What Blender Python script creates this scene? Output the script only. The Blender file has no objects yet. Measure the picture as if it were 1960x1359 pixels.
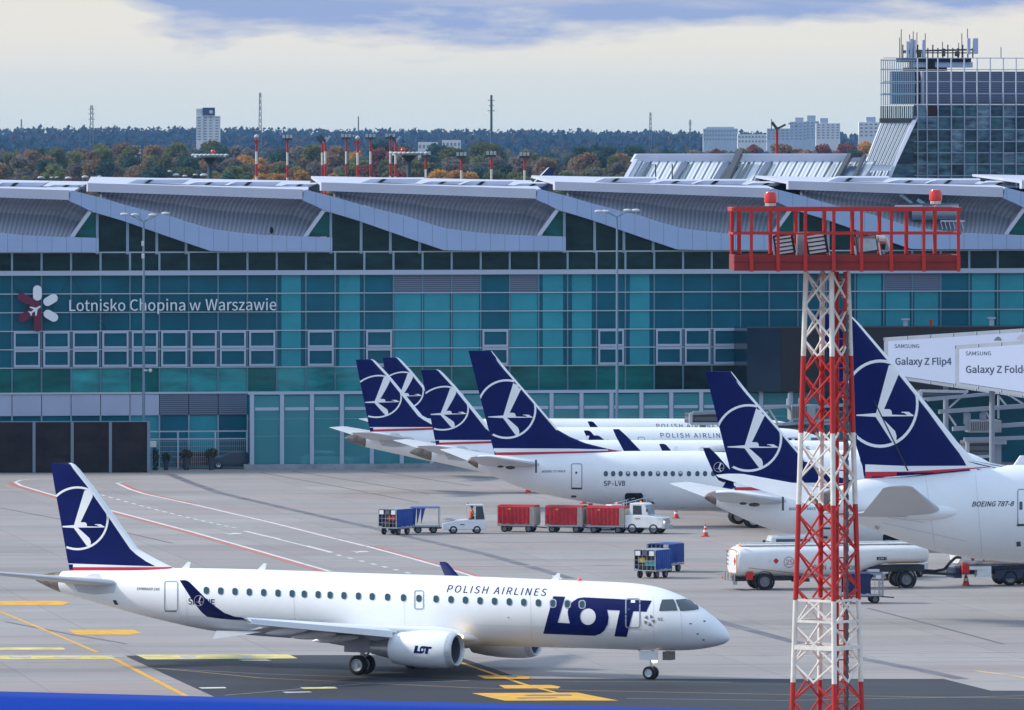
import bpy, bmesh, math, random
from mathutils import Vector, Matrix
from mathutils.bvhtree import BVHTree
R = math.radians
random.seed(7)
sc = bpy.context.scene
COL = sc.collection

# ------------------------------------------------------------------ camera, world, sun, exposure
F, CX, YH, H = 16000.0, 980.0, 255.0, 27.2          # focal length, centre column, horizon row (photo pixels), eye height (m)
cd = bpy.data.cameras.new('camera'); cam = bpy.data.objects.new('camera', cd); COL.objects.link(cam)
cam.location = (0, 0, H); cam.rotation_euler = (R(90), 0, 0)
cd.sensor_width = 36; cd.lens = 36 * F / 1960; cd.shift_y = -(679.5 - YH) / 1960
cd.clip_start = 0.5; cd.clip_end = 40000
sc.camera = cam

SUN_EL, SUN_AZ = 32, 279                             # veiled sun from the left (azimuth clockwise from the view direction)
world = bpy.data.worlds.new('World'); sc.world = world; world.use_nodes = True
wn, wl = world.node_tree.nodes, world.node_tree.links
wn.clear()
def N(nodes, t, **k):
    n = nodes.new(t)
    for a, b in k.items():
        if a == 'inp':
            for i, v in b.items(): n.inputs[i].default_value = v
        else: setattr(n, a, b)
    return n
def mth(op, a, b=None, clamp=False, nodes=wn, links=wl):
    n = nodes.new('ShaderNodeMath'); n.operation = op; n.use_clamp = clamp
    for i, v in enumerate((a, b)):
        if v is None: continue
        if isinstance(v, (int, float)): n.inputs[i].default_value = v
        else: links.new(v, n.inputs[i])
    return n.outputs[0]
def mixc(f, a, b, nodes=wn, links=wl):
    n = nodes.new('ShaderNodeMix'); n.data_type = 'RGBA'
    for i, v in ((0, f), (6, a), (7, b)):
        if isinstance(v, (int, float)): n.inputs[i].default_value = v
        elif isinstance(v, tuple): n.inputs[i].default_value = v if len(v) == 4 else (*v, 1)
        else: links.new(v, n.inputs[i])
    return n.outputs[2]
def lin(h):
    h = h.lstrip('#'); o = []
    for i in (0, 2, 4):
        c = int(h[i:i + 2], 16) / 255
        o.append(c / 12.92 if c <= .04045 else ((c + .055) / 1.055) ** 2.4)
    return tuple(o)
def sc10(c, k=6.5): return tuple(v * k for v in c)
sky = N(wn, 'ShaderNodeTexSky', sky_type='NISHITA', sun_disc=False)
sky.sun_elevation = R(SUN_EL); sky.sun_rotation = R(SUN_AZ)
tc = N(wn, 'ShaderNodeTexCoord'); sx = N(wn, 'ShaderNodeSeparateXYZ'); wl.new(tc.outputs['Generated'], sx.inputs[0])
X_, Y_, Z_ = sx.outputs
def skynoise(kx, kz, detail, rough, off):
    cb = N(wn, 'ShaderNodeCombineXYZ')
    wl.new(mth('MULTIPLY', X_, kx), cb.inputs[0]); wl.new(mth('MULTIPLY', mth('MINIMUM', Z_, .2), kz), cb.inputs[1]); cb.inputs[2].default_value = off
    nz = N(wn, 'ShaderNodeTexNoise'); nz.inputs['Scale'].default_value = 1; nz.inputs['Detail'].default_value = detail; nz.inputs['Roughness'].default_value = rough
    wl.new(cb.outputs[0], nz.inputs['Vector']); return nz.outputs['Fac']
n1 = skynoise(38, 150, 7, .55, 3.1); n2 = skynoise(26, 330, 5, .6, 9.4); n3 = skynoise(90, 420, 6, .6, 1.7)
# low cloud deck: bright cream air under it, blue-grey base above; cloud edge wanders with the noise
edge = mth('ADD', mth('MULTIPLY', mth('SUBTRACT', n1, .5), .013), mth('MULTIPLY', mth('SUBTRACT', n3, .5), .005))
left = mth('MULTIPLY', mth('SUBTRACT', mth('MULTIPLY', X_, -1), .040), .55, )          # the deck lifts towards the left edge of the view
left = mth('MAXIMUM', mth('MINIMUM', left, .02), 0)
right = mth('MAXIMUM', mth('MULTIPLY', mth('SUBTRACT', X_, .012), .10), 0)
cov = mth('SUBTRACT', mth('SUBTRACT', mth('ADD', Z_, edge), left), mth('ADD', mth('MINIMUM', right, .003), .0102))
cov = mth('MULTIPLY', cov, 310, clamp=True)
streak = mth('MULTIPLY', mth('SUBTRACT', n2, .47), 4.0, clamp=True)
deck = mixc(streak, sc10(lin('#97abd4')), sc10(lin('#c3c6d8')))
low = mixc(mth('MULTIPLY', Z_, 90, clamp=True), sc10(lin('#ccd8da'), 6.9), sc10(lin('#e4e1d8'), 6.8))
low = mixc(mth('MULTIPLY', streak, mth('MULTIPLY', mth('SUBTRACT', Z_, .006), 160, clamp=True)), low, sc10(lin('#eee6da')))
cl = mixc(cov, low, deck)
high = mth('MULTIPLY', mth('SUBTRACT', Z_, .04), 4, clamp=True)
over = mixc(.35, sc10((.56, .71, .92), 9.2), sky.outputs[0])
skyc = mixc(high, cl, over)
bg = N(wn, 'ShaderNodeBackground'); bg.inputs[1].default_value = .1
wl.new(skyc, bg.inputs[0]); wo = N(wn, 'ShaderNodeOutputWorld'); wl.new(bg.outputs[0], wo.inputs[0])

sd = bpy.data.lights.new('sun', 'SUN'); sun = bpy.data.objects.new('sun', sd); COL.objects.link(sun)
sd.energy = 2.5; sd.angle = R(7); sd.color = (1, .92, .80)
sdir = Vector((math.sin(R(SUN_AZ)) * math.cos(R(SUN_EL)), math.cos(R(SUN_AZ)) * math.cos(R(SUN_EL)), math.sin(R(SUN_EL))))
sun.rotation_euler = sdir.to_track_quat('Z', 'Y').to_euler(); sun.location = (0, 0, 60)

sc.view_settings.view_transform = 'Standard'; sc.view_settings.look = 'None'
sc.view_settings.exposure = 0.68; sc.view_settings.gamma = 1
sc.render.engine = 'CYCLES'
sc.cycles.max_bounces = 6; sc.cycles.diffuse_bounces = 3; sc.cycles.glossy_bounces = 3; sc.cycles.transparent_max_bounces = 12; sc.cycles.volume_bounces = 0
sc.cycles.caustics_reflective = False; sc.cycles.caustics_refractive = False

# ------------------------------------------------------------------ helpers
CAM = Vector((0, 0, H))
def rdir(px, py): return Vector(((px - CX) / F, 1.0, -(py - YH) / F))
def at(px, py, d): return CAM + rdir(px, py) * d
def G(px, py, z=0.0): return at(px, py, (H - z) * F / (py - YH))

def tag(o, label=None, cat=None, group=None, kind=None):
    if label: o['label'] = label
    if cat: o['category'] = cat
    if group: o['group'] = group
    if kind: o['kind'] = kind
    return o
def empty(name, loc=(0, 0, 0), rz=0.0, label=None, cat=None, group=None):
    o = bpy.data.objects.new(name, None); COL.objects.link(o); o.location = loc; o.rotation_euler = (0, 0, rz); o.empty_display_size = .1
    return tag(o, label, cat, group)
def kids(o): return [c for c in COL.objects if c.parent == o]
def copy_tree(o, parent=None, skip=()):
    c = o.copy(); COL.objects.link(c)
    if parent: c.parent = parent
    for ch in list(o.children):
        if ch.name.split('.')[0] in skip: continue
        copy_tree(ch, c, skip)
    return c

class MB:
    def __init__(s): s.v = []; s.f = []; s.m = []; s.T = None
    def add(s, vs, fs, mi=0):
        b = len(s.v)
        for p in vs:
            p = Vector(p); s.v.append(s.T @ p if s.T else p)
        for f in fs: s.f.append(tuple(i + b for i in f)); s.m.append(mi)
    def box(s, c, d, mi=0, M=None):
        x, y, z = (k / 2 for k in d); c = Vector(c)
        vs = [Vector((a * x, b * y, e * z)) for e in (-1, 1) for b in (-1, 1) for a in (-1, 1)]
        vs = [(M @ p if M else p) + c for p in vs]
        s.add(vs, [(0, 2, 3, 1), (4, 5, 7, 6), (0, 1, 5, 4), (2, 6, 7, 3), (0, 4, 6, 2), (1, 3, 7, 5)], mi)
    def bx(s, x0, x1, y0, y1, z0, z1, mi=0): s.box(((x0 + x1) / 2, (y0 + y1) / 2, (z0 + z1) / 2), (abs(x1 - x0), abs(y1 - y0), abs(z1 - z0)), mi)
    def tube(s, a, b, r, n=8, mi=0, r2=None, cap=True):
        a, b = Vector(a), Vector(b); r2 = r if r2 is None else r2
        d = (b - a).normalized(); u = d.orthogonal().normalized(); w = d.cross(u)
        vs = []
        for p, q in ((a, r), (b, r2)):
            vs += [p + (u * math.cos(2 * math.pi * i / n + .4) + w * math.sin(2 * math.pi * i / n + .4)) * q for i in range(n)]
        fs = [(i, (i + 1) % n, n + (i + 1) % n, n + i) for i in range(n)]
        if cap: fs += [tuple(range(n))[::-1], tuple(range(n, 2 * n))]
        s.add(vs, fs, mi)
    def bar(s, a, b, w, h=None, mi=0):                       # square bar from a to b
        a, b = Vector(a), Vector(b); h = h or w; d = (b - a); L = d.length; d.normalize()
        up = Vector((0, 0, 1)) if abs(d.z) < .95 else Vector((0, 1, 0))
        u = d.cross(up).normalized(); v = u.cross(d)
        vs = [p + u * (i * w / 2) + v * (j * h / 2) for p in (a, b) for i, j in ((-1, -1), (1, -1), (1, 1), (-1, 1))]
        s.add(vs, [(0, 1, 2, 3), (7, 6, 5, 4), (0, 4, 5, 1), (1, 5, 6, 2), (2, 6, 7, 3), (3, 7, 4, 0)], mi)
    def loft(s, rings, mi=0, closed=True, caps=True):
        n = len(rings[0]); vs = [p for r in rings for p in r]; fs = []
        for k in range(len(rings) - 1):
            for i in range(n if closed else n - 1):
                j = (i + 1) % n
                fs.append((k * n + i, k * n + j, (k + 1) * n + j, (k + 1) * n + i))
        if caps and closed: fs += [tuple(range(n))[::-1], tuple(range((len(rings) - 1) * n, len(rings) * n))]
        s.add(vs, fs, mi)
    def lathe(s, prof, o, ax, n=24, mi=0, caps=False):       # prof: (along, radius)
        o = Vector(o); ax = Vector(ax).normalized(); u = ax.orthogonal().normalized(); w = ax.cross(u)
        s.loft([[o + ax * t + (u * math.cos(2 * math.pi * i / n) + w * math.sin(2 * math.pi * i / n)) * r for i in range(n)] for t, r in prof], mi, True, caps)
    def prism(s, pts, ext, mi=0):                            # planar polygon swept by a vector
        pts = [Vector(p) for p in pts]; ext = Vector(ext); n = len(pts)
        s.add(pts + [p + ext for p in pts], [tuple(range(n)), tuple(range(2 * n - 1, n - 1, -1))] + [(i, i + n, (i + 1) % n + n, (i + 1) % n) for i in range(n)], mi)
    def quad(s, a, b, c, d, mi=0): s.add([a, b, c, d], [(0, 1, 2, 3)], mi)
    def sphere(s, c, r, n=12, mi=0, sc_=(1, 1, 1)):
        c = Vector(c); m = n // 2
        s.loft([[c + Vector((math.sin(math.pi * k / m) * math.cos(2 * math.pi * i / n) * r * sc_[0], math.sin(math.pi * k / m) * math.sin(2 * math.pi * i / n) * r * sc_[1], math.cos(math.pi * k / m) * r * sc_[2])) for i in range(n)] for k in [.02] + list(range(1, m)) + [m - .02]], mi)
    def build(s, name, mats, parent=None, smooth=False, bevel=0, recalc=True, angle=None):
        me = bpy.data.meshes.new(name); me.from_pydata([tuple(p) for p in s.v], [], s.f)
        mats = mats if isinstance(mats, (list, tuple)) else [mats]
        for m in mats: me.materials.append(m)
        me.polygons.foreach_set('material_index', s.m)
        if recalc:
            bm = bmesh.new(); bm.from_mesh(me)
            if recalc == 'weld': bmesh.ops.remove_doubles(bm, verts=bm.verts, dist=1e-4)
            bmesh.ops.recalc_face_normals(bm, faces=bm.faces); bm.to_mesh(me); bm.free()
        if smooth: me.polygons.foreach_set('use_smooth', [True] * len(me.polygons))
        if angle: me.set_sharp_from_angle(angle=R(angle))
        me.update()
        o = bpy.data.objects.new(name, me); COL.objects.link(o)
        if parent: o.parent = parent
        if bevel:
            b = o.modifiers.new('bevel', 'BEVEL'); b.width = bevel; b.segments = 2; b.limit_method = 'ANGLE'
        return o

# ------------------------------------------------------------------ materials
def M(name, col, rough=.5, metal=0.0, var=0.0, vscale=1.0, bump=0.0, bscale=8.0, coat=0.0, spec=.5, vcol=None, stretch=None):
    m = bpy.data.materials.new(name); m.use_nodes = True
    nt = m.node_tree; b = nt.nodes['Principled BSDF']
    if isinstance(col, str): col = lin(col)
    b.inputs['Base Color'].default_value = (*col, 1); b.inputs['Roughness'].default_value = rough; b.inputs['Metallic'].default_value = metal
    b.inputs['Coat Weight'].default_value = coat; b.inputs['Coat Roughness'].default_value = .08; b.inputs['Specular IOR Level'].default_value = spec
    if var or bump:
        t = nt.nodes.new('ShaderNodeTexCoord'); mp = nt.nodes.new('ShaderNodeMapping'); nt.links.new(t.outputs['Object'], mp.inputs[0])
        if stretch: mp.inputs['Scale'].default_value = stretch
    if var:
        nz = N(nt.nodes, 'ShaderNodeTexNoise', inp={'Scale': vscale, 'Detail': 6.0, 'Roughness': .6}); nt.links.new(mp.outputs[0], nz.inputs['Vector'])
        f = mth('MULTIPLY', mth('SUBTRACT', nz.outputs['Fac'], .3, nodes=nt.nodes, links=nt.links), 2.5, True, nt.nodes, nt.links)
        c2 = vcol if vcol else tuple(c * (1 + var) for c in col)
        if isinstance(c2, str): c2 = lin(c2)
        o = mixc(f, tuple(c * (1 - var) for c in col) if not vcol else col, c2, nt.nodes, nt.links); nt.links.new(o, b.inputs['Base Color'])
        rr = mth('ADD', mth('MULTIPLY', nz.outputs['Fac'], .2, nodes=nt.nodes, links=nt.links), rough - .1, True, nt.nodes, nt.links); nt.links.new(rr, b.inputs['Roughness'])
    if bump:
        nb = N(nt.nodes, 'ShaderNodeTexNoise', inp={'Scale': bscale, 'Detail': 3.0}); nt.links.new(mp.outputs[0], nb.inputs['Vector'])
        bp = N(nt.nodes, 'ShaderNodeBump', inp={'Strength': bump, 'Distance': .05}); nt.links.new(nb.outputs['Fac'], bp.inputs['Height']); nt.links.new(bp.outputs[0], b.inputs['Normal'])
    return m
def emissive(m, col, k):
    b = m.node_tree.nodes['Principled BSDF']; b.inputs['Emission Color'].default_value = (*col, 1); b.inputs['Emission Strength'].default_value = k; return m

WHITE = M('aircraft_white', (.82, .845, .87), .42, var=.03, vscale=.6, coat=.12, spec=.35)
NAVY = M('navy_paint', (.0010, .0065, .092), .42, var=.10, vscale=.8, spec=.12)
RED = M('red_stripe_paint', (.55, .012, .03), .35)
LIPM = M('polished_lip', (.62, .64, .67), .3, .3, var=.08, vscale=3)
GREYM = M('bare_metal', (.42, .44, .47), .35, .6, var=.15, vscale=3)
CONE = M('exhaust_stained_metal', (.28, .25, .23), .45, .5, var=.4, vscale=2.5, vcol=(.12, .085, .06))
DKGREY = M('dark_grey', (.05, .055, .065), .5)
GREY = M('light_grey_paint', (.42, .45, .50), .45, var=.06, vscale=2)
BELLY = M('wing_grey_paint', (.50, .53, .57), .4, var=.06, vscale=1)
BLACK = M('rubber', (.012, .012, .014), .75, var=.3, vscale=4)
HUB = M('wheel_hub', (.55, .60, .64), .4, .3)
WINDOW = M('cabin_glass', (.015, .055, .085), .12, spec=.7)
COCK = M('cockpit_glass', (.05, .075, .09), .08, spec=.8)
SEAM = M('door_outline_grey', (.26, .29, .35), .5)
INK = M('black_lettering', (.015, .018, .03), .5)
FAN = M('fan_blade', (.10, .11, .125), .4, .7)
DUCT = M('inlet_duct', (.13, .15, .18), .4, .3)
LAMPW = emissive(M('landing_lamp', (1, .85, .6), .2), (1, .72, .38), 2.2)
STEEL = M('galvanised_steel', (.36, .39, .43), .45, .6, var=.12, vscale=4)
# ------------------------------------------------------------------ surfaces, lettering and markings laid on a curved body
def curve_mesh(cu):
    o = bpy.data.objects.new('tmp', cu); COL.objects.link(o)
    dg = bpy.context.evaluated_depsgraph_get(); e = o.evaluated_get(dg); me = e.to_mesh()
    vs = [v.co.to_2d() for v in me.vertices]; fs = [tuple(p.vertices) for p in me.polygons]
    e.to_mesh_clear(); bpy.data.objects.remove(o); bpy.data.curves.remove(cu)
    return vs, fs
def fill2d(loops):
    cu = bpy.data.curves.new('tmp', 'CURVE'); cu.dimensions = '2D'; cu.fill_mode = 'BOTH'
    for lp in loops:
        sp = cu.splines.new('POLY'); sp.points.add(len(lp) - 1)
        for q, p in zip(sp.points, lp): q.co = (p[0], p[1], 0, 1)
        sp.use_cyclic_u = True
    return curve_mesh(cu)
FONTS = {}
for k_, f_ in (('sans', 'Noto Sans CJK Regular.woff2'), ('mono', 'DejaVuSansMono.woff2')):                 # Blender's own interface fonts, else its built-in one
    try: FONTS[k_] = bpy.data.fonts.load(bpy.utils.system_resource('DATAFILES', path='fonts') + '/' + f_)
    except Exception: FONTS[k_] = None
def text2d(body, shear=0.0, fat=0.0, space=1.0, font='sans'):
    cu = bpy.data.curves.new('tmp', 'FONT'); cu.body = body; cu.shear = shear; cu.space_character = space; cu.offset = fat; cu.resolution_u = 3
    if FONTS.get(font): cu.font = FONTS[font]
    vs, fs = curve_mesh(cu)
    x0 = min(v.x for v in vs); w = max(v.x for v in vs) - x0
    return [((v.x - x0) / w, v.y / w) for v in vs], fs
def text_px(body, x0, y0, x1, y1, ky=1.0, shear=0.0, fat=0.0, space=1.0, font='sans'):    # baseline from (x0,y0) to (x1,y1)
    vs, fs = text2d(body, shear, fat, space, font); w = x1 - x0
    return [Vector((x0 + x * w, y0 + (y1 - y0) * x - y * w * ky)) for x, y in vs], fs
def rrect(x0, y0, x1, y1, r, n=4, skew=0.0):
    out = []
    for cx, cy, a in ((x1 - r, y1 - r, 0), (x0 + r, y1 - r, 90), (x0 + r, y0 + r, 180), (x1 - r, y0 + r, 270)):
        for k in range(n + 1):
            t = R(a + 90 * k / n); yy = cy + r * math.sin(t); out.append((cx + r * math.cos(t) + skew * (yy - y0), yy))
    return out
def ring(cx, cy, rx, ry, n=48): return [(cx + rx * math.cos(2 * math.pi * k / n), cy + ry * math.sin(2 * math.pi * k / n)) for k in range(n)]
def bvh_of(*objs):
    vs, fs = [], []
    for o in objs:
        b = len(vs); vs += [v.co.copy() for v in o.data.vertices]; fs += [tuple(i + b for i in p.vertices) for p in o.data.polygons]
    return BVHTree.FromPolygons(vs, fs)
class Ship:
    def __init__(s, root):
        s.root = root; s.M = Matrix.Translation(root.location) @ root.rotation_euler.to_matrix().to_4x4(); s.I = s.M.inverted(); s.o = s.I @ CAM; s.I3 = s.I.to_3x3()
    def plane(s, px, py, y=0.0):
        d = s.I3 @ rdir(px, py); t = (y - s.o.y) / d.y; p = s.o + d * t; return p.x, p.z
    def hit(s, bvh, px, py):
        d = (s.I3 @ rdir(px, py)).normalized(); return bvh.ray_cast(s.o, d)[:2]
def decal(name, m2, ship, bvh, mat, parent, off=.014, step=6.0, clip=()):
    vs, fs = m2
    bm = bmesh.new(); bv = [bm.verts.new((v[0], v[1], 0)) for v in vs]
    for f in fs:
        try: bm.faces.new([bv[i] for i in f])
        except ValueError: pass
    for (ax, ay), (bx, by) in clip:                       # keep what lies to the left of a->b as seen in the photo (y down)
        n = Vector((-(by - ay), bx - ax, 0)).normalized()
        bmesh.ops.bisect_plane(bm, geom=bm.verts[:] + bm.edges[:] + bm.faces[:], plane_co=(ax, ay, 0), plane_no=n, clear_outer=True)
    if not bm.verts: bm.free(); return None
    xs = [v.co.x for v in bm.verts]; ys = [v.co.y for v in bm.verts]
    for a, lo, hi in (((1, 0, 0), min(xs), max(xs)), ((0, 1, 0), min(ys), max(ys))):
        k = math.floor(lo / step) * step + step
        while k < hi:
            bmesh.ops.bisect_plane(bm, geom=bm.verts[:] + bm.edges[:] + bm.faces[:], plane_co=Vector(a) * k, plane_no=a); k += step
    dead = []
    for v in bm.verts:
        p, n = ship.hit(bvh, v.co.x, v.co.y)
        if p is None: dead.append(v)
        else:
            if n.dot(p - ship.o) > 0: n = -n
            v.co = p + n * off
    bmesh.ops.delete(bm, geom=dead, context='VERTS')
    me = bpy.data.meshes.new(name); bm.to_mesh(me); bm.free(); me.materials.append(mat)
    # decal faces point at the viewer's side
    o = bpy.data.objects.new(name, me); COL.objects.link(o); o.parent = parent
    me.polygons.foreach_set('use_smooth', [True] * len(me.polygons)); return o
def interp(t, pts):
    pts = sorted(pts)
    if t <= pts[0][0]: return pts[0][1]
    for (a, b), (c, d) in zip(pts, pts[1:]):
        if t <= c: return b + (d - b) * (t - a) / max(c - a, 1e-9)
    return pts[-1][1]
def fuselage(parent, top, bot, kw, xcone, mats, n=48, name='fuselage'):
    """Body of revolution-like tube from its side outline (local x, z); kw(x, height) gives the half width. The part behind xcone is the tail cone."""
    xa = max(min(p[0] for p in top), min(p[0] for p in bot)); xb = min(max(p[0] for p in top), max(p[0] for p in bot))
    K = 110; xs = [xa + (xb - xa) * (.5 - .5 * math.cos(math.pi * k / K)) for k in range(K + 1)]
    zt = [interp(x, top) for x in xs]; zb = [interp(x, bot) for x in xs]
    for _ in range(4):
        for z in (zt, zb): z[2:-3] = [(z[i - 1] + 2 * z[i] + z[i + 1]) / 4 for i in range(2, K - 2)]
    def rg(x, t, b):
        hh = (t - b) / 2; hw = kw(x, hh); c = (t + b) / 2
        return [Vector((x, hw * math.sin(a), c + hh * math.cos(a))) for a in (2 * math.pi * i / n for i in range(n))]
    rings = [rg(x, t, b) for x, t, b in zip(xs, zt, zb)]
    i0 = min(range(K + 1), key=lambda i: abs(xs[i] - xcone)); out = []
    for nm, rr, mt in ((name, rings[i0:], mats[0]), ('tail_cone', rings[:i0 + 1], mats[1])):
        mb = MB(); mb.loft(rr); out.append(mb.build(nm, mt, parent, smooth=True, angle=60))
    return out
AF = [(0, 0), (.012, .30), (.05, .62), (.12, .86), (.25, 1), (.4, .97), (.6, .74), (.8, .42), (.93, .16), (1, .02)]
def airfoil(le, chord, thick, ax_n, camber=0.0):
    """section from the leading-edge point aft along -x; ax_n is the thickness direction"""
    up = [le + Vector((-chord * f, 0, 0)) + ax_n * (thick * t * (1 + camber)) for f, t in AF]
    lo = [le + Vector((-chord * f, 0, 0)) - ax_n * (thick * t * (1 - camber)) for f, t in AF[1:]]
    return up + lo[::-1]
def wing(name, secs, mat, parent, mats_tip=None):
    """secs: (x_le, y, z, chord, half_thickness[, cant degrees])"""
    mb = MB(); rings = []
    for s_ in secs:
        x, y, z, c, t = s_[:5]; cant = R(s_[5]) if len(s_) > 5 else 0; sg = 1 if y >= 0 else -1
        rings.append(airfoil(Vector((x, y, z)), c, t, Vector((0, -sg * math.sin(cant), math.cos(cant))), .25))
    mb.loft(rings); return mb.build(name, mat, parent, smooth=True, angle=50)
def fin_mesh(parent, ship, lv, tmax, mat, name='fin'):
    """vertical fin from (trailing, leading) edge pixel pairs, root first"""
    mb = MB(); rings = []; K = len(lv)
    for k, (te, le) in enumerate(lv):
        (xt, zt), (xl, zl) = ship.plane(*te), ship.plane(*le); t = tmax * (1 - .62 * k / (K - 1))
        rg = []
        for sg in (1, -1):
            seq = AF if sg > 0 else AF[1:][::-1]
            for f, h in seq:
                rg.append(Vector((xl + (xt - xl) * f, sg * h * t, zl + (zt - zl) * f)))
        rings.append(rg)
    mb.loft(rings); return mb.build(name, mat, parent, smooth=True, angle=50)
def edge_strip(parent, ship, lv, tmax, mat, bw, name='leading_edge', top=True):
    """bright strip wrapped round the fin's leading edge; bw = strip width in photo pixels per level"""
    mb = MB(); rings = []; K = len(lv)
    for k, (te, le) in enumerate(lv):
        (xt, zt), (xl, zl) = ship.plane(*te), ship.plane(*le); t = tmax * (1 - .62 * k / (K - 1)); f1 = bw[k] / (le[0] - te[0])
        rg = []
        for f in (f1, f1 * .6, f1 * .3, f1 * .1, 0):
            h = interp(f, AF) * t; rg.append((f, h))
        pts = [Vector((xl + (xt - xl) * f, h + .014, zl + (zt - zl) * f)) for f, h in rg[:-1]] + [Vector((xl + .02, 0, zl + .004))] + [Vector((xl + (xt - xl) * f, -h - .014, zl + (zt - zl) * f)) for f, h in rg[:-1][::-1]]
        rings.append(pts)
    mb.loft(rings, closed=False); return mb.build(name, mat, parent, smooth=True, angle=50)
def emblem(parent, ship, bvh, cx, cy, rx, ry, clip, step=8, off=.014):
    """white ring with the flying bird; cx, cy, rx, ry in photo pixels"""
    def P(l): return [(cx + rx * a, cy - ry * b) for a, b in l]
    decal('emblem_ring', fill2d([ring(cx, cy, rx, ry), ring(cx, cy, rx * .932, ry * .932)]), ship, bvh, WHITE, parent, off, step, clip)
    
    bird = [(-.62, -.25), (-.11, -.215), (.22, .86), (.30, .90), (.40, .88), (.49, .76), (.48, .66), (.10, -.125), (.24, -.125), (.29, -.16), (.31, -.25), (.70, -.262), (.62, -.21), (.55, -.205), (.56, -.185), (.74, -.185), (.80, -.225), (.87, -.262), (.87, -.285), (.01, -.29), (.385, -.62), (.425, -.73), (.42, -.86), (.36, -.90), (.29, -.85), (-.12, -.30), (-.62, -.275)]
    decal('emblem_bird', fill2d([P(bird)]), ship, bvh, WHITE, parent, off, step, clip)
def cl2(pts): return list(zip(pts, pts[1:]))
def wheel(parent, c, r, w, n=28, name='wheel'):
    mb = MB(); c = Vector(c)
    mb.lathe([(-w / 2, r * .62), (-w / 2, r * .86), (-w * .36, r * .97), (-w * .2, r), (w * .2, r), (w * .36, r * .97), (w / 2, r * .86), (w / 2, r * .62)], c, (0, 1, 0), n)
    o = mb.build(name, BLACK, parent, smooth=True, angle=50)
    mb = MB()
    for sg in (-1, 1): mb.lathe([(sg * w * .44, r * .63), (sg * w * .46, r * .55), (sg * w * .3, r * .45), (sg * w * .3, r * .2), (sg * w * .47, r * .16), (sg * w * .47, .001)], c, (0, 1, 0), n)
    mb.build('rim', HUB, o, smooth=True, angle=40); return o
def nacelle(parent, x, y, z, rmax, L, core=1.2, ink=None):
    """turbofan along +x, lip at x"""
    o = Vector((x, y, z)); ax = (-1, 0, 0)
    mb = MB(); r = rmax
    mb.lathe([(.10 * L, r * .93), (.2 * L, r * .985), (.38 * L, r), (.6 * L, r * .97), (.8 * L, r * .90), (L, r * .78), (L, r * .74), (L * .8, r * .7)], o, ax, 40)
    e = mb.build('engine', WHITE, parent, smooth=True, angle=60)
    mb = MB(); mb.lathe([(.10 * L, r * .93), (.04 * L, r * .88), (.008 * L, r * .83), (0, r * .79), (.015 * L, r * .75), (.06 * L, r * .72)], o, ax, 40)
    mb.build('intake_lip', LIPM, e, smooth=True)
    mb = MB(); mb.lathe([(.06 * L, r * .72), (.2 * L, r * .705), (.42 * L, r * .72)], o, ax, 40); mb.build('intake_duct', DUCT, e, smooth=True)
    mb = MB(); xf = .36 * L; mb.lathe([(xf + .05, r * .715), (xf + .06, .05)], o, ax, 24, 1)
    for k in range(22):
        a = 2 * math.pi * k / 22; b = a + .2
        p = lambda a_, rr, dx: o + Vector((-xf - dx, math.cos(a_) * rr, math.sin(a_) * rr))
        mb.quad(p(a, r * .2, 0), p(a + .1, r * .2, .04), p(b + .09, r * .7, .04), p(b, r * .7, -.02), 0)
    mb.build('fan', [FAN, BLACK], e)
    mb = MB(); mb.lathe([(xf - .28, .005), (xf - .2, r * .09), (xf - .02, r * .21)], o, ax, 20); mb.build('spinner', DKGREY, e, smooth=True)
    mb = MB(); mb.lathe([(L * .78, r * .62), (L * .98, r * .6), (L + core * .5, r * .46), (L + core, r * .34), (L + core, r * .28), (L + core * .7, .02)], o, ax, 32); mb.build('exhaust_nozzle', GREYM, e, smooth=True, angle=50)
    return e

# ------------------------------------------------------------------ the taxiing regional jet
EJ = empty('airliner', (-6.24, 422.75, 0), R(-25.9), 'white twin jet taxiing in the foreground with the large blue LOT lettering behind its cockpit', 'airliner', 'airliners on the apron')
S = Ship(EJ)
def loc(pts, ship): return [ship.plane(*p) for p in pts]
ej_top = loc([(70, 1106), (84, 1098), (132, 1092), (230, 1089), (327, 1087), (420, 1088), (500, 1090), (700, 1097), (900, 1103), (1000, 1107), (1100, 1111), (1202, 1115), (1225, 1117.5), (1248, 1121), (1264, 1125), (1279, 1130), (1295, 1137), (1310, 1144), (1324, 1152), (1337, 1160.5), (1348, 1168), (1359, 1176), (1371, 1186), (1383, 1197), (1391, 1208), (1395.5, 1217), (1396.5, 1222)], S)
ej_bot = loc([(70, 1112), (110, 1131.6), (161.5, 1146), (220, 1163), (272, 1177.5), (334, 1192.5), (385, 1204), (440, 1212), (500, 1217.5), (568, 1222), (620, 1226), (700, 1229), (800, 1232), (900, 1235.5), (973, 1237), (1126, 1241), (1218, 1244), (1279, 1245.5), (1325, 1244.5), (1351, 1241), (1371, 1237), (1385, 1233), (1393, 1228), (1396.5, 1222.5)], S)
xc = S.plane(117, 1110)[0]
ej_nose = max(p[0] for p in ej_top)
def ej_kw(x, hh): return hh * interp(ej_nose - x, [(0, .98), (1.2, 1.0), (3.2, .97), (5.0, .875), (30, .875), (36, .92)])
ej_f, ej_c = fuselage(EJ, ej_top, ej_bot, ej_kw, xc, (WHITE, CONE))
BV = bvh_of(ej_f, ej_c)
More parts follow.
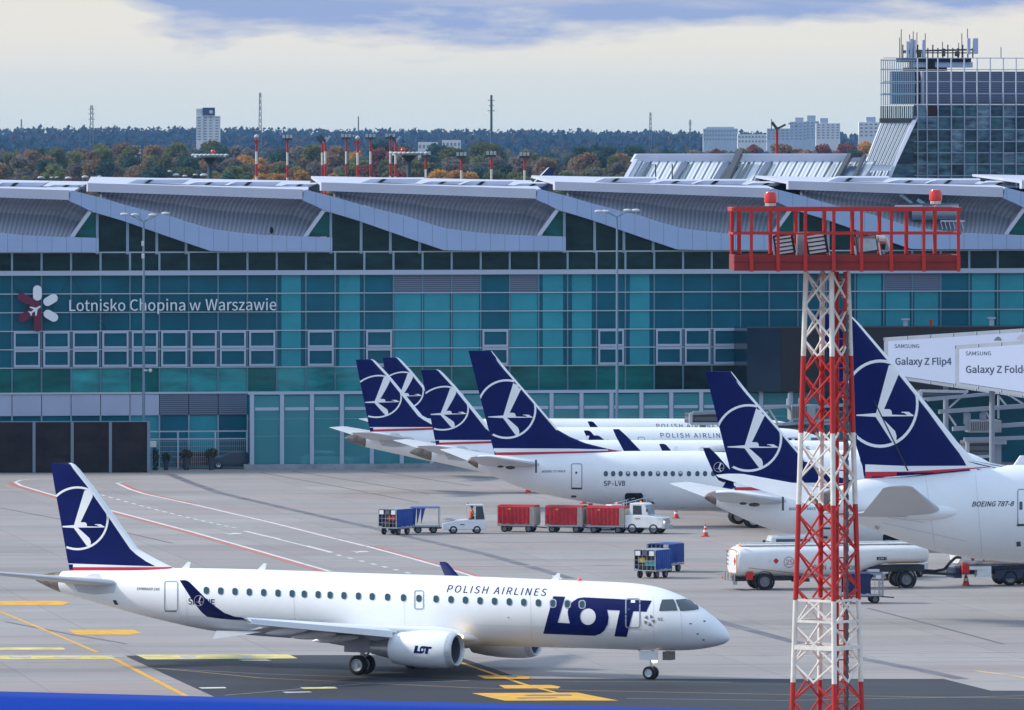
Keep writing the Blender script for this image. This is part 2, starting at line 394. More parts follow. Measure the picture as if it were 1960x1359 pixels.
# belly fairing
mb = MB(); rg = []
for k in range(21):
    t = k / 20; x = 7.0 - 12.5 * t; e = math.sin(math.pi * t) ** .5
    rg.append([Vector((x, 1.75 * e * math.sin(a) * (1 if abs(math.sin(a)) < .5 else 1), 2.05 - (1.0 * e) * math.cos(a))) for a in [math.pi * (i / 12 - .5) for i in range(13)]] + [Vector((x, 0, 2.4))])
mb.loft(rg); mb.build('belly_fairing', WHITE, EJ, smooth=True, angle=60)
# fin
ej_lv = [((134, 1096), (345, 1091)), ((132.6, 1089), (331, 1086.2)), ((131, 1079), (304, 1073)), ((128.5, 1068), (280, 1060)), ((127, 1058), (264, 1050)), ((115, 990), (217.5, 985)), ((105, 935), (178, 930)), ((99, 898), (151, 897)), ((97.6, 890), (143, 889)), ((97, 886.5), (136, 886))]
fin = fin_mesh(EJ, S, ej_lv, .36, NAVY)
BF = bvh_of(fin)
FCLIP = [((97, 884), (134, 1097))]
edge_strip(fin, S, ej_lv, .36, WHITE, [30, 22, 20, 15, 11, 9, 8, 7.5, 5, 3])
decal('white_band', fill2d([[(131, 1078.5), (330, 1085.3), (330, 1087), (132, 1086)]]), S, BF, WHITE, fin, step=10)
decal('red_stripe', fill2d([[(131.5, 1085.5), (326, 1085.7), (345, 1089), (134, 1092)]]), S, BF, RED, fin, off=.02, step=10)
emblem(fin, S, BF, 148.5, 992, 60, 61.2, [((97, 886), (131, 1090))], off=.016)
# horizontal tail
for sg in (-1, 1):
    xr, zr = S.plane(222, 1118, -.9)
    wing('tailplane', [(xr + .3, sg * .55, zr - .02, 3.5, .20), (xr - .75, sg * 1.7, zr + .13, 3.05, .16), (xr - 4.05, sg * 6.0, zr + .72, 1.5, .07), (xr - 4.3, sg * 6.12, zr + .74, 1.15, .02)], BELLY, EJ)
decal('tailplane_plate', fill2d([[(131, 1104), (165, 1103), (176, 1098), (190, 1099), (200, 1112), (224, 1115), (219, 1135), (180, 1138), (150, 1133)]]), S, BV, BELLY, EJ, step=8, off=.008)
# wings with canted winglets
for sg in (-1, 1):
    w = wing('wing', [(5.6, sg * .9, 1.86, 7.2, .42), (4.6, sg * 1.75, 1.95, 6.3, .38), (2.9, sg * 4.6, 2.28, 4.25, .25), (.6, sg * 9.2, 2.82, 2.75, .14), (-1.35, sg * 13.0, 3.28, 1.72, .07)], WHITE, EJ)
    wl_ = wing('winglet', [(-1.35, sg * 13.0, 3.28, 1.72, .07, 5), (-1.68, sg * 13.35, 3.36, 1.62, .06, 30), (-2.15, sg * 13.66, 3.58, 1.28, .05, 55), (-2.8, sg * 13.98, 4.1 - (sg > 0) * .15, .92, .04, 66), (-3.75, sg * 14.36, 5.12 - (sg > 0) * .42, .5, .025, 70), (-3.92, sg * 14.38, 5.19 - (sg > 0) * .42, .34, .015, 70)], NAVY, w)
    if sg < 0: BW = bvh_of(wl_); near_winglet = wl_
    mb = MB(); rg = []
    for y in (5.2, 7.5, 10, 12.9):
        xl = interp(y, [(1.75, 4.6), (4.6, 2.9), (9.2, .6), (13, -1.35)]); zl = interp(y, [(1.75, 1.95), (4.6, 2.28), (9.2, 2.82), (13, 3.28)]); th = interp(y, [(4.6, .25), (13, .10)])
        rg.append([Vector((xl - .45, sg * y, zl + th * 1.05)), Vector((xl - .1, sg * y, zl + th * .75)), Vector((xl + .22, sg * y, zl + .02)), Vector((xl + .26, sg * y, zl - .20 - th * .4)), Vector((xl + .12, sg * y, zl - .22 - th * .4)), Vector((xl - .05, sg * y, zl + .1))])
    mb.loft(rg); mb.build('slat', WHITE, w, smooth=True, angle=40)
    for y0, x0, L in ((4.15, -.9, 2.6), (6.9, -.75, 2.5), (9.6, -1.0, 2.3)):
        mb = MB(); zc = interp(y0, [(1.75, 1.83), (4.6, 2.08), (9.2, 2.66), (13, 3.2)]); rg = []
        for k in range(13):
            t = k / 12; e = max(.03, math.sin(math.pi * min(1, t * .93 + .06)) ** .7)
            rg.append([Vector((x0 + 1.3 - L * t, sg * y0 + .17 * e * math.cos(a), zc - .10 - .24 * t + .20 * e * math.sin(a))) for a in [2 * math.pi * i / 10 for i in range(10)]])
        mb.loft(rg); mb.build('flap_track_fairing', WHITE, w, smooth=True)
    mb = MB()
    for y0, y1 in ((2.2, 6.0), (6.1, 10.0)):                   # drooped flap edge
        q = [interp(y, [(1.75, -1.7), (4.6, -1.35), (9.2, -2.15), (13, -3.07)]) for y in (y0, y1)]; zz = [interp(y, [(1.75, 1.9), (4.6, 2.22), (9.2, 2.77), (13, 3.2)]) for y in (y0, y1)]
        mb.loft([[Vector((q[i] + .7, sg * y, zz[i] + .02)), Vector((q[i] - .35, sg * y, zz[i] - .34)), Vector((q[i] + .7, sg * y, zz[i] - .16))] for i, y in ((0, y0), (1, y1))])
    mb.build('flap', WHITE, w)
    mb = MB(); mb.sphere((4.75, sg * 1.95, 1.96), .34, 14, 0, (1.3, .7, .5)); lt = mb.build('landing_light', LAMPW, w, smooth=True)
    e = nacelle(EJ, 6.15, sg * 4.55, 1.48, .95, 3.55)
    mb = MB(); mb.prism([(5.0, sg * 4.55 - .13, 2.25), (3.2, sg * 4.55 - .13, 2.4), (0.6, sg * 4.55 - .13, 2.15), (2.2, sg * 4.55 - .13, 1.6), (4.6, sg * 4.55 - .13, 2.1)], (0, .26, 0)); mb.build('pylon', GREY, e)
    if sg < 0: BE = bvh_of(e)
    # main gear
    mb = MB(); mb.tube((0, sg * 2.97, .5), (0, sg * 2.85, 2.2), .13, 12); mb.tube((0, sg * 2.4, .5), (0, sg * 3.5, .5), .07, 10); mb.tube((.1, sg * 2.97, .8), (.9, sg * 2.5, 1.9), .05, 8); mb.tube((-.05, sg * 2.8, 1.0), (-.1, sg * 1.5, 1.8), .06, 8)
    g = mb.build('main_gear_strut', HUB, EJ, smooth=True, angle=50)
    mb = MB(); mb.box((-.1, sg * 3.25, 1.55), (1.5, .06, .85)); mb.build('gear_door', GREY, g)
    for dy in (-.42, .42): wheel(g, (0, sg * 2.97 + dy, .5), .5, .36)
# nose gear
xn = 14.62
mb = MB(); mb.tube((xn, 0, .33), (xn + .12, 0, 1.6), .085, 12); mb.tube((xn, -.3, .33), (xn, .3, .33), .05, 8); mb.tube((xn + .1, 0, .95), (xn - .75, 0, 1.5), .04, 8); mb.tube((xn + .07, -.2, .95), (xn + .07, .2, .95), .05, 8)
ng = mb.build('nose_gear_strut', HUB, EJ, smooth=True, angle=50)
for dy in (-.2, .2): wheel(ng, (xn, dy, .33), .33, .22, 24)
mb = MB(); mb.box((xn + .1, -.48, 1.22), (1.0, .04, .46)); mb.build('gear_door', WHITE, ng)
mb = MB(); mb.box((xn + .95, .1, 1.2), (.42, .6, .42)); mb.build('gear_bay_door', M('primer_brown', (.20, .18, .16), .6), ng)
mb = MB(); mb.sphere((xn + .22, -.12, .92), .10, 12); mb.sphere((xn + .22, .12, .92), .10, 12); mb.build('taxi_light', LAMPW, ng, smooth=True)
SEAML = M('fuselage_seam', (.60, .62, .66), .5)
for a, b in (((352, 1088), (360, 1196)), ((560, 1092), (566, 1220)), ((770, 1099), (776, 1206)), ((1014, 1108), (1018, 1236)), ((1250, 1122), (1252, 1243)), ((360, 1180), (640, 1187)), ((905, 1196), (1240, 1206)), ((1300, 1140), (1308, 1240))):
    nx, ny = -(b[1] - a[1]), b[0] - a[0]; L = math.hypot(nx, ny); nx, ny = nx / L * .32, ny / L * .32
    decal('panel_seam', fill2d([[(a[0] + nx, a[1] + ny), (b[0] + nx, b[1] + ny), (b[0] - nx, b[1] - ny), (a[0] - nx, a[1] - ny)]]), S, BV, SEAML, EJ, off=.006, step=8)
# windows, doors, lettering on the near side
wpx = [395.2, 422.6, 450, 477.4, 504.9, 532.3, 559.4, 582.6, 609.1, 632, 658.6, 686.3, 712.6, 742, 772.5, 802, 834.8, 863.4, 891, 918.9, 946.7, 974.9, 1002.7, 1030.6, 1058.7, 1086.4, 1114.7]
for px in wpx:
    py = 1130.2 + (px - 395) * 27 / 720
    o_ = decal('cabin_window', fill2d([rrect(px - 5.0, py - 6.8, px + 5.0, py + 6.8, 4.6)]), S, BV, WINDOW, EJ, step=30, off=.03)
    if px > 1050: decal('window_rim', fill2d([rrect(px - 6.8, py - 8.4, px + 6.8, py + 8.4, 5.6), rrect(px - 5.0, py - 6.8, px + 5.0, py + 6.8, 4.6)]), S, BV, GREYM, o_, step=30, off=.03)
def door(x0, y0, x1, y1, r, ship, bvh, parent, w=1.7, nm='cabin_door', mat=SEAM, skew=0):
    o = decal(nm, fill2d([rrect(x0, y0, x1, y1, r, skew=skew), rrect(x0 + w, y0 + w, x1 - w, y1 - w, max(.5, r - w), skew=skew)]), ship, bvh, mat, parent, off=.02, step=10); return o
d_ = door(314.5, 1112, 341, 1169.5, 5, S, BV, EJ); decal('door_sill', fill2d([[(316, 1168), (338, 1168.5), (338, 1171), (316, 1170.5)]]), S, BV, DKGREY, d_)
door(793, 1130, 811.5, 1166.5, 4, S, BV, EJ, nm='emergency_exit')
d_ = door(1197, 1145, 1226, 1202.5, 6, S, BV, EJ, w=2.3, mat=M('door_rim_metal', (.30, .33, .40), .4, .3)); decal('door_window', fill2d([rrect(1201, 1164, 1206, 1171, 2)]), S, BV, WINDOW, d_); decal('door_placard', fill2d([[(1208, 1149), (1216, 1149), (1216, 1154), (1208, 1154)]]), S, BV, WHITE, d_, off=.03)
def p3(l): return [(820 + a * .3061, 1040 + b * .3061) for a, b in l]
def arc(cx, cy, rx, ry, a0, a1, n=18): return [(cx + rx * math.cos(R(a0 + (a1 - a0) * k / n)), cy + ry * math.sin(R(a0 + (a1 - a0) * k / n))) for k in range(n + 1)]
LOGO = [p3([(781, 331), (855, 334), (808, 495), (885, 500)] + arc(975, 440, 104, 102, 150, 270)[:1] * 0 + [(877, 470), (871, 430), (880, 392), (905, 362), (938, 343), (975, 338), (1396, 359), (1362, 428), (1281, 424), (1240, 585), (1163, 580), (1197, 420), (1118, 416), (1127, 460), (1122, 505), (1100, 545), (1075, 565), (1040, 577), (718, 564)]),
        p3(arc(998, 458, 49, 52, 0, 360, 28)[:-1])]
decal('airline_logo', fill2d(LOGO), S, BV, NAVY, EJ, off=.015, step=7)
decal('airline_title', text_px('POLISH AIRLINES', 855, 1133.5, 1047, 1140.8, 1.0, .32, 0, 1.12), S, BV, NAVY, EJ, off=.018, step=8)
decal('registration', text_px('SP-LNE', 361, 1156.5, 411, 1158.5, 1.1, 0, .01, 1, 'mono'), S, BV, INK, EJ, off=.018, step=8)
decal('type_marking', text_px('EMBRAER 195', 262, 1129, 306, 1130, .9, .3, .004), S, BV, INK, EJ, off=.018, step=8)
decal('short_registration', text_px('NE', 1259.5, 1188, 1269, 1188.3, 1.0), S, BV, INK, EJ, off=.018)
for k in range(5):
    a = R(72 * k + 10); c = (1243 + 8 * math.cos(a), 1187.5 + 8 * math.sin(a))
    decal('star_badge', fill2d([[(c[0] + 4.6 * math.cos(a + b), c[1] + 4.6 * math.sin(a + b)) for b in (1.2, 3.3, 5.4)]]), S, BV, M('badge_grey', (.16, .18, .23), .5) if k == 0 else bpy.data.materials['badge_grey'], EJ, off=.018)
cw = []
for pts in ([(1448, 419), (1455, 385), (1465, 357), (1529, 355), (1542, 380), (1552, 416)], [(1552, 358), (1625, 352), (1658, 378), (1684, 409), (1660, 414), (1580, 420)]):
    q = p3(pts); c = Vector((sum(p[0] for p in q) / len(q), sum(p[1] for p in q) / len(q)))
    o = decal('cockpit_window', fill2d([q]), S, BV, COCK, EJ, off=.02, step=6)
    big = [(c.x + (p[0] - c.x) * 1.1, c.y + (p[1] - c.y) * 1.14) for p in q]
    decal('window_frame', fill2d([big, q]), S, BV, DKGREY, o, off=.022, step=6)
q = p3([(1632, 356), (1650, 355), (1690, 398), (1688, 410)]); decal('cockpit_window', fill2d([q]), S, BV, COCK, EJ, off=.02, step=6)
for a, b in ((1640, 503), (1684, 566), (1720, 603), (1726, 487), (501, 463)):
    x, y = p3([(a, b)])[0]; decal('sensor_probe', fill2d([ring(x, y, 2.6 if a > 1000 else 1.4, 1.1, 10)]), S, BV, INK, EJ, off=.02)
decal('tail_vent', fill2d([[(216, 1149), (222, 1148.5), (227, 1157), (220, 1157)]]), S, BV, INK, EJ, off=.02)
# aerials on the spine and strake under the tail
for px, py in ((355, 1087), (500, 1090), (1062, 1109)):
    x, z = S.plane(px, py); mb = MB(); mb.prism([(x + .2, -.03, z - .1), (x - .3, -.03, z - .1), (x - .05 + .2, -.03, z + .32), (x + .3, -.03, z + .30)], (0, .06, 0)); mb.build('aerial', WHITE, EJ)
x, z = S.plane(1110, 1111); mb = MB(); mb.sphere((x, 0, z), .12, 10); mb.build('beacon', emissive(M('red_beacon', (.6, .02, .01), .3), (1, .05, .02), .5), EJ, smooth=True)
mb = MB(); x, z = S.plane(470, 1214); mb.prism([(x + 1.8, -.9, z + .25), (x - 1.2, -.9, z + .2), (x - 1.3, -1.15, z - .22)], (0, .05, 0)); mb.build('strake', GREY, EJ)
# livery on winglet and engine
emblem(near_winglet, S, BW, 381, 1149.5, 9.5, 10.2, [], step=4, off=.012)
EL = [[(795, 1235.5), (800.5, 1236), (798.5, 1246), (804, 1246.5), (803.5, 1242), (805, 1238), (808, 1236.5), (827, 1238.2), (825, 1242), (820.5, 1241.5), (818, 1251.5), (813, 1251), (815.5, 1241.3), (812, 1241.5), (812.3, 1245), (810.5, 1249), (807, 1250.6), (791.5, 1249.8)], ring(808.2, 1243.6, 2.2, 2.8, 14)]
decal('engine_logo', fill2d(EL), S, BE, NAVY, EJ, off=.012, step=8)
EJ_FINX, EJ_FINZ = S.plane(97, 887)
# ------------------------------------------------------------------ parked narrow-body jet (and its sister further right)
NB = empty('airliner', (16.12, 579.2, 0), R(9), 'white parked jet with SP-LVB below its cabin windows and an open cargo hold', 'airliner', 'airliners on the apron')
S7 = Ship(NB)
def p4(l): return [(640 + .3061 * a, 660 + .3061 * b) for a, b in l]
nb_top = loc([(896, 880), (904, 874.5), (921, 870.5), (947, 871), (986, 870.5), (1068, 866.6), (1182, 863.5), (1250, 863), (1370, 862.5)], S7)
nb_bot = loc([(896, 885), (912, 896), (946, 912), (977, 926), (1007, 937), (1047, 947.5), (1093, 956.5), (1136, 963), (1166, 967.5), (1210, 973), (1260, 976.5), (1310, 978), (1370, 978)], S7)
zt, zb = nb_top[-1][1], nb_bot[-1][1]
nb_top += [(13.4, zt), (15, zt - .06), (16.2, zt - .32), (17.2, zt - .85), (18.2, zt - 1.5), (19.0, zt - 1.9), (19.6, zt - 2.25), (19.95, zt - 2.7)]
nb_bot += [(13, zb), (15.5, zb + .05), (17.5, zb + .2), (18.8, zb + .5), (19.6, zb + .9), (19.95, zt - 2.72)]
def nb_kw(x, hh): return hh * interp(19.95 - x, [(0, .98), (3, .98), (6, .93), (33, .93), (40, .9)])
nb_f, nb_c = fuselage(NB, nb_top, nb_bot, nb_kw, S7.plane(913, 880)[0], (WHITE, CONE))
B7 = bvh_of(nb_f, nb_c)
nb_lv = [((947.3, 872), (1194, 864)), ((946, 866), (1168, 860)), ((943, 855), (1120, 848)), ((939, 840), (1091, 836)), ((936, 826), (1068, 823)), ((921, 768), (1022, 768)), ((906, 708), (970, 708)), ((898.5, 679), (945, 677)), ((896.7, 671.3), (940, 671))]
nfin = fin_mesh(NB, S7, nb_lv, .36, NAVY); B7F = bvh_of(nfin)
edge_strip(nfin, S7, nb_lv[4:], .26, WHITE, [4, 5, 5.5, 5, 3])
decal('white_band', fill2d([[(944.5, 858), (1090, 858.5), (1176, 861.2), (1180, 864), (946, 867)]]), S7, B7F, WHITE, nfin, step=12)
decal('red_stripe', fill2d([[(945.5, 866), (1060, 864.5), (1186, 862.3), (1188, 863.8), (1060, 868), (947, 871.5)]]), S7, B7F, RED, nfin, off=.02, step=12)
emblem(nfin, S7, B7F, 969.6, 783, 57, 57.1, [((896.5, 670), (947, 871))], off=.016)
for sg in (-1, 1):
    xr, zr = S7.plane(1034, 889, -1.0)
    wing('tailplane', [(xr + .4, sg * .6, zr - .05, 4.4, .24), (xr - .35, sg * 1.4, zr + .03, 3.9, .2), (xr - 4.3, sg * 7.0, zr + .76, 1.5, .08), (xr - 4.55, sg * 7.18, zr + .79, 1.1, .02)], BELLY, NB)
    w = wing('wing', [(7.6, sg * 1.0, 1.65, 8.6, .5), (6.2, sg * 1.95, 1.75, 7.4, .45), (3.6, sg * 5.6, 2.2, 4.6, .28), (.2, sg * 11.5, 2.9, 2.9, .16), (-3.0, sg * 16.7, 3.75, 1.65, .08)], WHITE, NB)
    wl_ = wing('winglet', [(-3.0, sg * 16.7, 3.75, 1.65, .08, 8), (-3.45, sg * 17.15, 3.9, 1.55, .07, 40), (-4.1, sg * 17.5, 4.4, 1.3, .06, 68), (-5.2, sg * 17.85, 5.6, .8, .035, 74), (-5.75, sg * 17.95, 6.1, .45, .02, 74)], NAVY, w)
    wing('lower_winglet', [(-3.2, sg * 16.85, 3.8, 1.2, .06, -30), (-4.1, sg * 17.35, 3.3, .75, .04, -50), (-4.6, sg * 17.5, 3.05, .3, .02, -50)], NAVY, w)
    if sg < 0: nw = wl_; BNW = bvh_of(wl_)
    for y0, x0, L in ((4.0, -1.0, 3.0), (7.6, -.6, 3.0), (11.2, -1.6, 2.6)):
        mb = MB(); zc = interp(y0, [(1.95, 1.7), (5.6, 2.1), (11.5, 2.85)]); rg = []
        for k in range(11):
            t = k / 10; e = max(.03, math.sin(math.pi * min(1, t * .93 + .06)) ** .7); rg.append([Vector((x0 + 1.6 - L * t, sg * y0 + .2 * e * math.cos(a), zc - .12 - .2 * t + .22 * e * math.sin(a))) for a in [2 * math.pi * i / 10 for i in range(10)]])
        mb.loft(rg); mb.build('flap_track_fairing', WHITE, w, smooth=True)
    e = nacelle(NB, 8.3, sg * 4.85, 1.5, 1.12, 3.6)
    mb = MB(); mb.prism([(6.8, sg * 4.85 - .15, 2.4), (4.8, sg * 4.85 - .15, 2.6), (1.8, sg * 4.85 - .15, 2.2), (4.0, sg * 4.85 - .15, 1.7), (6.5, sg * 4.85 - .15, 2.3)], (0, .3, 0)); mb.build('pylon', GREY, e)
    mb = MB(); mb.tube((0, sg * 2.86, .56), (0, sg * 2.75, 2.0), .14, 12); mb.tube((0, sg * 2.3, .56), (0, sg * 3.4, .56), .07, 8); g = mb.build('main_gear_strut', HUB, NB, smooth=True, angle=50)
    for dy in (-.43, .43): wheel(g, (0, sg * 2.86 + dy, .56), .56, .4, 24)
mb = MB(); mb.tube((15.6, 0, .34), (15.7, 0, 1.5), .09, 10); ng = mb.build('nose_gear_strut', HUB, NB, smooth=True, angle=50)
for dy in (-.2, .2): wheel(ng, (15.6, dy, .34), .34, .2, 20)
emblem(nw, S7, BNW, 1376, 894, 10, 9.5, [], step=5, off=.012)
d_ = door(1093, 887, 1114.5, 935.5, 4, S7, B7, NB); decal('door_window', fill2d([ring(1103, 905, 2, 2.4, 12)]), S7, B7, WINDOW, d_); decal('door_sill', fill2d([[(1093.5, 933), (1114, 933.5), (1114, 936.5), (1093.5, 936)]]), S7, B7, DKGREY, d_, off=.03)
BLIND = M('window_blind', (.45, .50, .56), .4)
for k, px in enumerate([1159.5, 1173.6, 1187.8, 1202, 1216, 1230.3, 1244.7, 1259.4, 1273.6, 1287.7, 1302.4, 1318.6, 1334.8, 1349.5, 1365, 1380, 1394.5, 1409, 1423, 1437, 1451, 1465, 1479]):
    o_ = decal('cabin_window', fill2d([rrect(px - 4, 901.7, px + 4, 911.8, 3.8)]), S7, B7, WINDOW, NB, step=30, off=.03)
    if k in (3, 7, 10): decal('window_blind', fill2d([rrect(px - 2.6, 902.5, px + 2.6, 907, 1.5)]), S7, B7, BLIND, o_, step=30, off=.04)
decal('registration', text_px('SP-LVB', 1156, 929.6, 1196.5, 929.4, 1.1, 0, .01, 1, 'mono'), S7, B7, INK, NB, off=.018, step=8)
decal('type_marking', text_px('BOEING 737 MAX 8', 1037, 904.5, 1082, 904, 1.1, .3, .003), S7, B7, INK, NB, off=.018, step=8)
HOLD = M('hold_dark_patch', (.006, .009, .014), .9)  # flat dark patch on the skin stands in for the unlit hold
cg = decal('cargo_hold_opening', fill2d([rrect(1196, 943.5, 1230.5, 974, 5)]), S7, B7, HOLD, NB, off=.02, step=6)
x0, z0 = S7.plane(1197, 944, -1.9); x1, z1 = S7.plane(1230, 974, -1.5)
for k in range(6):
    a = random.uniform(.1, .85) * (x1 - x0); q = random.uniform(.25, .55); mb = MB(); mb.box((x0 + a + .1, -1.86, z0 - 1.0 + q * .5 + (k % 2) * .35), (.3, .06, .2)); mb.build('suitcase_inside', [M('hold_case_dimmed', (.03, .08, .14), .6), M('hold_case_dimmed', (.1, .11, .11), .6), M('hold_case_dimmed', (.06, .03, .03), .6)][k % 3], cg)  # case colours dimmed to suit the dark of the hold
decal('outflow_vent', fill2d([rrect(1093, 948, 1103, 952, 1.5)]), S7, B7, DKGREY, NB, off=.02)
for px, py, s_ in ((958, 893, .3), (977, 895, .45)):
    x, z = S7.plane(px, py, -3.2); mb = MB(); mb.sphere((x, -3.2, z), s_ * .4, 8, 0, (2, .6, .7)); mb.build('tailplane_hinge_fairing', DKGREY, NB, smooth=True)
x, z = S7.plane(1040, 880); mb = MB(); mb.box((x - .9, -2.4, z - .35), (.12, .05, .9)); mb.build('tail_static_port', DKGREY, NB)
for px in (1290, 1340): 
    x, z = S7.plane(px, 863); mb = MB(); mb.prism([(x + .2, -.03, z - .1), (x - .3, -.03, z - .1), (x, -.03, z + .3), (x + .3, -.03, z + .3)], (0, .06, 0)); mb.build('aerial', WHITE, NB)
mb = MB(); x, z = S7.plane(1375, 862); rg = []
for k in range(15):
    t = k / 14; e = max(.02, math.sin(math.pi * t) ** .6); rg.append([Vector((x - 1.6 + 4.2 * t, .55 * e * math.cos(a), z - .05 + .42 * e * math.sin(a))) for a in [math.pi * i / 8 for i in range(9)]])
mb.loft(rg, closed=False); mb.build('antenna_radome', GREY, NB, smooth=True)

def place_copy(src, px, d, yaw, k, finx, label, skip=(), z=0.0):
    """stand a sister aircraft so that the top rear corner of its fin is seen at column px, d metres out"""
    c = copy_tree(src, None, skip); f = Vector((math.cos(R(yaw)), math.sin(R(yaw)), 0)); t = at(px, YH, d); t.z = z
    c.location = t - f * (finx * k); c.rotation_euler = (0, 0, R(yaw)); c.scale = (k, k, k); c['label'] = label; return c
NB_FINX = S7.plane(896.7, 671)[0]
place_copy(NB, 1350, 517, 9, 1.02, NB_FINX, 'white parked jet whose blue fin stands just left of the red and white lattice mast', skip=('registration',))
place_copy(EJ, 806, 606, 9, .985, EJ_FINX, 'parked white jet with the third fin from the left of the four clustered fins', skip=('registration',))
place_copy(EJ, 681, 632, 9, .99, EJ_FINX, 'parked white jet with the leftmost fin and a rusty tail cone', skip=('registration',))
place_copy(EJ, 732, 660, 9, .93, EJ_FINX, 'farthest parked white jet, its fin half hidden behind the leftmost fin of the cluster', skip=('registration',))

# ------------------------------------------------------------------ wide-body jet at the right edge, seen from behind
WY = 30
fw = Vector((math.cos(R(WY)), math.sin(R(WY)), 0)); t0 = at(1553, YH, 462); t0.z = 0
WB = empty('airliner', t0 + fw * 28.5, R(WY), 'large white wide-body jet at the right edge with BOEING 787-8 on its rear fuselage', 'airliner', 'airliners on the apron')
S8 = Ship(WB)
wb_top = loc([(1549, 951), (1570, 944), (1595, 936), (1625, 925), (1655, 915), (1732, 913), (1794, 904.5), (1888, 894), (1960, 888)], S8)
wb_bot = loc([(1549, 958), (1565, 969), (1585, 980), (1620, 993), (1646, 1002), (1676, 1015), (1706, 1027), (1735, 1038), (1780, 1053), (1824, 1063.5), (1883, 1072), (1960, 1078)], S8)
zt, zb = wb_top[-1][1], wb_bot[-1][1]; xe = wb_bot[-1][0]
wb_top += [(xe + 6, zt), (22, zt), (24, zt - .2), (26, zt - 1.1), (27.6, zt - 2.4), (28.6, zt - 3.3), (29.2, zt - 4.0)]
wb_bot += [(xe + 3, zb - .08), (xe + 8, zb - .12), (22, zb - .1), (25, zb + .1), (27.4, zb + .6), (28.6, zb + 1.2), (29.2, zt - 4.02)]
wb_f, wb_c = fuselage(WB, wb_top, wb_bot, lambda x, hh: hh * .965, S8.plane(1592, 955)[0], (WHITE, CONE), 64)
B8 = bvh_of(wb_f, wb_c)
wb_lv = [((1655, 916), (1938, 893)), ((1653, 908), (1912, 889)), ((1650.5, 890), (1868, 881)), ((1647, 880), (1850, 866)), ((1641, 860), (1832, 846)), ((1620, 790), (1784, 786)), ((1592, 700), (1712, 698)), ((1567, 620), (1643, 618)), ((1561, 600), (1626, 602)), ((1558, 597), (1618, 597))]
wfin = fin_mesh(WB, S8, wb_lv, .5, NAVY); B8F = bvh_of(wfin)
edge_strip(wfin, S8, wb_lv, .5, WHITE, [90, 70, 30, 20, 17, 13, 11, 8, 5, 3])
def p6(l): return [(1500 + a * .2943, 600 + b * .2943) for a, b in l]
decal('white_band', fill2d([p6([(500, 980), (800, 992), (1290, 990), (1345, 998), (810, 1030), (515, 1032)])]), S8, B8F, WHITE, wfin, step=12)
decal('red_stripe', fill2d([p6([(516, 1030), (810, 1028), (1345, 996), (1340, 1000), (1000, 1035), (790, 1066), (560, 1072), (528, 1070)])]), S8, B8F, RED, wfin, off=.02, step=12)
emblem(wfin, S8, B8F, 1684.5, 772.5, 73.5, 84.5, [((1558, 596), (1655, 916))], off=.018)
decal('rudder_gap', fill2d([p6([(582, 565), (590, 565), (812, 1022), (802, 1024)])]), S8, B8F, INK, wfin, off=.03)
for sg in (-1, 1):
    xr, zr = S8.plane(1800, 978, -1.9)
    (xl, zl), (xt, zt_) = S8.plane(1748, 931, -9.0), S8.plane(1704, 925, -9.0); xq = S8.plane(1648, 978, -1.6)[0]
    wing('tailplane', [(xr + .9, sg * .9, zr - .1, xr + .9 - xq + .9, .42), (xr + .1, sg * 1.8, zr + .0, xr + .1 - xq, .36), (xl + .25, sg * 8.6, zl - .08, xl - xt + .45, .12), (xl - .35, sg * 9.0, zl + .02, xl - xt - .25, .04)], BELLY, WB)
    mb = MB(); rg = []
    for k in range(13):
        t = k / 12; e = max(.02, math.sin(math.pi * (t * .8 + .2)) ** .8); rg.append([Vector((xr + 3.0 - 4.6 * (1 - t) - .6 + .0, sg * (1.75 + .35 * e * 0) + sg * .5 * e * math.cos(a), zr - .08 + .42 * e * math.sin(a))) for a in [2 * math.pi * i / 12 for i in range(12)]])
    mb.loft(rg); mb.build('tailplane_fairing', WHITE, WB, smooth=True)
    w = wing('wing', [(12.5, sg * 1.6, 2.9, 13.0, .8), (10.5, sg * 3, 3.1, 11.2, .75), (6.4, sg * 9.6, 3.9, 6.2, .4), (-2.2, sg * 22.5, 5.8, 2.8, .18), (-4.8, sg * 26.3, 6.6, 1.5, .08), (-6.8, sg * 28, 7.1, .4, .02)], BELLY, WB)
    e = nacelle(WB, 13.5, sg * 9.7, 2.2, 1.75, 5.4, 1.6)
    mb = MB(); mb.prism([(11, sg * 9.7 - .2, 3.6), (7, sg * 9.7 - .2, 4), (3, sg * 9.7 - .2, 3.4), (7, sg * 9.7 - .2, 2.6)], (0, .4, 0)); mb.build('pylon', GREY, e)
    mb = MB(); mb.tube((0, sg * 4.9, .7), (0, sg * 4.6, 3), .25, 12); g = mb.build('main_gear_strut', HUB, WB, smooth=True, angle=50)
    for dx in (-.73, .73):
        for dy in (-.6, .6): wheel(g, (dx, sg * 4.9 + dy, .68), .68, .5, 24)
mb = MB(); mb.tube((22.8, 0, .5), (22.9, 0, 2.4), .15, 10); ng = mb.build('nose_gear_strut', HUB, WB, smooth=True, angle=50)
for dy in (-.3, .3): wheel(ng, (22.8, dy, .5), .5, .3, 20)
decal('type_marking', text_px('BOEING 787-8', 1860, 969.5, 1941, 968.5, 1.0, .3, .006), S8, B8, INK, WB, off=.02, step=8)
d_ = door(1947, 936, 1976, 1005, 5, S8, B8, WB); decal('door_window', fill2d([rrect(1951, 960, 1957, 976, 2.5)]), S8, B8, WINDOW, d_); decal('door_sill', fill2d([[(1946, 1003), (1976, 1002), (1976, 1006), (1946, 1007)]]), S8, B8, DKGREY, d_, off=.03)
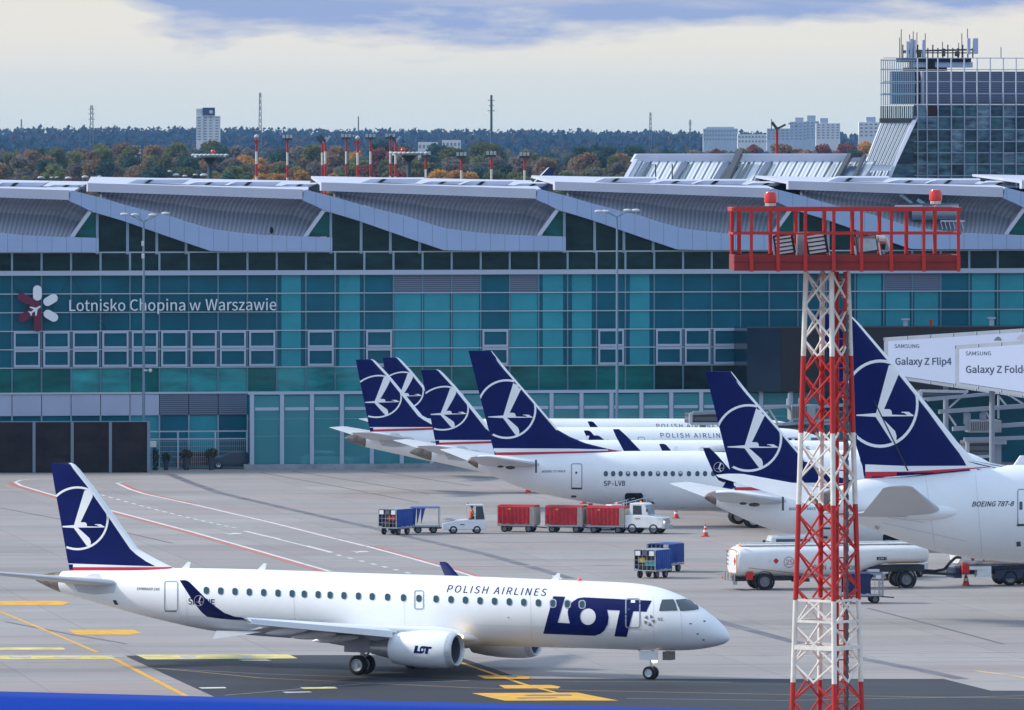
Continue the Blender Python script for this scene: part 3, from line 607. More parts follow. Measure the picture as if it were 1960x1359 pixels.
for pts in ([(1945, 1037), (1953, 1036), (1954, 1045), (1946, 1046)], [(1675, 1005), (1684, 1008), (1682, 1014), (1674, 1011)]): decal('drain_vent', fill2d([pts]), S8, B8, DKGREY if pts[0][0] > 1900 else GREY, WB, off=.02)
x, z = S8.plane(1950, 889); mb = MB(); mb.prism([(x + .3, -.04, z - .1), (x - .4, -.04, z - .1), (x + .1, -.04, z + .5), (x + .5, -.04, z + .5)], (0, .08, 0)); mb.build('aerial', WHITE, WB)
SEAMF = M('panel_seam', (.52, .54, .58), .5)
for a, b in (((1770, 900), (1790, 1052)), ((1866, 895), (1880, 1066)), ((1700, 990), (1770, 1000)), ((1690, 1001), (1850, 1036))):
    nx, ny = -(b[1] - a[1]), b[0] - a[0]; L = math.hypot(nx, ny); nx, ny = nx / L * .35, ny / L * .35
    decal('panel_seam', fill2d([[(a[0] + nx, a[1] + ny), (b[0] + nx, b[1] + ny), (b[0] - nx, b[1] - ny), (a[0] - nx, a[1] - ny)]]), S8, B8, SEAMF, WB, off=.01, step=8)
# ------------------------------------------------------------------ the terminal
FA = 9.5
TB = empty('terminal_building', (-16.2, 682, 0), R(FA), 'long teal glass airport terminal with a sawtooth roof across the view', 'airport terminal')
fu, fn = Vector((math.cos(R(FA)), math.sin(R(FA)), 0)), Vector((-math.sin(R(FA)), math.cos(R(FA)), 0))
TP = Vector((-16.2, 682, 0))
def fac(px, py, off=0.0, base=TP, u=fu, n=fn):
    r = rdir(px, py); d = (off + (base - Vector((0, 0, 0))).dot(n)) / Vector((r.x, r.y, 0)).dot(n); p = CAM + r * d
    return (p - base).dot(u), p.z
def FU(px, off=0.0): return fac(px, 500, off)[0]
def FZ(py, px=600, off=0.0): return fac(px, py, off)[1]
def F3(px, py, off=0.0): a, b = fac(px, py, off); return Vector((a, off, b))
def jointed(name, col, pitch, rough=.45, dark=.45, w=.035, vert=False, bump=0.0):
    m = M(name, col, rough, var=.05, vscale=.35); nt = m.node_tree; b = nt.nodes['Principled BSDF']; src = b.inputs['Base Color'].links[0].from_socket
    t = nt.nodes.new('ShaderNodeTexCoord'); sp = nt.nodes.new('ShaderNodeSeparateXYZ'); nt.links.new(t.outputs['Object'], sp.inputs[0])
    f = mth('FRACT', mth('DIVIDE', sp.outputs[2 if vert else 0], pitch, nodes=nt.nodes, links=nt.links), None, False, nt.nodes, nt.links)
    f = mth('LESS_THAN', f, w / pitch, False, nt.nodes, nt.links)
    o = mixc(mth('MULTIPLY', f, dark, nodes=nt.nodes, links=nt.links), src, tuple(c * .25 for c in (lin(col) if isinstance(col, str) else col)), nt.nodes, nt.links); nt.links.new(o, b.inputs['Base Color']); return m
G_DARK = M('blue_glass', (.0035, .10, .150), .2, var=.22, vscale=.25, spec=.16)
G_MID = M('teal_glass', (.005, .118, .178), .2, var=.2, vscale=.25, spec=.16)
G_PALE = M('pale_teal_glass', (.034, .28, .345), .3, var=.14, vscale=.3, spec=.16)
G_GREEN = M('green_glass_refl', (.002, .125, .122), .15, var=.5, vscale=.22, stretch=(1, 1, 3.5), bump=.15, bscale=1.2, spec=.2)  # reflection streaks put into the colour as stretched noise
G_GREEN2 = M('pale_green_glass_refl', (.010, .25, .27), .2, var=.55, vscale=.25, stretch=(1, 1, 4))  # paler panes: brighter reflections put into the colour
G_TOP = M('dark_clerestory_glass', (.002, .013, .022), .08, var=.9, vscale=.5, bump=.25, bscale=.6, spec=.16, vcol=(.006, .05, .05), stretch=(1, 1, 2.5))  # dark reflections and ceiling put into the colour as greenish noise
MULL = M('silver_mullion', (.24, .36, .46), .4, .2)
TRANS = M('white_transom', (.44, .52, .60), .45)
MULD = M('teal_mullion', (.09, .21, .29), .4, .2)
FRAME = M('white_window_frame', (.40, .46, .58), .45)
FASC = jointed('fascia_panel_shade', (.30, .41, .62), 1.2, dark=.75)  # blue of the shade put into the eaves colour
FASC2 = M('fascia_panel_lit', (.50, .53, .64), .45, var=.05, vscale=.4)  # lighter copy for the upper band, its brighter light put into the colour
ROOF = M('roof_sheet', (.42, .46, .54), .42, .15, var=.08, vscale=.4)
ROOF2 = M('roof_sheet_rib_shade', (.27, .30, .37), .5, .1)  # seam shadow put into every other rib face as a darker colour
ROOF.node_tree.nodes['Principled BSDF'].inputs['Roughness'].default_value = .4
LOUV = jointed('louvre_slats', (.13, .17, .27), .17, dark=.8, w=.07, vert=True)
PANEL = M('pale_cladding_panel', (.40, .46, .60), .5, var=.06, vscale=.4)
DARKV = M('dark_void', (.003, .008, .014), .8)
u0 = FU(22.7); MW = (FU(1417) - u0) / 25
def UK(k): return u0 + MW * k
rows = [FZ(y) for y in (482, 517, 526, 561, 596.5, 632, 667, 702, 750)]
K0, K1 = -14, 62
pale_cols = {9: .17, 11: .15, 13: .04, 14: .06, 15: .05, 17: .04, 18: .15, 19: .16, 21: .16, 29: .08, 30: .08, 31: .08, 33: .10, 34: .08, 36: .1, 37: .08, 39: .1}  # columns with a pale inner blind; value is the side margin
pale_cols.update({k: .1 for k in range(41, 62) if k % 4 != 1}); pale_cols.update({k: .1 for k in range(-13, -3, 2)})
louv = {13, 14, 15, 17, 30, 31, 37}
framed = set(range(0, 9)) | {10, 12, 16, 20, 22, 23, 24, 25}
# glazing, storey by storey
mb = MB(); mg = MB(); mt = MB(); ml = {}
for k in range(K0, K1):
    a, b = UK(k), UK(k + 1)
    for r in range(2, 7):
        z1, z0 = rows[r], rows[r + 1]
        if r == 2 and k in louv: ml[k] = (a, b, z0, z1); continue
        dk = 1 if (k * 7 + r * 3) % 5 < 2 and not (0 <= k <= 8) else 0
        if k in pale_cols:
            m_ = pale_cols[k] * (b - a)
            mb.quad((a, 0, z0), (a + m_, 0, z0), (a + m_, 0, z1), (a, 0, z1), 0); mb.quad((b - m_, 0, z0), (b, 0, z0), (b, 0, z1), (b - m_, 0, z1), 0)
            mb.quad((a + m_, 0, z0), (b - m_, 0, z0), (b - m_, 0, z1), (a + m_, 0, z1), 2)
        else: mb.quad((a, 0, z0), (b, 0, z0), (b, 0, z1), (a, 0, z1), dk)
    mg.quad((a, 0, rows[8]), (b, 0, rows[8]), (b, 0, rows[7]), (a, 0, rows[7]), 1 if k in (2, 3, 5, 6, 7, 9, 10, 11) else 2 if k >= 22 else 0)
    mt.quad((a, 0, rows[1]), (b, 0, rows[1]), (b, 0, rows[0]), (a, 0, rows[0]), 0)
mb.build('glazing', [G_DARK, G_MID, G_PALE], TB, recalc=False); mg.build('green_glazing', [G_GREEN, G_GREEN2, G_TOP], TB, recalc=False); mt.build('clerestory_glazing', G_TOP, TB, recalc=False)
for k, (a, b, z0, z1) in ml.items():
    mb = MB(); mb.bx(a + .05, b - .05, -.05, .1, z0 + .05, z1 - .02)
    mb.build('louvre', LOUV, TB)
mb = MB()
for k in range(K0, K1 + 1):
    mb.bx(UK(k) - .06, UK(k) + .06, -.10, -.004, rows[8], rows[2] + .0, 0); mb.bx(UK(k) - .08, UK(k) + .08, -.12, -.004, rows[1], rows[0], 1)
mb.build('mullion_grid', [MULD, MULL], TB)
mb = MB()
for r in (3, 4, 5, 6, 7): mb.bx(UK(K0), UK(K1), -.17, -.105, rows[r] - .035, rows[r] + .04)
mb.bx(UK(K0), UK(K1), -.2, -.105, rows[8] - .10, rows[8] + .06); mb.bx(UK(K0), UK(K1), -.16, -.125, rows[0] - .05, rows[0] + .05)
mb.build('transom_grid', TRANS, TB)
mb = MB(); mb.bx(UK(K0), UK(K1), -.45, -.002, rows[2], rows[1]); mb.build('silver_band', FRAME, TB)
for k in sorted(framed):
    for r in (5, 6):
        a, b, z1, z0 = UK(k) + .13, UK(k + 1) - .13, rows[r] - .03, rows[r + 1] + .06
        mb = MB(); t = .15
        mb.bx(a, b, -.24, -.12, z1 - t, z1); mb.bx(a, b, -.24, -.12, z0, z0 + t * 1.3); mb.bx(a, a + t, -.24, -.12, z0 + t * 1.3, z1 - t); mb.bx(b - t, b, -.24, -.12, z0 + t * 1.3, z1 - t)
        w = mb.build('window', FRAME, TB)
        mb = MB(); mb.quad((a + t, -.13, z0 + t), (b - t, -.13, z0 + t), (b - t, -.13, z1 - t), (a + t, -.13, z1 - t)); mb.build('pane', G_DARK, w, recalc=False)
BR = M('inner_brace', (.02, .15, .20), .5)
for x0, y0, x1, y1 in ((22, 530, 60, 600), (134, 530, 75, 640), (140, 530, 250, 700), (248, 530, 140, 700), (134, 640, 90, 695), (30, 690, 70, 640), (80, 620, 128, 700)):
    mb = MB(); mb.bar(F3(x0, y0, -.03), F3(x1, y1, -.03), .14, .02); mb.build('cross_brace', BR, TB)
# lower storeys on the left: cladding, louvres, ground glass
zc1, zc0 = FZ(753), FZ(793)
for k in range(K0, 8):
    a, b = UK(k) + .03, UK(k + 1) - .03
    mb = MB(); mb.bx(a, b, -.12, 0, zc0, zc1); mb.build('cladding_panel', PANEL if k < 5 else LOUV, TB)
mb = MB()
for k in range(K0, K1): mb.quad((UK(k), 0, 0), (UK(k + 1), 0, 0), (UK(k + 1), 0, zc0), (UK(k), 0, zc0), (0, 1, 0, 0, 2, 1, 2, 0)[k % 8])
mb.quad((UK(8), -.02, zc0), (UK(K1), -.02, zc0), (UK(K1), -.02, zc1), (UK(8), -.02, zc1), 1)
mb.build('ground_floor_glazing', [G_DARK, G_MID, G_PALE], TB, recalc=False)
mb = MB()
for k in range(K0, 9): mb.bx(UK(k) - .06, UK(k) + .06, -.14, -.004, 0, zc0)
mb.build('ground_floor_lattice', MULL, TB)
mb = MB(); mb.bx(UK(K0), UK(K1), .35, 45, 0, rows[0] - .1); mb.build('building_core', DARKV, TB)
# sawtooth roof
BOT = [(-3, 380), (37, 401), (106, 422), (160, 441), (215, 460), (267, 477.5), (300, 478.5), (500, 478.5)]
TOP = [(3, 362), (52.6, 374.5), (106, 390), (160, 404), (193, 411.6), (218.6, 420.5), (246.7, 429), (273.5, 436), (301.6, 440), (356, 446), (430, 449.5), (500, 452)]
def yt(dx): return interp(dx, TOP)
def yb(dx): return interp(dx, BOT)
def yub(dx): return interp(dx, [(-420, 365), (-5, 380)]) if dx < 0 else yb(dx)
PK = [-758, -311, 136, 583, 1030, 1477, 1924, 2371, 2818, 3265]
for P in PK:
    dy = (1030 - P) * .003; o_ = -1.3
    # sloping edge beam turning into the level eaves band
    dxs = [0, 3, 20, 37, 52.6, 80, 106, 133, 160, 193, 218.6, 246.7, 267, 273.5, 301.6, 356, 430, 500]
    mb = MB(); rg = []
    for dx in dxs:
        a, b = F3(P + dx, (yt(dx) if dx >= 3 else 361.5) + dy, o_), F3(P + dx - (0 if dx > 3 else 4), yb(dx) + dy, o_)
        rg.append([a, b, b + Vector((0, .7, 0)), a + Vector((0, .7, 0))])
    mb.loft(rg); mb.build('eaves_band', FASC, TB)
    # upper edge band
    mb = MB(); rg = []
    for dx in (-415, -300, -200, -100, -4):
        a, b = F3(P + dx, interp(dx, [(-415, 349), (0, 361.5)]) + dy, o_ - .15), F3(P + dx, yub(dx) + dy, o_ - .1)
        rg.append([a, b, b + Vector((0, .9, 0)), a + Vector((0, .9, 0))])
    mb.loft(rg); mb.build('upper_fascia', FASC2, TB)
    # concave ribbed roof between the two
    mb = MB(); NU = 96; prof = [(0, 0), (.75, .17), (1.5, .33), (2.1, .45), (2.5, .55), (2.6, .66), (2.4, .78), (1.9, .88), (1.1, .95), (.15, 1.0)]
    rg = []
    for i in range(NU + 1):
        t = i / NU; xb = P - 392 + 392 * t; xt = P - 386 + 423 * t
        B = F3(xb, yt(xb - (P - 447)) + dy + 2, -.7); T = F3(xt, yub(xt - P) + dy - 1.5, -.7); h = T.z - B.z; rib = .10 if i % 2 else 0
        rg.append([Vector((B.x + (T.x - B.x) * s_, -.7 + y_ * max(.35, h / 3.0) + rib * (1 - s_), B.z + h * s_ + rib * .6)) for y_, s_ in prof])
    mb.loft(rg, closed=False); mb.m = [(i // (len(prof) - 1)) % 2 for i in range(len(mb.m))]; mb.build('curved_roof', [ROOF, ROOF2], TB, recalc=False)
    mb = MB(); end = rg[-1]; mb.loft([[p + Vector((0, -.05, 0)) for p in end], [p + Vector((.28, -.1, 0)) for p in end]], closed=False)
    a, b = F3(P + 0, 452 + dy, -1.0), F3(P + 36, 402 + dy, -1.0); mb.bar(a, b, .3, .3); mb.build('roof_verge', FASC2, TB)
    # gable glass under the sloping beam
    pts = [(2, 451), (36, 403), (106, 420), (160, 439), (215, 458), (272, 480), (52, 484), (52, 452)]
    mb = MB(); mb.add([F3(P + dx, y + dy, .02) for dx, y in pts], [(0, 1, 6, 7), (1, 2, 6), (2, 3, 6), (3, 4, 6), (4, 5, 6)][0:1] + [(1, 2, 3, 4, 5, 6)], 0); mb.build('gable_glazing', G_TOP, TB, recalc=False)
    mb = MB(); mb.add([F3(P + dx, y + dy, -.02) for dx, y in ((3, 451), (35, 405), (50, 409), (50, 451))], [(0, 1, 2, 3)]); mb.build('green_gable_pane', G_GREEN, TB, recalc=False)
    mb = MB()
    for dx in (50, 108, 164, 220):
        mb.bar(F3(P + dx, 484 + dy, -.1), F3(P + dx, yb(dx) + dy - 2, -.1), .22, .12)
    mb.build('gable_lattice', MULL, TB)
    # flat roof and rooflights behind the upper band
    a = F3(P - 415, 349 + dy, -1); b = F3(P + 8, 361 + dy, -1)
    mb = MB(); mb.prism([(a.x, -.4, a.z - .25), (b.x, -.4, b.z - .25), (b.x + 6, 40, b.z + .25), (a.x + 5, 40, a.z + .1)], (0, 0, .2)); mb.build('roof_deck', FASC2, TB)
    for j, (dx, w_, h_) in enumerate(((-330, 95, .34), (-215, 60, .26), (-140, 80, .36), (-42, 50, .28))):
        q = F3(P + dx, 352 + dy, 7 + 2 * j); e = F3(P + dx + w_, 352 + dy, 7 + 2 * j)
        mb = MB(); z_ = interp(dx, [(-415, a.z), (0, b.z)]); mb.prism([(q.x - .5, 7 + 2 * j, z_), (e.x, 7 + 2 * j, z_), (e.x + .6, 7 + 2 * j, z_ + h_), (q.x + .4, 7 + 2 * j, z_ + h_)], (.8, 4, .1)); rl = mb.build('rooflight', FASC2, TB)
        mb = MB(); mb.prism([(q.x + 1.0, 6.9 + 2 * j, z_ + .05), (q.x + 1.35, 6.9 + 2 * j, z_ + .05), (q.x + 1.75, 6.9 + 2 * j, z_ + h_), (q.x + 1.4, 6.9 + 2 * j, z_ + h_)], (0, .08, 0)); mb.build('rooflight_glass', G_TOP, rl)
# glazed clerestory behind the second bay and the duct box behind the third
for P, x0, x1, yy0, yy1 in ((583, 176, 300, 362, 405), (1030, 632, 700, 362, 392), (1924, 1735, 1830, 372, 420)):
    mb = MB(); mb.add([F3(x0, 364, 2.5), F3(x0 + 20, yy0, 2.5), F3(x1, yy0, 2.5), F3(x1 + 8, yy1, 2.5), F3(x0 + 60, yy1 - 12, 2.5)], [(0, 1, 2, 3, 4)]); c = mb.build('rear_clerestory', G_MID, TB, recalc=False)
    mb = MB()
    for k in range(5): mb.bar(F3(x0 + 24 + k * (x1 - x0) / 6, yy0, 2.4), F3(x0 + 44 + k * (x1 - x0) / 6, yy1, 2.4), .18, .1)
    mb.bar(F3(x0 + 20, yy0 + 6, 2.35), F3(x1, yy0 + 6, 2.35), .3, .1); mb.build('clerestory_bars', FRAME, c)
# silver air duct with a black mouth slung under the right-hand bay
mb = MB(); a, b = F3(1745, 404, -.2), F3(1835, 404, -.9); mb.tube(a, b, .75, 20); dct = mb.build('air_duct', M('duct_steel', (.25, .33, .42), .35, .6), TB, smooth=True, angle=50)
mb = MB(); mb.tube(b, b + (b - a).normalized() * .04, .62, 20); mb.build('duct_mouth', DARKV, dct)
mb = MB(); mb.bar(F3(1722, 372, -.4), F3(1760, 400, -.4), .22); mb.bar(F3(1755, 382, -.6), F3(1775, 395, -.6), .3); mb.build('duct_strut', MULL, dct)
mb = MB(); mb.bar(F3(1712, 395, -.9), F3(1765, 395, -.9), .22); mb.bar(F3(1800, 423, -1), F3(1846, 423, -1), .12)
for k in range(6): mb.bar(F3(1800 + 8 * k, 423, -1), F3(1804 + 8 * k, 438, -1), .06)
mb.build('duct_platform', FASC2, dct)
mb = MB(); mb.sphere(F3(520, 441, -1.2), .16, 8, 0, (1, 1, 1.9)); mb.build('roof_vent', DARKV, TB)
# airport sign on the facade
SIGNW = M('sign_white', (.74, .77, .82), .4); SIGNR = M('sign_claret', (.115, .002, .035), .4)
SG = empty('airport_sign', TP + fu * FU(300) + Vector((0, 0, 0)), R(FA), 'six-petal emblem and white raised lettering Lotnisko Chopina w Warszawie on the glass facade', 'sign')
su = FU(300)
def wl3(px, py, off): a, b = fac(px, py, off); return Vector((a - su, off, b))
def plate(name, pts, off, th, mat, parent):
    vs, fs = fill2d([pts]) if not isinstance(pts, tuple) else pts
    return solid(name, [wl3(x, y, off) for x, y in vs], fs, Vector((0, th, 0)), mat, parent)
def solid(name, vs, fs, ext, mat, parent):
    bm = bmesh.new(); bv = [bm.verts.new(v) for v in vs]
    for f in fs:
        try: bm.faces.new([bv[i] for i in f])
        except ValueError: pass
    r = bmesh.ops.extrude_face_region(bm, geom=bm.faces[:]); bmesh.ops.translate(bm, vec=ext, verts=[e for e in r['geom'] if isinstance(e, bmesh.types.BMVert)])
    bmesh.ops.recalc_face_normals(bm, faces=bm.faces)
    me = bpy.data.meshes.new(name); bm.to_mesh(me); bm.free(); me.materials.append(mat); o = bpy.data.objects.new(name, me); COL.objects.link(o); o.parent = parent; return o
def pill(cx, cy, ang, L, w, n=8):
    ca, sa = math.cos(R(ang)), math.sin(R(ang)); out = []
    for e, s_ in ((1, -90), (-1, 90)):
        for k in range(n + 1):
            t = R(s_ + 180 * k / n); x, y = e * (L / 2 - w / 2) + w / 2 * math.cos(t), w / 2 * math.sin(t); out.append((cx + x * ca - y * sa, cy + x * sa + y * ca))
    return out
def c6(a, b): return (a * .3237, 480 + b * .3237)
for (cx, cy), an, m_ in ((c6(221, 250), 90, SIGNW), (c6(299, 291), -30, SIGNW), (c6(301, 384), 30, SIGNW)):
    plate('emblem_petal', pill(cx, cy, an, 29.5, 16.5), -.62, .12, m_, SG)
for (cx, cy), an, L in ((c6(170, 296), 28, 47), (c6(172, 375), 150, 47), (c6(223, 405), 90, 47)):
    plate('emblem_petal', pill(cx, cy, an, L, 15.5), -.62 + .003 * (an % 7), .12, SIGNR, SG)
pc = c6(207, 350)
pl = [(0, -18), (2.2, -14), (2.4, -6), (13, 4), (13, 7.5), (2.4, 2), (1.8, 10), (6, 14), (6, 16.5), (0, 14.5), (-6, 16.5), (-6, 14), (-1.8, 10), (-2.4, 2), (-13, 7.5), (-13, 4), (-2.4, -6), (-2.2, -14)]
ca, sa = math.cos(R(55)), math.sin(R(55)); plate('emblem_aeroplane', [(pc[0] + .78 * (x * ca - y * sa), pc[1] + .78 * (x * sa + y * ca)) for x, y in pl], -.70, .06, SIGNW, SG)
x = 0
for wd, xa, xb in (('Lotnisko', 133, 240), ('Chopina', 249, 354.5), ('w', 363, 384), ('Warszawie', 393.5, 529)):
    bl = 595.2 - (xa - 133) * .0042; H1 = {'w': 1}.get(wd, 1)
    vs, fs = text_px(wd, xa, bl, xb, bl - .3, 1.0, 0, 0); hmax = max(bl - v.y for v in vs); k_ = (15.4 if wd == 'w' else 23.2) / hmax if wd != 'Chopina' else 23.2 / hmax
    vs = [Vector((v.x, bl - (bl - v.y) * k_)) for v in vs]; plate('sign_word', (vs, fs), -.6, .14, SIGNW, SG)
# ------------------------------------------------------------------ ground, apron, taxiway and painted lines
def ground_mat(name, c1, c2, kind):
    m = bpy.data.materials.new(name); m.use_nodes = True; nt = m.node_tree; b = nt.nodes['Principled BSDF']; L = nt.links; A = dict(nodes=nt.nodes, links=L)
    t = nt.nodes.new('ShaderNodeTexCoord'); P = t.outputs['Object']
    def nz(scale, st, det=6, rough=.6, rot=0):
        mp = nt.nodes.new('ShaderNodeMapping'); mp.inputs['Scale'].default_value = st; mp.inputs['Rotation'].default_value = (0, 0, rot); L.new(P, mp.inputs[0])
        n = N(nt.nodes, 'ShaderNodeTexNoise', inp={'Scale': scale, 'Detail': det, 'Roughness': rough}); L.new(mp.outputs[0], n.inputs['Vector']); return n.outputs['Fac']
    def cr(f, lo, k): return mth('MULTIPLY', mth('SUBTRACT', f, lo, **A), k, True, **A)
    base = mixc(cr(nz(.06, (1, .35, 1)), .3, 2.2), c1, c2, **A)
    if kind == 'concrete':
        mp = nt.nodes.new('ShaderNodeMapping'); mp.inputs['Rotation'].default_value = (0, 0, R(-9.5)); L.new(P, mp.inputs[0])
        sp = nt.nodes.new('ShaderNodeSeparateXYZ'); L.new(mp.outputs[0], sp.inputs[0])
        cell = N(nt.nodes, 'ShaderNodeTexWhiteNoise', noise_dimensions='2D'); cb = nt.nodes.new('ShaderNodeCombineXYZ')
        for i in (0, 1): L.new(mth('FLOOR', mth('DIVIDE', sp.outputs[i], 7.5, **A), None, **A), cb.inputs[i])
        L.new(cb.outputs[0], cell.inputs['Vector'])
        base = mixc(mth('MULTIPLY', cell.outputs['Value'], .35, **A), base, tuple(v * .80 for v in c1), **A)
        base = mixc(cr(nz(.035, (1, 2.2, 1), 5), .52, 3.0), base, (.325, .245, .235), **A)                      # rusty wash
        base = mixc(mth('MULTIPLY', cr(nz(.10, (.10, 1.0, 1), 7, .65), .50, 3.5), .62, **A), base, (.115, .115, .125), **A)    # rubber and dirt dragged along the stands
        base = mixc(mth('MULTIPLY', cr(nz(.5, (1, .3, 1), 6, .7), .55, 4), .35, **A), base, (.16, .155, .16), **A)
        for i, w in ((0, .05), (1, .35)):
            f = mth('LESS_THAN', mth('FRACT', mth('DIVIDE', sp.outputs[i], 7.5, **A), None, **A), w / 7.5, **A)
            base = mixc(mth('MULTIPLY', f, .45 if i == 0 else .25, **A), base, (.07, .07, .08), **A)
    elif kind == 'asphalt':
        base = mixc(mth('MULTIPLY', cr(nz(.12, (.08, 1, 1), 6), .5, 3), .6, **A), base, tuple(v * 1.8 for v in c2), **A)
        base = mixc(mth('MULTIPLY', cr(nz(3, (1, .4, 1), 3), .5, 3), .3, **A), base, c1, **A)
    L.new(base, b.inputs['Base Color']); b.inputs['Roughness'].default_value = .8; b.inputs['Specular IOR Level'].default_value = .25
    return m
def sheet(name, pts, z, mat, kind='structure'):
    mb = MB(); mb.add([(p[0], p[1], z) for p in pts], [tuple(range(len(pts)))]); o = mb.build(name, mat); tag(o, kind=kind); o['label'] = None; del o['label']; return o
GRASS = ground_mat('grassland', (.035, .05, .022), (.06, .06, .03), 'grass'); CONC = ground_mat('apron_concrete', (.295, .276, .270), (.355, .337, .332), 'concrete'); ASPH = ground_mat('taxiway_asphalt', (.030, .033, .042), (.046, .05, .062), 'asphalt')
sheet('ground', [(-6000, -60), (6000, -60), (6000, 14000), (-6000, 14000)], -.02, GRASS)
sheet('apron', [(-260, 60), (260, 60), (300, 720), (-300, 720)], 0, CONC)
def gp(l): return [G(x, y) for x, y in l]
sheet('taxiway', gp([(238, 1255), (600, 1254), (868, 1254), (1000, 1299), (1806, 1299.5), (1896, 1322), (2300, 1323), (2300, 1480), (720, 1480), (404, 1331)]), .004, ASPH)
WP = M('white_road_paint', (.62, .62, .63), .7, var=.25, vscale=1.5); RP = M('red_road_paint', (.46, .15, .12), .7, var=.3, vscale=1.2); YP = M('yellow_road_paint', (.68, .36, .02), .7, var=.2, vscale=1.2); PY = M('pale_yellow_paint', (.62, .52, .18), .7, var=.35, vscale=.8); OP = M('amber_line_paint', (.42, .27, .12), .7); FW = M('faded_white_paint', (.42, .41, .42), .75, var=.3, vscale=.5); FR = M('faded_red_paint', (.40, .26, .25), .75, var=.3, vscale=.4); TAR = M('tar_seam', (.135, .132, .155), .7, var=.4, vscale=.3); FT = M('joint_sealant', (.13, .13, .14), .8)
def line(name, px, w, mat, z=.008, shift=0.0):
    P = gp(px); mb = MB(); L = []
    for i, p in enumerate(P):
        d = (P[min(i + 1, len(P) - 1)] - P[max(i - 1, 0)]).normalized(); n = Vector((-d.y, d.x, 0)); L.append((p + n * (shift + w / 2), p + n * (shift - w / 2)))
    for (a, b), (c, d) in zip(L, L[1:]):
        mb.quad(*[Vector((q.x, q.y, z)) for q in (a, b, d, c)])
    return tag(mb.build(name, mat), kind='structure')
def patch(name, px, mat, z=.008): return sheet(name, gp(px), z, mat)
l1 = [(106, 949), (70, 938.5), (40, 929.6), (29, 923)]; l1b = [(29, 923), (40, 919), (66, 917), (103, 915.6), (180, 913)]
line('road_marking', [(632, 1094), (500, 1056), (367, 1018), (280, 995), (211, 977), (150, 961)] + l1, .3, WP); line('road_marking', l1b, .25, WP)
line('road_marking', [(632, 1094), (500, 1056), (367, 1018), (280, 995), (211, 977), (150, 961)] + l1, .45, RP, .008, .42)
l2 = [(698, 1045), (639, 1030.6), (514, 999), (367, 965), (279, 946), (250, 937), (224, 925)]
line('road_marking', l2, .3, WP); line('road_marking', [(224, 925), (235, 922), (275, 918.6), (404, 916.7), (520, 914)], .2, FW); line('road_marking', l2[3:], .35, RP, .008, -.36); line('road_marking', l2[:4], .2, FR, .008, -.36)
for k in range(18):
    t0_, t1_ = k / 18, k / 18 + .03; f = lambda t: (193 + 266 * t, 947 + 65 * t + 3 * math.sin(t * 3)); line('road_dash', [f(t0_), f(t1_)], .22, WP)
for a, b in (((466, 1016.6), (532, 1032)), ((470, 1016.4), (536, 1031.8)), ((532, 1032), (584, 1045)), ((584, 1045), (633, 1057.8)), ((588, 1044.6), (637, 1057.4))): line('road_dash', [a, b], .2, WP)
for k in range(7): line('road_dash', [(645 + k * 22, 1062 + k * 5.6), (652 + k * 22, 1064 + k * 5.6)], .3, WP)
for x, y in ((444, 1021.5), (687, 1056)): patch('painted_arrow', [(x - 18, y - 1.6), (x - 4, y + .2), (x + 3, y - 1.2), (x + 20, y - .6), (x + 16, y + .8), (x + 2, y + 1), (x - 4, y + 2), (x - 10, y)], WP)
line('road_marking', [(908, 1104), (846, 1085), (770, 1064), (700.6, 1045.5)], .3, WP); line('road_marking', [(908, 1104), (846, 1085), (770, 1064), (704, 1045.5)], .3, RP, .008, -.38)
line('road_marking', [(700.6, 1045.5), (735, 1042.3), (970, 1038), (1130, 1033.5), (1380, 1024)], .22, FW); line('road_marking', [(560, 1029), (640, 1032), (720, 1034.5), (790, 1037)], .2, FW)
line('road_marking', [(842, 1084), (1100, 1082.5), (1400, 1081)], .9, FR); line('road_marking', [(640, 945), (880, 940), (1010, 938)], .8, FR); line('road_marking', [(120, 914), (225, 910), (330, 907.5)], .35, RP)
line('road_marking', [(1380, 1239.7), (1600, 1244), (1960, 1248)], .22, FW); line('road_marking', [(1100, 1246), (1380, 1253), (1600, 1256), (1960, 1259)], .22, FW); line('road_marking', [(1430, 1249), (1500, 1248.5), (1620, 1251)], .2, FW)
line('tar_strip', [(323, 907), (365, 924), (422, 944), (551, 974), (720, 1012), (780, 1027), (926, 1060), (1044, 1093), (1090, 1107)], .75, TAR, .006); line('tar_strip', [(1300, 1166), (1380, 1191), (1498, 1223), (1655, 1262), (1770, 1284), (1842, 1300)], .8, TAR, .006)
line('joint_line', [(1661, 1164), (1780, 1195), (1921, 1233)], .25, FT, .006); line('joint_line', [(0, 972), (200, 1010), (330, 1040)], .22, FT, .006); line('joint_line', [(10, 1190), (140, 1215), (240, 1232)], .3, FT, .006); line('joint_line', [(200, 1130), (330, 1150), (420, 1164)], .2, FT, .006)
line('joint_line', [(500, 905), (640, 930), (800, 962)], .2, FT, .006); line('joint_line', [(560, 902), (700, 924), (820, 945)], .2, FT, .006); line('joint_line', [(700, 900), (760, 908), (900, 930)], .2, FT, .006)
line('taxi_line', [(0, 1170.5), (100, 1212), (187, 1249)], .22, YP); line('taxi_line', [(216.6, 1260), (280, 1293), (349, 1329), (420, 1366)], .3, YP); line('taxi_line', [(881, 1268), (949, 1291.6), (1000, 1309), (1060, 1325), (1100, 1337)], .25, YP, .01)
patch('painted_block', [(0, 1150.5), (112, 1150), (134, 1153.5), (120, 1158.5), (0, 1158.5)], YP); patch('painted_block', [(130, 1206), (256, 1205.5), (270, 1211.5), (250, 1215), (146, 1215)], YP)
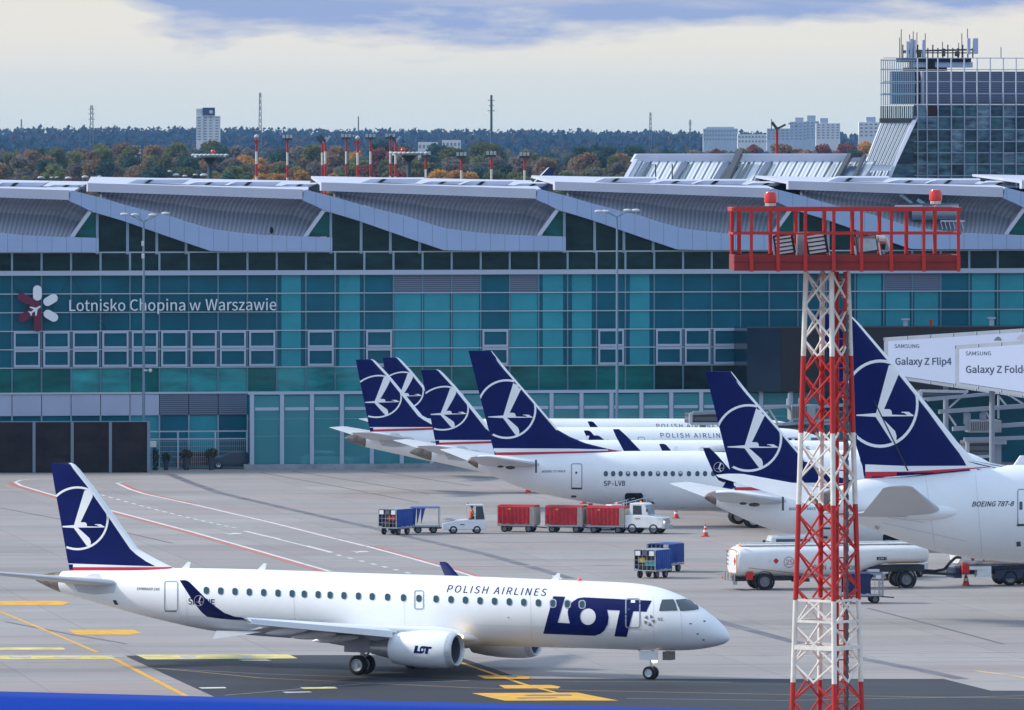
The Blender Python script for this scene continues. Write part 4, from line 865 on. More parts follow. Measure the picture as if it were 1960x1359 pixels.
patch('painted_block', [(0, 1239.5), (120, 1239.5), (126, 1243.6), (0, 1244)], PY); patch('painted_block', [(0, 1255), (215, 1255), (222, 1262), (0, 1262.5)], PY, .012); patch('painted_block', [(260, 1253.6), (552, 1252.8), (570, 1260.5), (280, 1262.5)], PY, .012)
patch('painted_block', [(913, 1293.5), (1000, 1293.3), (1017, 1296.5), (1012, 1299.6), (928, 1299.2)], YP, .012); patch('painted_block', [(954.7, 1311.8), (1056, 1311.4), (1073, 1315), (1068, 1318), (966, 1318)], YP, .012)
patch('painted_block', [(902.7, 1327), (1104.7, 1326), (1150, 1335), (1184, 1341.5), (1120, 1341), (967, 1341.5), (940, 1336)], YP, .012)
for a in ([(205, 1256.2), (240, 1255.8), (245, 1257.6), (212, 1258)], [(15, 1257), (60, 1256.5), (58, 1260), (20, 1260.5)], [(100, 1257.5), (150, 1257), (156, 1260), (110, 1260.5)], [(340, 1255.2), (372, 1255), (378, 1260), (352, 1260.4)], [(455, 1255), (480, 1254.8), (486, 1259.6), (470, 1259.8)], [(1000, 1330.5), (1090, 1329.6), (1096, 1332), (1010, 1332.6)], [(985, 1336), (1060, 1335), (1072, 1336.8), (992, 1337.6)], [(968, 1295), (988, 1294.8), (990, 1297), (972, 1297.4)]): patch('paint_wear', a, TAR if a[0][0] > 900 else FW, .016)
line('taxi_line', [(250, 1275), (380, 1286), (500, 1298), (697, 1307), (900, 1316.6), (1126, 1322), (1420, 1328), (1700, 1333), (1960, 1337)], .14, OP); line('taxi_line', [(431, 1331), (568, 1319.5), (697, 1308.6), (900, 1303)], .10, FW, .01); line('taxi_line', [(1200, 1337), (1500, 1341), (1960, 1332)], .10, FW, .01); line('taxi_line', [(300, 1279), (500, 1290), (900, 1303), (1400, 1306)], .08, FW)
patch('painted_block', [(380, 1316), (430, 1315.4), (434, 1317.6), (386, 1318.4)], WP, .012); patch('painted_block', [(574, 1316), (640, 1315.2), (647, 1318), (582, 1319)], PY, .012); patch('painted_block', [(540, 1324.6), (592, 1323.6), (598, 1325.6), (548, 1326.8)], FW, .012); patch('painted_block', [(455, 1263), (510, 1262.6), (520, 1264.8), (465, 1265)], FW, .012)
line('taxi_line', [(1865, 1284), (1905, 1289), (1960, 1297), (2000, 1303)], .3, M('worn_yellow_paint', (.55, .42, .16), .75, var=.3, vscale=.6))
line('road_dash', [(1062, 1102), (1072, 1109)], .4, WP)

# ------------------------------------------------------------------ walls and fence along the foot of the terminal
def along(px, py): p = G(px, py); return p
BW0 = G(-20, 905.3); BWu = fu
wall = empty('blast_wall', BW0, R(FA * .35), 'dark brown steel blast wall with pale posts at the left edge below the terminal', 'blast wall')
BWALL = M('weathered_steel_panel', (.014, .015, .022), .8, var=.45, vscale=.6, vcol=(.036, .030, .032), spec=.15); POST = M('grey_post', (.16, .22, .30), .5)
sw = 669.5 / 16000; L_ = 303 * sw; hw_ = 97 * sw
for k, (a, b) in enumerate(((-20, 65), (65, 138), (138, 211), (211, 284))):
    mb = MB(); mb.bx((a + 20) * sw + .12, (b + 20) * sw - .12, -.06, .06, .02, hw_)
    for q in (.33, .66): mb.bx((a + 20) * sw + .12, (b + 20) * sw - .12, -.09, -.06, hw_ * q - .03, hw_ * q + .03)
    mb.build('steel_panel', BWALL, wall)
for b in (65, 138, 211, 284):
    mb = MB(); mb.bx((b + 20) * sw - .12, (b + 20) * sw + .12, -.16, .16, 0, hw_ + .03); mb.build('post', POST, wall)
mb = MB(); mb.bx(0, L_, -.12, .12, hw_, hw_ + .08); mb.build('coping', POST, wall)
FB = G(286, 898); sf = FB.y / 16000
fence = empty('metal_fence', FB, R(FA), 'silver wire fence in front of planters between the blast wall and glass screen', 'fence')
for x in (286, 341, 413, 474): mb = MB(); mb.bx((x - 286) * sf - .06, (x - 286) * sf + .06, -.06, .06, 0, 72 * sf); mb.build('post', FRAME, fence)
for y in (826, 840.5): mb = MB(); mb.bx(0, 190 * sf, -.04, .04, (898 - y) * sf - .05, (898 - y) * sf + .05); mb.build('rail', FRAME, fence)
for x0, x1 in ((286, 341), (341, 413), (413, 474)):
    mb = MB(); n = int((x1 - x0) * sf / .16)
    for k in range(1, n): x = (x0 - 286) * sf + k * .16; mb.bx(x - .012, x + .012, -.012, .012, .1, (898 - 841) * sf)
    for k in range(6): z = .15 + k * .42; mb.bx((x0 - 286) * sf, (x1 - 286) * sf, -.02, .02, z - .012, z + .012)
    mb.build('wire_mesh', STEEL, fence)
# clear glass screen on white posts
m = bpy.data.materials.new('clear_teal_glass'); m.use_nodes = True; nt = m.node_tree; b = nt.nodes['Principled BSDF']; b.inputs['Base Color'].default_value = (.09, .42, .46, 1); b.inputs['Roughness'].default_value = .15
tr = nt.nodes.new('ShaderNodeBsdfTransparent'); tr.inputs[0].default_value = (.45, .86, .9, 1); mx = nt.nodes.new('ShaderNodeMixShader'); mx.inputs[0].default_value = .5; nt.links.new(tr.outputs[0], mx.inputs[1]); nt.links.new(b.outputs[0], mx.inputs[2]); nt.links.new(mx.outputs[0], nt.nodes['Material Output'].inputs[0]); CLEAR = m
GSP = TP + fn * -5.0
def gs(px, py, off=0.0): a, b = fac(px, py, off, GSP); return Vector((a, off, b))
screen = empty('glass_screen', GSP, R(FA), 'tall teal glass screen on white posts standing at the foot of the terminal', 'glass wall')
ztop = gs(700, 754).z
for k in range(19):
    x0 = 482 + 57.3 * k; u_, v_ = gs(x0, 800).x, gs(x0 + 57.3, 800).x
    mb = MB(); mb.bx(u_ - .16, u_ + .16, -.2, .2, 0, ztop); mb.build('post', FRAME, screen)
    mb = MB(); mb.quad((u_ + .17, 0, .45), (v_ - .17, 0, .45), (v_ - .17, 0, ztop - .1), (u_ + .17, 0, ztop - .1)); mb.build('glass_pane', CLEAR, screen, recalc=False)
    mb = MB(); mb.bx(u_ + .25, v_ - .25, -.1, .02, ztop - 1.30, ztop - 1.05); mb.build('mid_panel', PANEL, screen)
ua, ub = gs(474, 800).x, gs(482 + 57.3 * 19, 800).x
mb = MB(); mb.bx(ua, ub, -.22, .22, ztop, ztop + .2); mb.build('top_rail', FRAME, screen)
mb = MB(); mb.bx(ua, ub, -.02, .02, ztop - 2.0, ztop - 1.97); mb.bx(ua, ub, -.02, .02, ztop - 3.4, ztop - 3.37); mb.build('glazing_bars', MULL, screen)
mb = MB(); mb.bx(ua - .3, ub, -.3, .3, 0, .42); mb.build('plinth', M('plinth_concrete', (.27, .30, .33), .8, var=.25, vscale=1), screen)
# dark gate block projecting from the right half of the facade
mb = MB(); a, b = F3(1430, 690, -6), F3(2030, 690, -6); z1, z0 = FZ(628, 1500, -6), FZ(750, 1500, -6)
mb.bx(a.x, F3(1495, 690, -6).x, -6, -.5, z0, z1, 0); mb.bx(F3(1495, 690, -6).x + .01, b.x, -6.03, -.5, z0, z1 + .02, 1)
gb = mb.build('gate_block', [M('night_glass', (.002, .022, .05), .15, var=.3, vscale=.3), M('black_cladding', (.002, .004, .010), .5)], TB)
mb = MB(); mb.bx(a.x, b.x, -6.1, -5.9, z1 + .03, z1 + .12); mb.build('parapet_rail', DKGREY, gb)
for x, h, c in ((1733, 15, FRAME), (1782, 13, RED), (1898, 17, FRAME)):
    p = F3(x, 628, -5); mb = MB(); mb.tube((p.x, -5, z1), (p.x, -5, z1 + h * .04), .2 if c is FRAME else .12, 10); mb.tube((p.x, -5, z1 + h * .04), (p.x, -5, z1 + h * .04 + .12), .36 if c is FRAME else .15, 10); mb.build('roof_flue', c, gb)

# ------------------------------------------------------------------ jet bridges
CORR = jointed('corrugated_tunnel', (.10, .12, .15), .45, dark=.9, w=.16, vert=True); BEAM = M('bridge_beam', (.26, .30, .37), .45, var=.08, vscale=.6)
def adbridge(label, x0, d0, x1, d1, yt0, yb0, yt1, yb1, words):
    A, B = at(x0, yt0, d0), at(x1, yt1, d1); base = Vector((A.x, A.y, 0)); u = Vector((B.x - A.x, B.y - A.y, 0)).normalized(); n = Vector((-u.y, u.x, 0))
    o = empty('jet_bridge', base, math.atan2(u.y, u.x), label, 'jet bridge', 'jet bridges at the gates')
    def q(px, py, off=0.0): a, b = fac(px, py, off, base, u, n); return Vector((a, off, b))
    c = [q(x0, yt0), q(x1, yt1), q(x1, yb1), q(x0, yb0)]
    mb = MB(); mb.prism(c, (0, 2.8, 0)); mb.build('tunnel', BEAM, o)
    w = x1 - x0; i = [q(x0 + 8, yt0 + 7, -.06), q(x1, yt1 + 7, -.06), q(x1, yb1 - 7, -.06), q(x0 + 8, yb0 - 6, -.06)]
    mb = MB(); mb.prism(i, (0, .05, 0)); mb.build('advert_panel', M('advert_white', (.36, .43, .60), .5), o)
    for t in range(0, int(w), 22):
        mb = MB(); xx = x0 + t; mb.bar(q(xx, yt0 + (yt1 - yt0) * t / w, -.03), q(xx, yt0 + (yt1 - yt0) * t / w + 6, -.03), .05, .05); mb.bar(q(xx, yb0 + (yb1 - yb0) * t / w, -.03), q(xx, yb0 + (yb1 - yb0) * t / w - 5, -.03), .05, .05)
        if t % 44 == 0: mb.build('panel_bracket', GREY, o)
    for tx, xa, ya, xb, ht, fat in words:
        vs, fs = text_px(tx, xa, ya, xb, ya, 1.0, 0, fat); hm = max(ya - v.y for v in vs); vs = [Vector((v.x, ya - (ya - v.y) * ht / hm)) for v in vs]
        solid('advert_lettering', [q(v.x, v.y, -.075) for v in vs], fs, Vector((0, .012, 0)), M('advert_ink', (.012, .03, .075), .5), o)
    for xx in (x0 + w * .35, x0 + w * .9):
        a = q(xx, yb0 + (yb1 - yb0) * (xx - x0) / w, 1.4); mb = MB(); mb.tube((a.x, 1.4, 0), (a.x, 1.4, a.z + .1), .2, 12); mb.build('column', BEAM, o)
    return o, q
o1, q1 = adbridge('white jet bridge behind, its advert reading Galaxy Z Flip4', 1692, 640, 2030, 628, 646, 722, 624, 772, [('SΛMSUNG', 1712, 666, 1759, 7.2, .0), ('Galaxy Z Flip4', 1713.5, 698, 1821, 14.2, .006)])
mb = MB(); mb.add([q1(x, y, -.07) for x, y in ((1902, 652), (1906, 646), (1911, 644), (1915, 646.5), (1918, 652))], [(0, 1, 2, 3, 4)]); mb.build('advert_picture', M('advert_grey', (.09, .11, .15), .5), o1, recalc=False)
mb = MB(); mb.add([q1(x, y, -.07) for x, y in ((1945, 650), (1952, 641), (1964, 638), (1964, 651))], [(0, 1, 2, 3)]); mb.build('advert_picture', M('advert_violet', (.32, .32, .42), .5), o1, recalc=False)
adbridge('white jet bridge in front, its advert reading Galaxy Z Fold4', 1828, 612, 2030, 603, 661, 738, 647, 768, [('SΛMSUNG', 1848, 680, 1896.5, 7.4, .0), ('Galaxy Z Fold4', 1848.5, 713.5, 1968, 14.6, .006)])
def bridge2(label, d, beams, braces, tunnels, units, cols):
    base = at(tunnels[0][0], YH, d); base.z = 0; o = empty('jet_bridge', base, R(FA), label, 'jet bridge', 'jet bridges at the gates')
    def q(px, py, off=0.0): a, b = fac(px, py, off, base); return Vector((a, off, b))
    for x0, y0, x1, y1, h in beams:
        mb = MB(); a, b = q(x0, y0, 0), q(x1, y1, 0); mb.bar(a, b, .35, h * .038); mb.build('beam', BEAM, o)
    for x0, y0, x1, y1 in braces: mb = MB(); mb.bar(q(x0, y0, .1), q(x1, y1, .1), .13); mb.build('brace', GREY, o)
    for x0, x1, y0, y1, y2, y3 in tunnels:
        mb = MB(); mb.prism([q(x0, y0, .3), q(x1, y1, .3), q(x1, y3, .3), q(x0, y2, .3)], (0, 2.6, 0)); t_ = mb.build('tunnel', CORR, o)
        mb = MB(); mb.bar(q(x0, y0, .2), q(x1, y1, .2), .2); mb.bar(q(x0, y2, .2), q(x1, y3, .2), .2); mb.bar(q(x0, y0, .2), q(x0, y2, .2), .25); mb.build('tunnel_frame', GREY, t_)
    for x0, x1, y0, y1 in units:
        a, b = q(x0, y1, -.2), q(x1, y0, -.2); mb = MB(); mb.bx(a.x, b.x, -.4, 1.3, a.z, b.z); un = mb.build('cooling_unit', M('unit_casing', (.27, .29, .32), .5, var=.1, vscale=2), o, bevel=.04)
        mb = MB()
        for k in range(9): x = a.x + .1 + (b.x - a.x) * .62 * k / 9; mb.bx(x, x + .06, -.43, -.405, a.z + .15, b.z - .12)
        mb.build('unit_grille', DKGREY, un)
        for f in (-.08, .42): mb = MB(); x = a.x + (b.x - a.x) * f + .15; mb.tube((x, .3, b.z - .3 if f < 0 else b.z), (x, .3, b.z + .5), .27, 12); mb.tube((x, .3, b.z + .5), (x, .3, b.z + .9), .15, 12); mb.build('vent_pipe', BEAM, un)
    for x, y, w in cols:
        a = q(x, y, .8); mb = MB(); mb.bx(a.x - w / 2, a.x + w / 2, .5, 1.1, 0, a.z); mb.build('column', BEAM, o)
bridge2('grey jet bridge with cooling unit on white beams beneath the Galaxy Z Fold4 advert', 618, [(1774, 765, 1904, 753, 6), (1797, 788, 2020, 773, 8), (1823, 821, 2020, 808, 8), (1845, 841, 2020, 836, 7), (1901, 846, 1926, 846, 9)],
        [(1816, 781, 1853, 748), (1911, 757, 1911, 801), (1912, 759, 1927, 777), (1931, 756, 1960, 774), (1816, 794, 1830, 815), (1887, 788, 1895, 803)], [(1852, 1901, 845, 844, 875, 873), (1762, 1852, 748, 750, 764, 757)], [(1855, 1916, 804, 828)], [(1906, 850, .7), (1975, 836, .6)])
bridge2('grey corrugated jet bridge ending left of the lattice mast above the parked fuselages', 655, [(1326, 789, 1380, 787, 4), (1450, 782, 1530, 776, 6), (1500, 812, 1600, 803, 6), (1540, 780, 1700, 770, 6), (1560, 812, 1700, 806, 5)],
        [(1470, 780, 1490, 812), (1640, 775, 1655, 806)], [(1322, 1400, 792, 788, 811, 811), (1486, 1580, 812, 808, 832, 836), (1392, 1470, 792, 790, 810, 812)], [(1514, 1560, 775, 804)], [(1345, 811, .4), (1570, 835, .6)])

# ------------------------------------------------------------------ upper hall roof and office tower behind
HB = TP + fn * 34
def hb(px, py, off=0.0): a, b = fac(px, py, off, HB); return Vector((a, off, b))
hall = empty('terminal_hall', HB, R(FA), 'sloping ribbed white hall roof with dark glass strips rising behind the sawtooth roof', 'hall roof')
def slope(x0, x1, skew, yb_, yt_, nm, mat, off0, off1, rib=0, parent=hall):
    mb = MB(); n = int((x1 - x0) / rib) * 2 if rib else 1; rg = []
    for k in range(n + 1):
        x = x0 + (x1 - x0) * k / n; e = (k % 2) * .16 if rib else 0
        rg.append([hb(x, yb_, off0 - e), hb(x + skew, yt_, off1 - e)])
    mb.loft(rg, closed=False)
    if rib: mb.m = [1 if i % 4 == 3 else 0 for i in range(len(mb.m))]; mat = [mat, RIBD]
    return mb.build(nm, mat, parent, recalc=False)
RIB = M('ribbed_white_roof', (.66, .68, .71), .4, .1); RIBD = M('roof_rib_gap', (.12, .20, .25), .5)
hr = slope(1194, 1655, 22, 349, 308, 'ribbed_roof', RIB, 0, 7, 8.2)
mb = MB(); a, b = hb(1210, 310, 6.8), hb(1655, 310, 6.8); zz = hb(1300, 295, 6.8).z; mb.prism([(a.x, 6.8, a.z), (b.x, 6.8, b.z), (b.x + .4, 6.8, zz), (a.x + .4, 6.8, zz)], (2, 12, 0)); mb.build('roof_band', FASC2, hall)
mb = MB(); mb.bar(hb(1195, 348, -.4), hb(1217, 308, 6.6), .35); mb.build('verge', FASC2, hall)
for x, w, mt in ((1212, 12, LOUV), (1222, 5, G_TOP), (1283, 15, LOUV), (1294, 5, G_TOP), (1362, 15, LOUV), (1374, 5, G_TOP), (1385, 13, G_TOP), (1410, 6, G_TOP), (1443, 14, LOUV), (1454, 5, G_TOP), (1570, 4, G_TOP), (1597, 8, G_TOP)):
    mb = MB(); sk = 22; mb.add([hb(x, 346, -.35), hb(x + w, 346, -.35), hb(x + w + sk, 310, 6.0), hb(x + sk, 310, 6.0)], [(0, 1, 2, 3)]); mb.build('roof_window', mt, hall, recalc=False)
mb = MB(); mb.bar(hb(1390, 348, -.6), hb(1416, 292, 6.2), .5); mb.build('roof_gutter', DKGREY, hall)
mb = MB(); mb.add([hb(1598, 346, -.5), hb(1634, 346, -.5), hb(1650, 318, 4.6), hb(1618, 318, 4.6)], [(0, 1, 2, 3)]); mb.build('roof_window', M('sky_window', (.10, .16, .27), .15), hall, recalc=False)
mb = MB(); mb.bar(hb(1600, 346, -.7), hb(1627, 297, 6), .4); mb.bar(hb(1627, 297, 6), hb(1652, 297, 6), .4); mb.bar(hb(1632, 346, -.7), hb(1655, 297, 6), .3); mb.build('roof_window_frame', DKGREY, hall)
mb = MB(); mb.bx(hb(1320, 340).x, hb(1640, 340).x, 7.5, 12, 0, hb(1500, 312).z); mb.build('hall_core', DARKV, hall)
for x, y in ((1255, 341), (1287, 341)): mb = MB(); p = hb(x, 341, -3); mb.bx(p.x - .05, p.x + .05, -3, -2.9, p.z - 1, p.z + 1.2); mb.build('roof_rail', DKGREY, hall)
OB = TP + fn * 62
def ob(px, py, off=0.0): a, b = fac(px, py, off, OB); return Vector((a, off, b))
office = empty('office_building', OB, R(FA), 'tall glass office block with a louvred crown and rooftop antennas at the right edge', 'office building')
cols = [1749, 1756, 1774, 1795, 1820.5, 1845.5, 1870, 1895, 1920, 1944.5, 1969, 1994, 2019]; rws = [200.6, 223.6, 248, 271, 292.5, 314, 336, 358]
tints = [M('office_glass_refl', c, .1, var=.9, vscale=.9, bump=.2, bscale=.8, spec=.2, vcol=v, stretch=(.8, 1, 2.2)) for c, v in (((.002, .008, .03), (.06, .14, .20)), ((.001, .012, .035), (.20, .38, .48)), ((.06, .022, .010), (.004, .010, .03)), ((.004, .022, .022), (.10, .25, .32)), ((.28, .42, .52), (.004, .02, .06)))]  # broken reflections put into the pane colours by tint and noise
rnd = random.Random(3)
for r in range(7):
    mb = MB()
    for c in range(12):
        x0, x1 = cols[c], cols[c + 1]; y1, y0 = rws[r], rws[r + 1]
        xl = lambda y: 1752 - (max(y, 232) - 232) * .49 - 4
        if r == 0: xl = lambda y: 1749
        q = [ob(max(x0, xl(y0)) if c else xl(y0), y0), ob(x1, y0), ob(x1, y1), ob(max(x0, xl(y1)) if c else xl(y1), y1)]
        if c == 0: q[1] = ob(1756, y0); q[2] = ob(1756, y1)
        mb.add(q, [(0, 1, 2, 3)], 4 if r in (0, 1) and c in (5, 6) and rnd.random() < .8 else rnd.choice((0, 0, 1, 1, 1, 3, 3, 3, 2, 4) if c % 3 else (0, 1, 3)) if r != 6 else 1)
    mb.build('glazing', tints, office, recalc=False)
mb = MB()
for x in cols[1:]: a = ob(x, 200, -.1); mb.bx(a.x - .035, a.x + .035, -.3, -.01, ob(x, 360).z, ob(x, 111).z)
mb.build('mullion_grid', FRAME, office)
mb = MB()
for y in [111, 133, 156, 179] + rws: a = ob(1690 if y < 190 else 1749, y, -.1); mb.bx(a.x, ob(2019, y).x, -.32, -.303, a.z - .035, a.z + .035)
mb.build('transom_grid', FRAME, office)
mb = MB()
for k in range(16): a = ob(1686.5 + 4.2 * k, 150, -.2); mb.bx(a.x - .035, a.x + .035, -.25, -.18, ob(1690, 202).z, ob(1690, 115).z)
for y in (115, 133, 159, 181): a = ob(1684, y); mb.bx(a.x, ob(1752, y).x, -.3, -.26, a.z - .05, a.z + .05)
mb.build('screen_lattice', MULL, office)
mb = MB(); a, b = ob(1707, 199, 1.2), ob(2019, 137, 1.2); mb.bx(a.x, ob(1754, 150).x, 1.2, 2, a.z, b.z); mb.bx(ob(1773, 150).x, b.x, 1.0, 4, a.z, b.z); mb.build('louvred_crown', LOUV, office)
mb = MB(); mb.bx(ob(1755, 150).x, ob(1767.5, 150).x, 1.3, 3, a.z, b.z); mb.build('crown_recess', M('slate_panel', (.012, .025, .05), .6), office)
mb = MB(); mb.bx(ob(1767.6, 150).x, ob(1772.8, 150).x, .8, 2, a.z, b.z + .0); mb.build('crown_strip', PANEL, office)
mb = MB()
for k in range(17):
    x = 1685 + 65 * k / 16; mb.quad(ob(x, 229, 0), ob(x + 3, 229, 0), ob(x + 3, 203, 0), ob(x, 203, 0), k % 2)
mb.build('patterned_glass', [M('pale_pattern_glass', (.36, .40, .42), .3, var=.5, vscale=1.5, vcol=(.10, .14, .13)), tints[3]], office, recalc=False)
mb = MB(); mb.bar(ob(1684, 231, -.2), ob(1752, 231, -.2), .45); mb.build('eaves_bar', DKGREY, office)
mb = MB(); rg = []
for k in range(33):
    t = k / 32; e = .22 * (k % 2); rg.append([ob(1654 + 54 * t, 316, -7 - e), ob(1686 + 62 * t, 233, -.1 - e)])
mb.loft(rg, closed=False); mb.m = [1 if i % 4 == 3 else 0 for i in range(len(mb.m))]; mb.build('sloping_roof', [RIB, RIBD], office, recalc=False)
mb = MB(); mb.prism([ob(1707, 318, -7.3), ob(1714, 318, -7.3), ob(1757, 226, -.2), ob(1749, 226, -.2)], (0, .5, 0)); mb.prism([ob(1693, 350, -8.2), ob(1702, 350, -8.2), ob(1714.5, 318, -7.35), ob(1707, 318, -7.35)], (0, .5, 0)); mb.build('roof_edge', FASC2, office)
mb = MB(); mb.prism([ob(1640, 327, -7.5), ob(1703, 327, -7.5), ob(1708, 316, -7.1), ob(1650, 316, -7.1)], (0, .5, 0)); mb.build('roof_band', FASC2, office)
mb = MB(); rg = []
for k in range(21): t = k / 20; e = .2 * (k % 2); rg.append([ob(1628 + 65 * t, 350, -9 - e), ob(1640 + 63 * t, 327, -7.6 - e)])
mb.loft(rg, closed=False); mb.m = [1 if i % 4 == 3 else 0 for i in range(len(mb.m))]; mb.build('lower_roof', [RIB, RIBD], office, recalc=False)
mb = MB(); mb.add([ob(1640, 349, -9.6), ob(1660, 349, -9.6), ob(1670, 330, -8.2), ob(1651, 330, -8.2)], [(0, 1, 2, 3)]); mb.build('roof_window', LOUV, office, recalc=False)
mb = MB(); mb.bx(ob(1790, 300).x, ob(2019, 300).x, .4, 8, 0, ob(1800, 200).z); mb.bx(ob(1775, 300).x, ob(1790, 300).x, .4, 4, 0, ob(1800, 232).z); mb.build('building_core', DARKV, office)
mb = MB(); a, b = ob(1748, 129, 3), ob(1862, 119, 3); mb.bx(a.x, b.x, 3, 5, a.z, b.z); mb.build('roof_platform', PANEL, office)
mb = MB(); mb.bx(ob(1725, 118, 3).x, ob(1858, 118, 3).x, 2.8, 5.2, b.z + .01, b.z + .35); mb.bx(ob(1787, 125).x, ob(1802, 125).x, 2.7, 2.98, a.z, b.z); mb.bx(ob(1750, 125).x, ob(1828, 125).x, 3.3, 4.8, a.z - .3, a.z - .01); mb.build('platform_deck', DARKV, office)
zb_ = b.z + .35
mb = MB(); A2, B2 = ob(1728, 98, 4), ob(1862, 95, 4); mb.bar((A2.x, 4, A2.z), (B2.x, 4, B2.z), .16); mb.bar((A2.x, 4, zb_ + .5), (B2.x, 4, zb_ + .5), .1)
for k in range(15): x = A2.x + (B2.x - A2.x) * k / 14; mb.bar((x, 4, zb_), (x, 4, A2.z + (.3 if k % 3 else .6)), .1)
mb.build('antenna_frame', DKGREY, office)
for x, y0, y1, w in ((1737, 110, 79, 5), (1744, 110, 74, 6), (1750.5, 110, 76, 5), (1768, 110, 76, 6.5), (1854, 104, 73, 7), (1867, 103, 73, 11), (1832, 108, 98, 10), (1760, 110, 95, 8), (1806, 108, 93, 7)):
    p, q = ob(x, y0, 3.6), ob(x, y1, 3.6); mb = MB(); mb.box((p.x, 3.6, (p.z + q.z) / 2), (w * .042, .3, q.z - p.z)); mb.build('panel_antenna', PANEL if y1 < 85 else DKGREY, office, bevel=.04)
for x, y1 in ((1722, 72), (1725, 56), (1741, 66), (1748, 60), (1755, 62), (1771, 64), (1804, 80), (1835, 82), (1841, 64), (1852, 55), (1916, 90)):
    p, q = ob(x, 112, 4.4), ob(x, y1, 4.4); mb = MB(); mb.tube(p, q, .04, 6); mb.build('whip_antenna', DKGREY, office)
# ------------------------------------------------------------------ red and white lattice floodlight mast in the near right
MR = M('mast_red_paint', (.50, .010, .012), .4, var=.25, vscale=2.5, vcol=(.44, .028, .022)); MW_ = M('mast_white_paint', (.72, .69, .64), .45, var=.15, vscale=3); MDR = M('mast_red_shaded', (.23, .010, .011), .45, var=.25, vscale=1.5)  # the platform's red is the mast red darkened for its shaded fascia
DM = 195.0; ms = DM / 16000
def mz(y): return H - (y - YH) * ms
mast = empty('floodlight_mast', ((1583 - CX) * ms, DM, 0), 0, 'red and white banded lattice mast with a red railed floodlight platform in the near right', 'light mast')
def half(z): return (41 + (H - z) / ms * .0325 - (525 - YH) * .0325) * ms
ANG = [R(10 + 90 * k) for k in range(4)]
def leg(k, z): h = half(z); return Vector((math.cos(ANG[k]) * h, math.sin(ANG[k]) * h, z))
ybands = [520, 681, 828, 965, 1148, 1305, 1465, 1625, 1790, 1955, 2120, 2290, 2487]
zb_ = [mz(y) for y in ybands]; zb_[-1] = 0
def bandmat(z):
    for i in range(len(zb_) - 1):
        if zb_[i] >= z >= zb_[i + 1]: return i % 2
    return 0
for k in range(4):
    mb = MB()
    for i in range(len(zb_) - 1): mb.tube(leg(k, zb_[i]), leg(k, zb_[i + 1]), .062, 10, i % 2)
    mb.build('leg', [MW_, MR], mast, smooth=True, angle=40)
def split_bar(mb, a, b, w):
    n = 8
    cuts = sorted({0.0, 1.0} | {(a.z - z) / (a.z - b.z) for z in zb_ if min(a.z, b.z) < z < max(a.z, b.z)}) if abs(a.z - b.z) > 1e-3 else [0, 1]
    for t0_, t1_ in zip(cuts, cuts[1:]):
        p, q = a.lerp(b, t0_), a.lerp(b, t1_); mb.tube(p, q, w, 6, bandmat((p.z + q.z) / 2))
for k in range(4):
    mb = MB(); j = (k + 1) % 4; z = zb_[0]; h = .78
    while z > .3:
        z2 = max(z - h, .2); split_bar(mb, leg(k, z), leg(j, z2), .028); split_bar(mb, leg(j, z), leg(k, z2), .028); z = z2; h *= 1.012
    mb.build('lattice', [MW_, MR], mast)
for y in (1148, 1188, 1238, 1560, 1960, 2300):
    mb = MB()
    for k in range(4): mb.bar(leg(k, mz(y)), leg((k + 1) % 4, mz(y)), .055 if y < 1200 else .1)
    mb.build('horizontal_ring', MW_, mast)
mb = MB(); la, lb = Vector((.16, -.10, 0)), Vector((.42, -.02, 0)); zt_ = zb_[0]
for p in (la, lb): mb.tube(p, p + Vector((0, 0, zt_)), .045, 8)
z = .3
while z < zt_: mb.tube(la + Vector((0, 0, z)), lb + Vector((0, 0, z)), .018, 6); z += .34
mb.build('ladder', MR, mast)
mb = MB(); mb.tube((.20, .12, 0), (.20, .12, zt_), .085, 10); mb.build('riser_pipe', MR, mast, smooth=True, angle=40)
mb = MB(); z = zt_ - 1
while z > 0: mb.tube((.46, -.06, z), (.46, -.06, z - .13), .05, 8); mb.tube((.46, -.06, z - .13), (.46, -.06, z - .2), .034, 8); z -= .2
mb.build('cable_bundle', M('cable_grey', (.09, .09, .10), .6, var=.4, vscale=6), mast)
# platform
PLT = Matrix.Translation(((1616 - 1583) * ms, 0, 0)) @ Matrix.Rotation(R(2), 4, 'Z')
zd, zf, zr = mz(487), mz(517), mz(400); W2 = 216 * ms * 1.0; D2 = .95
def P_(x, y, z): return PLT @ Vector((x, y, z))
def pb(mb, x0, x1, y0, y1, z0, z1, mi=0):
    c = P_((x0 + x1) / 2, (y0 + y1) / 2, (z0 + z1) / 2); mb.box(c, (abs(x1 - x0), abs(y1 - y0), abs(z1 - z0)), mi, PLT.to_3x3().to_4x4())
mb = MB(); pb(mb, -W2, W2, -D2, -D2 + .06, zf, zd); pb(mb, -W2, W2, D2 - .06, D2, zf, zd); pb(mb, -W2, -W2 + .06, -D2 + .061, D2 - .061, zf, zd); pb(mb, W2 - .06, W2, -D2 + .061, D2 - .061, zf, zd); pb(mb, -W2 + .061, W2 - .061, -D2 + .061, D2 - .061, zd - .10, zd - .06)
pb(mb, -W2 - .03, W2 + .03, -D2 - .03, -D2 - .001, zd - .17, zd - .155)
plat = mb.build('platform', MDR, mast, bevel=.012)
fx = [(x - 1616) * ms for x in (1433, 1484, 1536, 1590, 1643, 1700, 1762, 1828)]
for x in fx:
    mb = MB(); pb(mb, x - .045, x + .045, -D2 - .05, -D2 - .031, zf - .02, zd); pb(mb, x - .035, x + .035, -D2 - .03, -D2 + .04, zd + .001, zr); mb.build('railing_post', MR, mast)
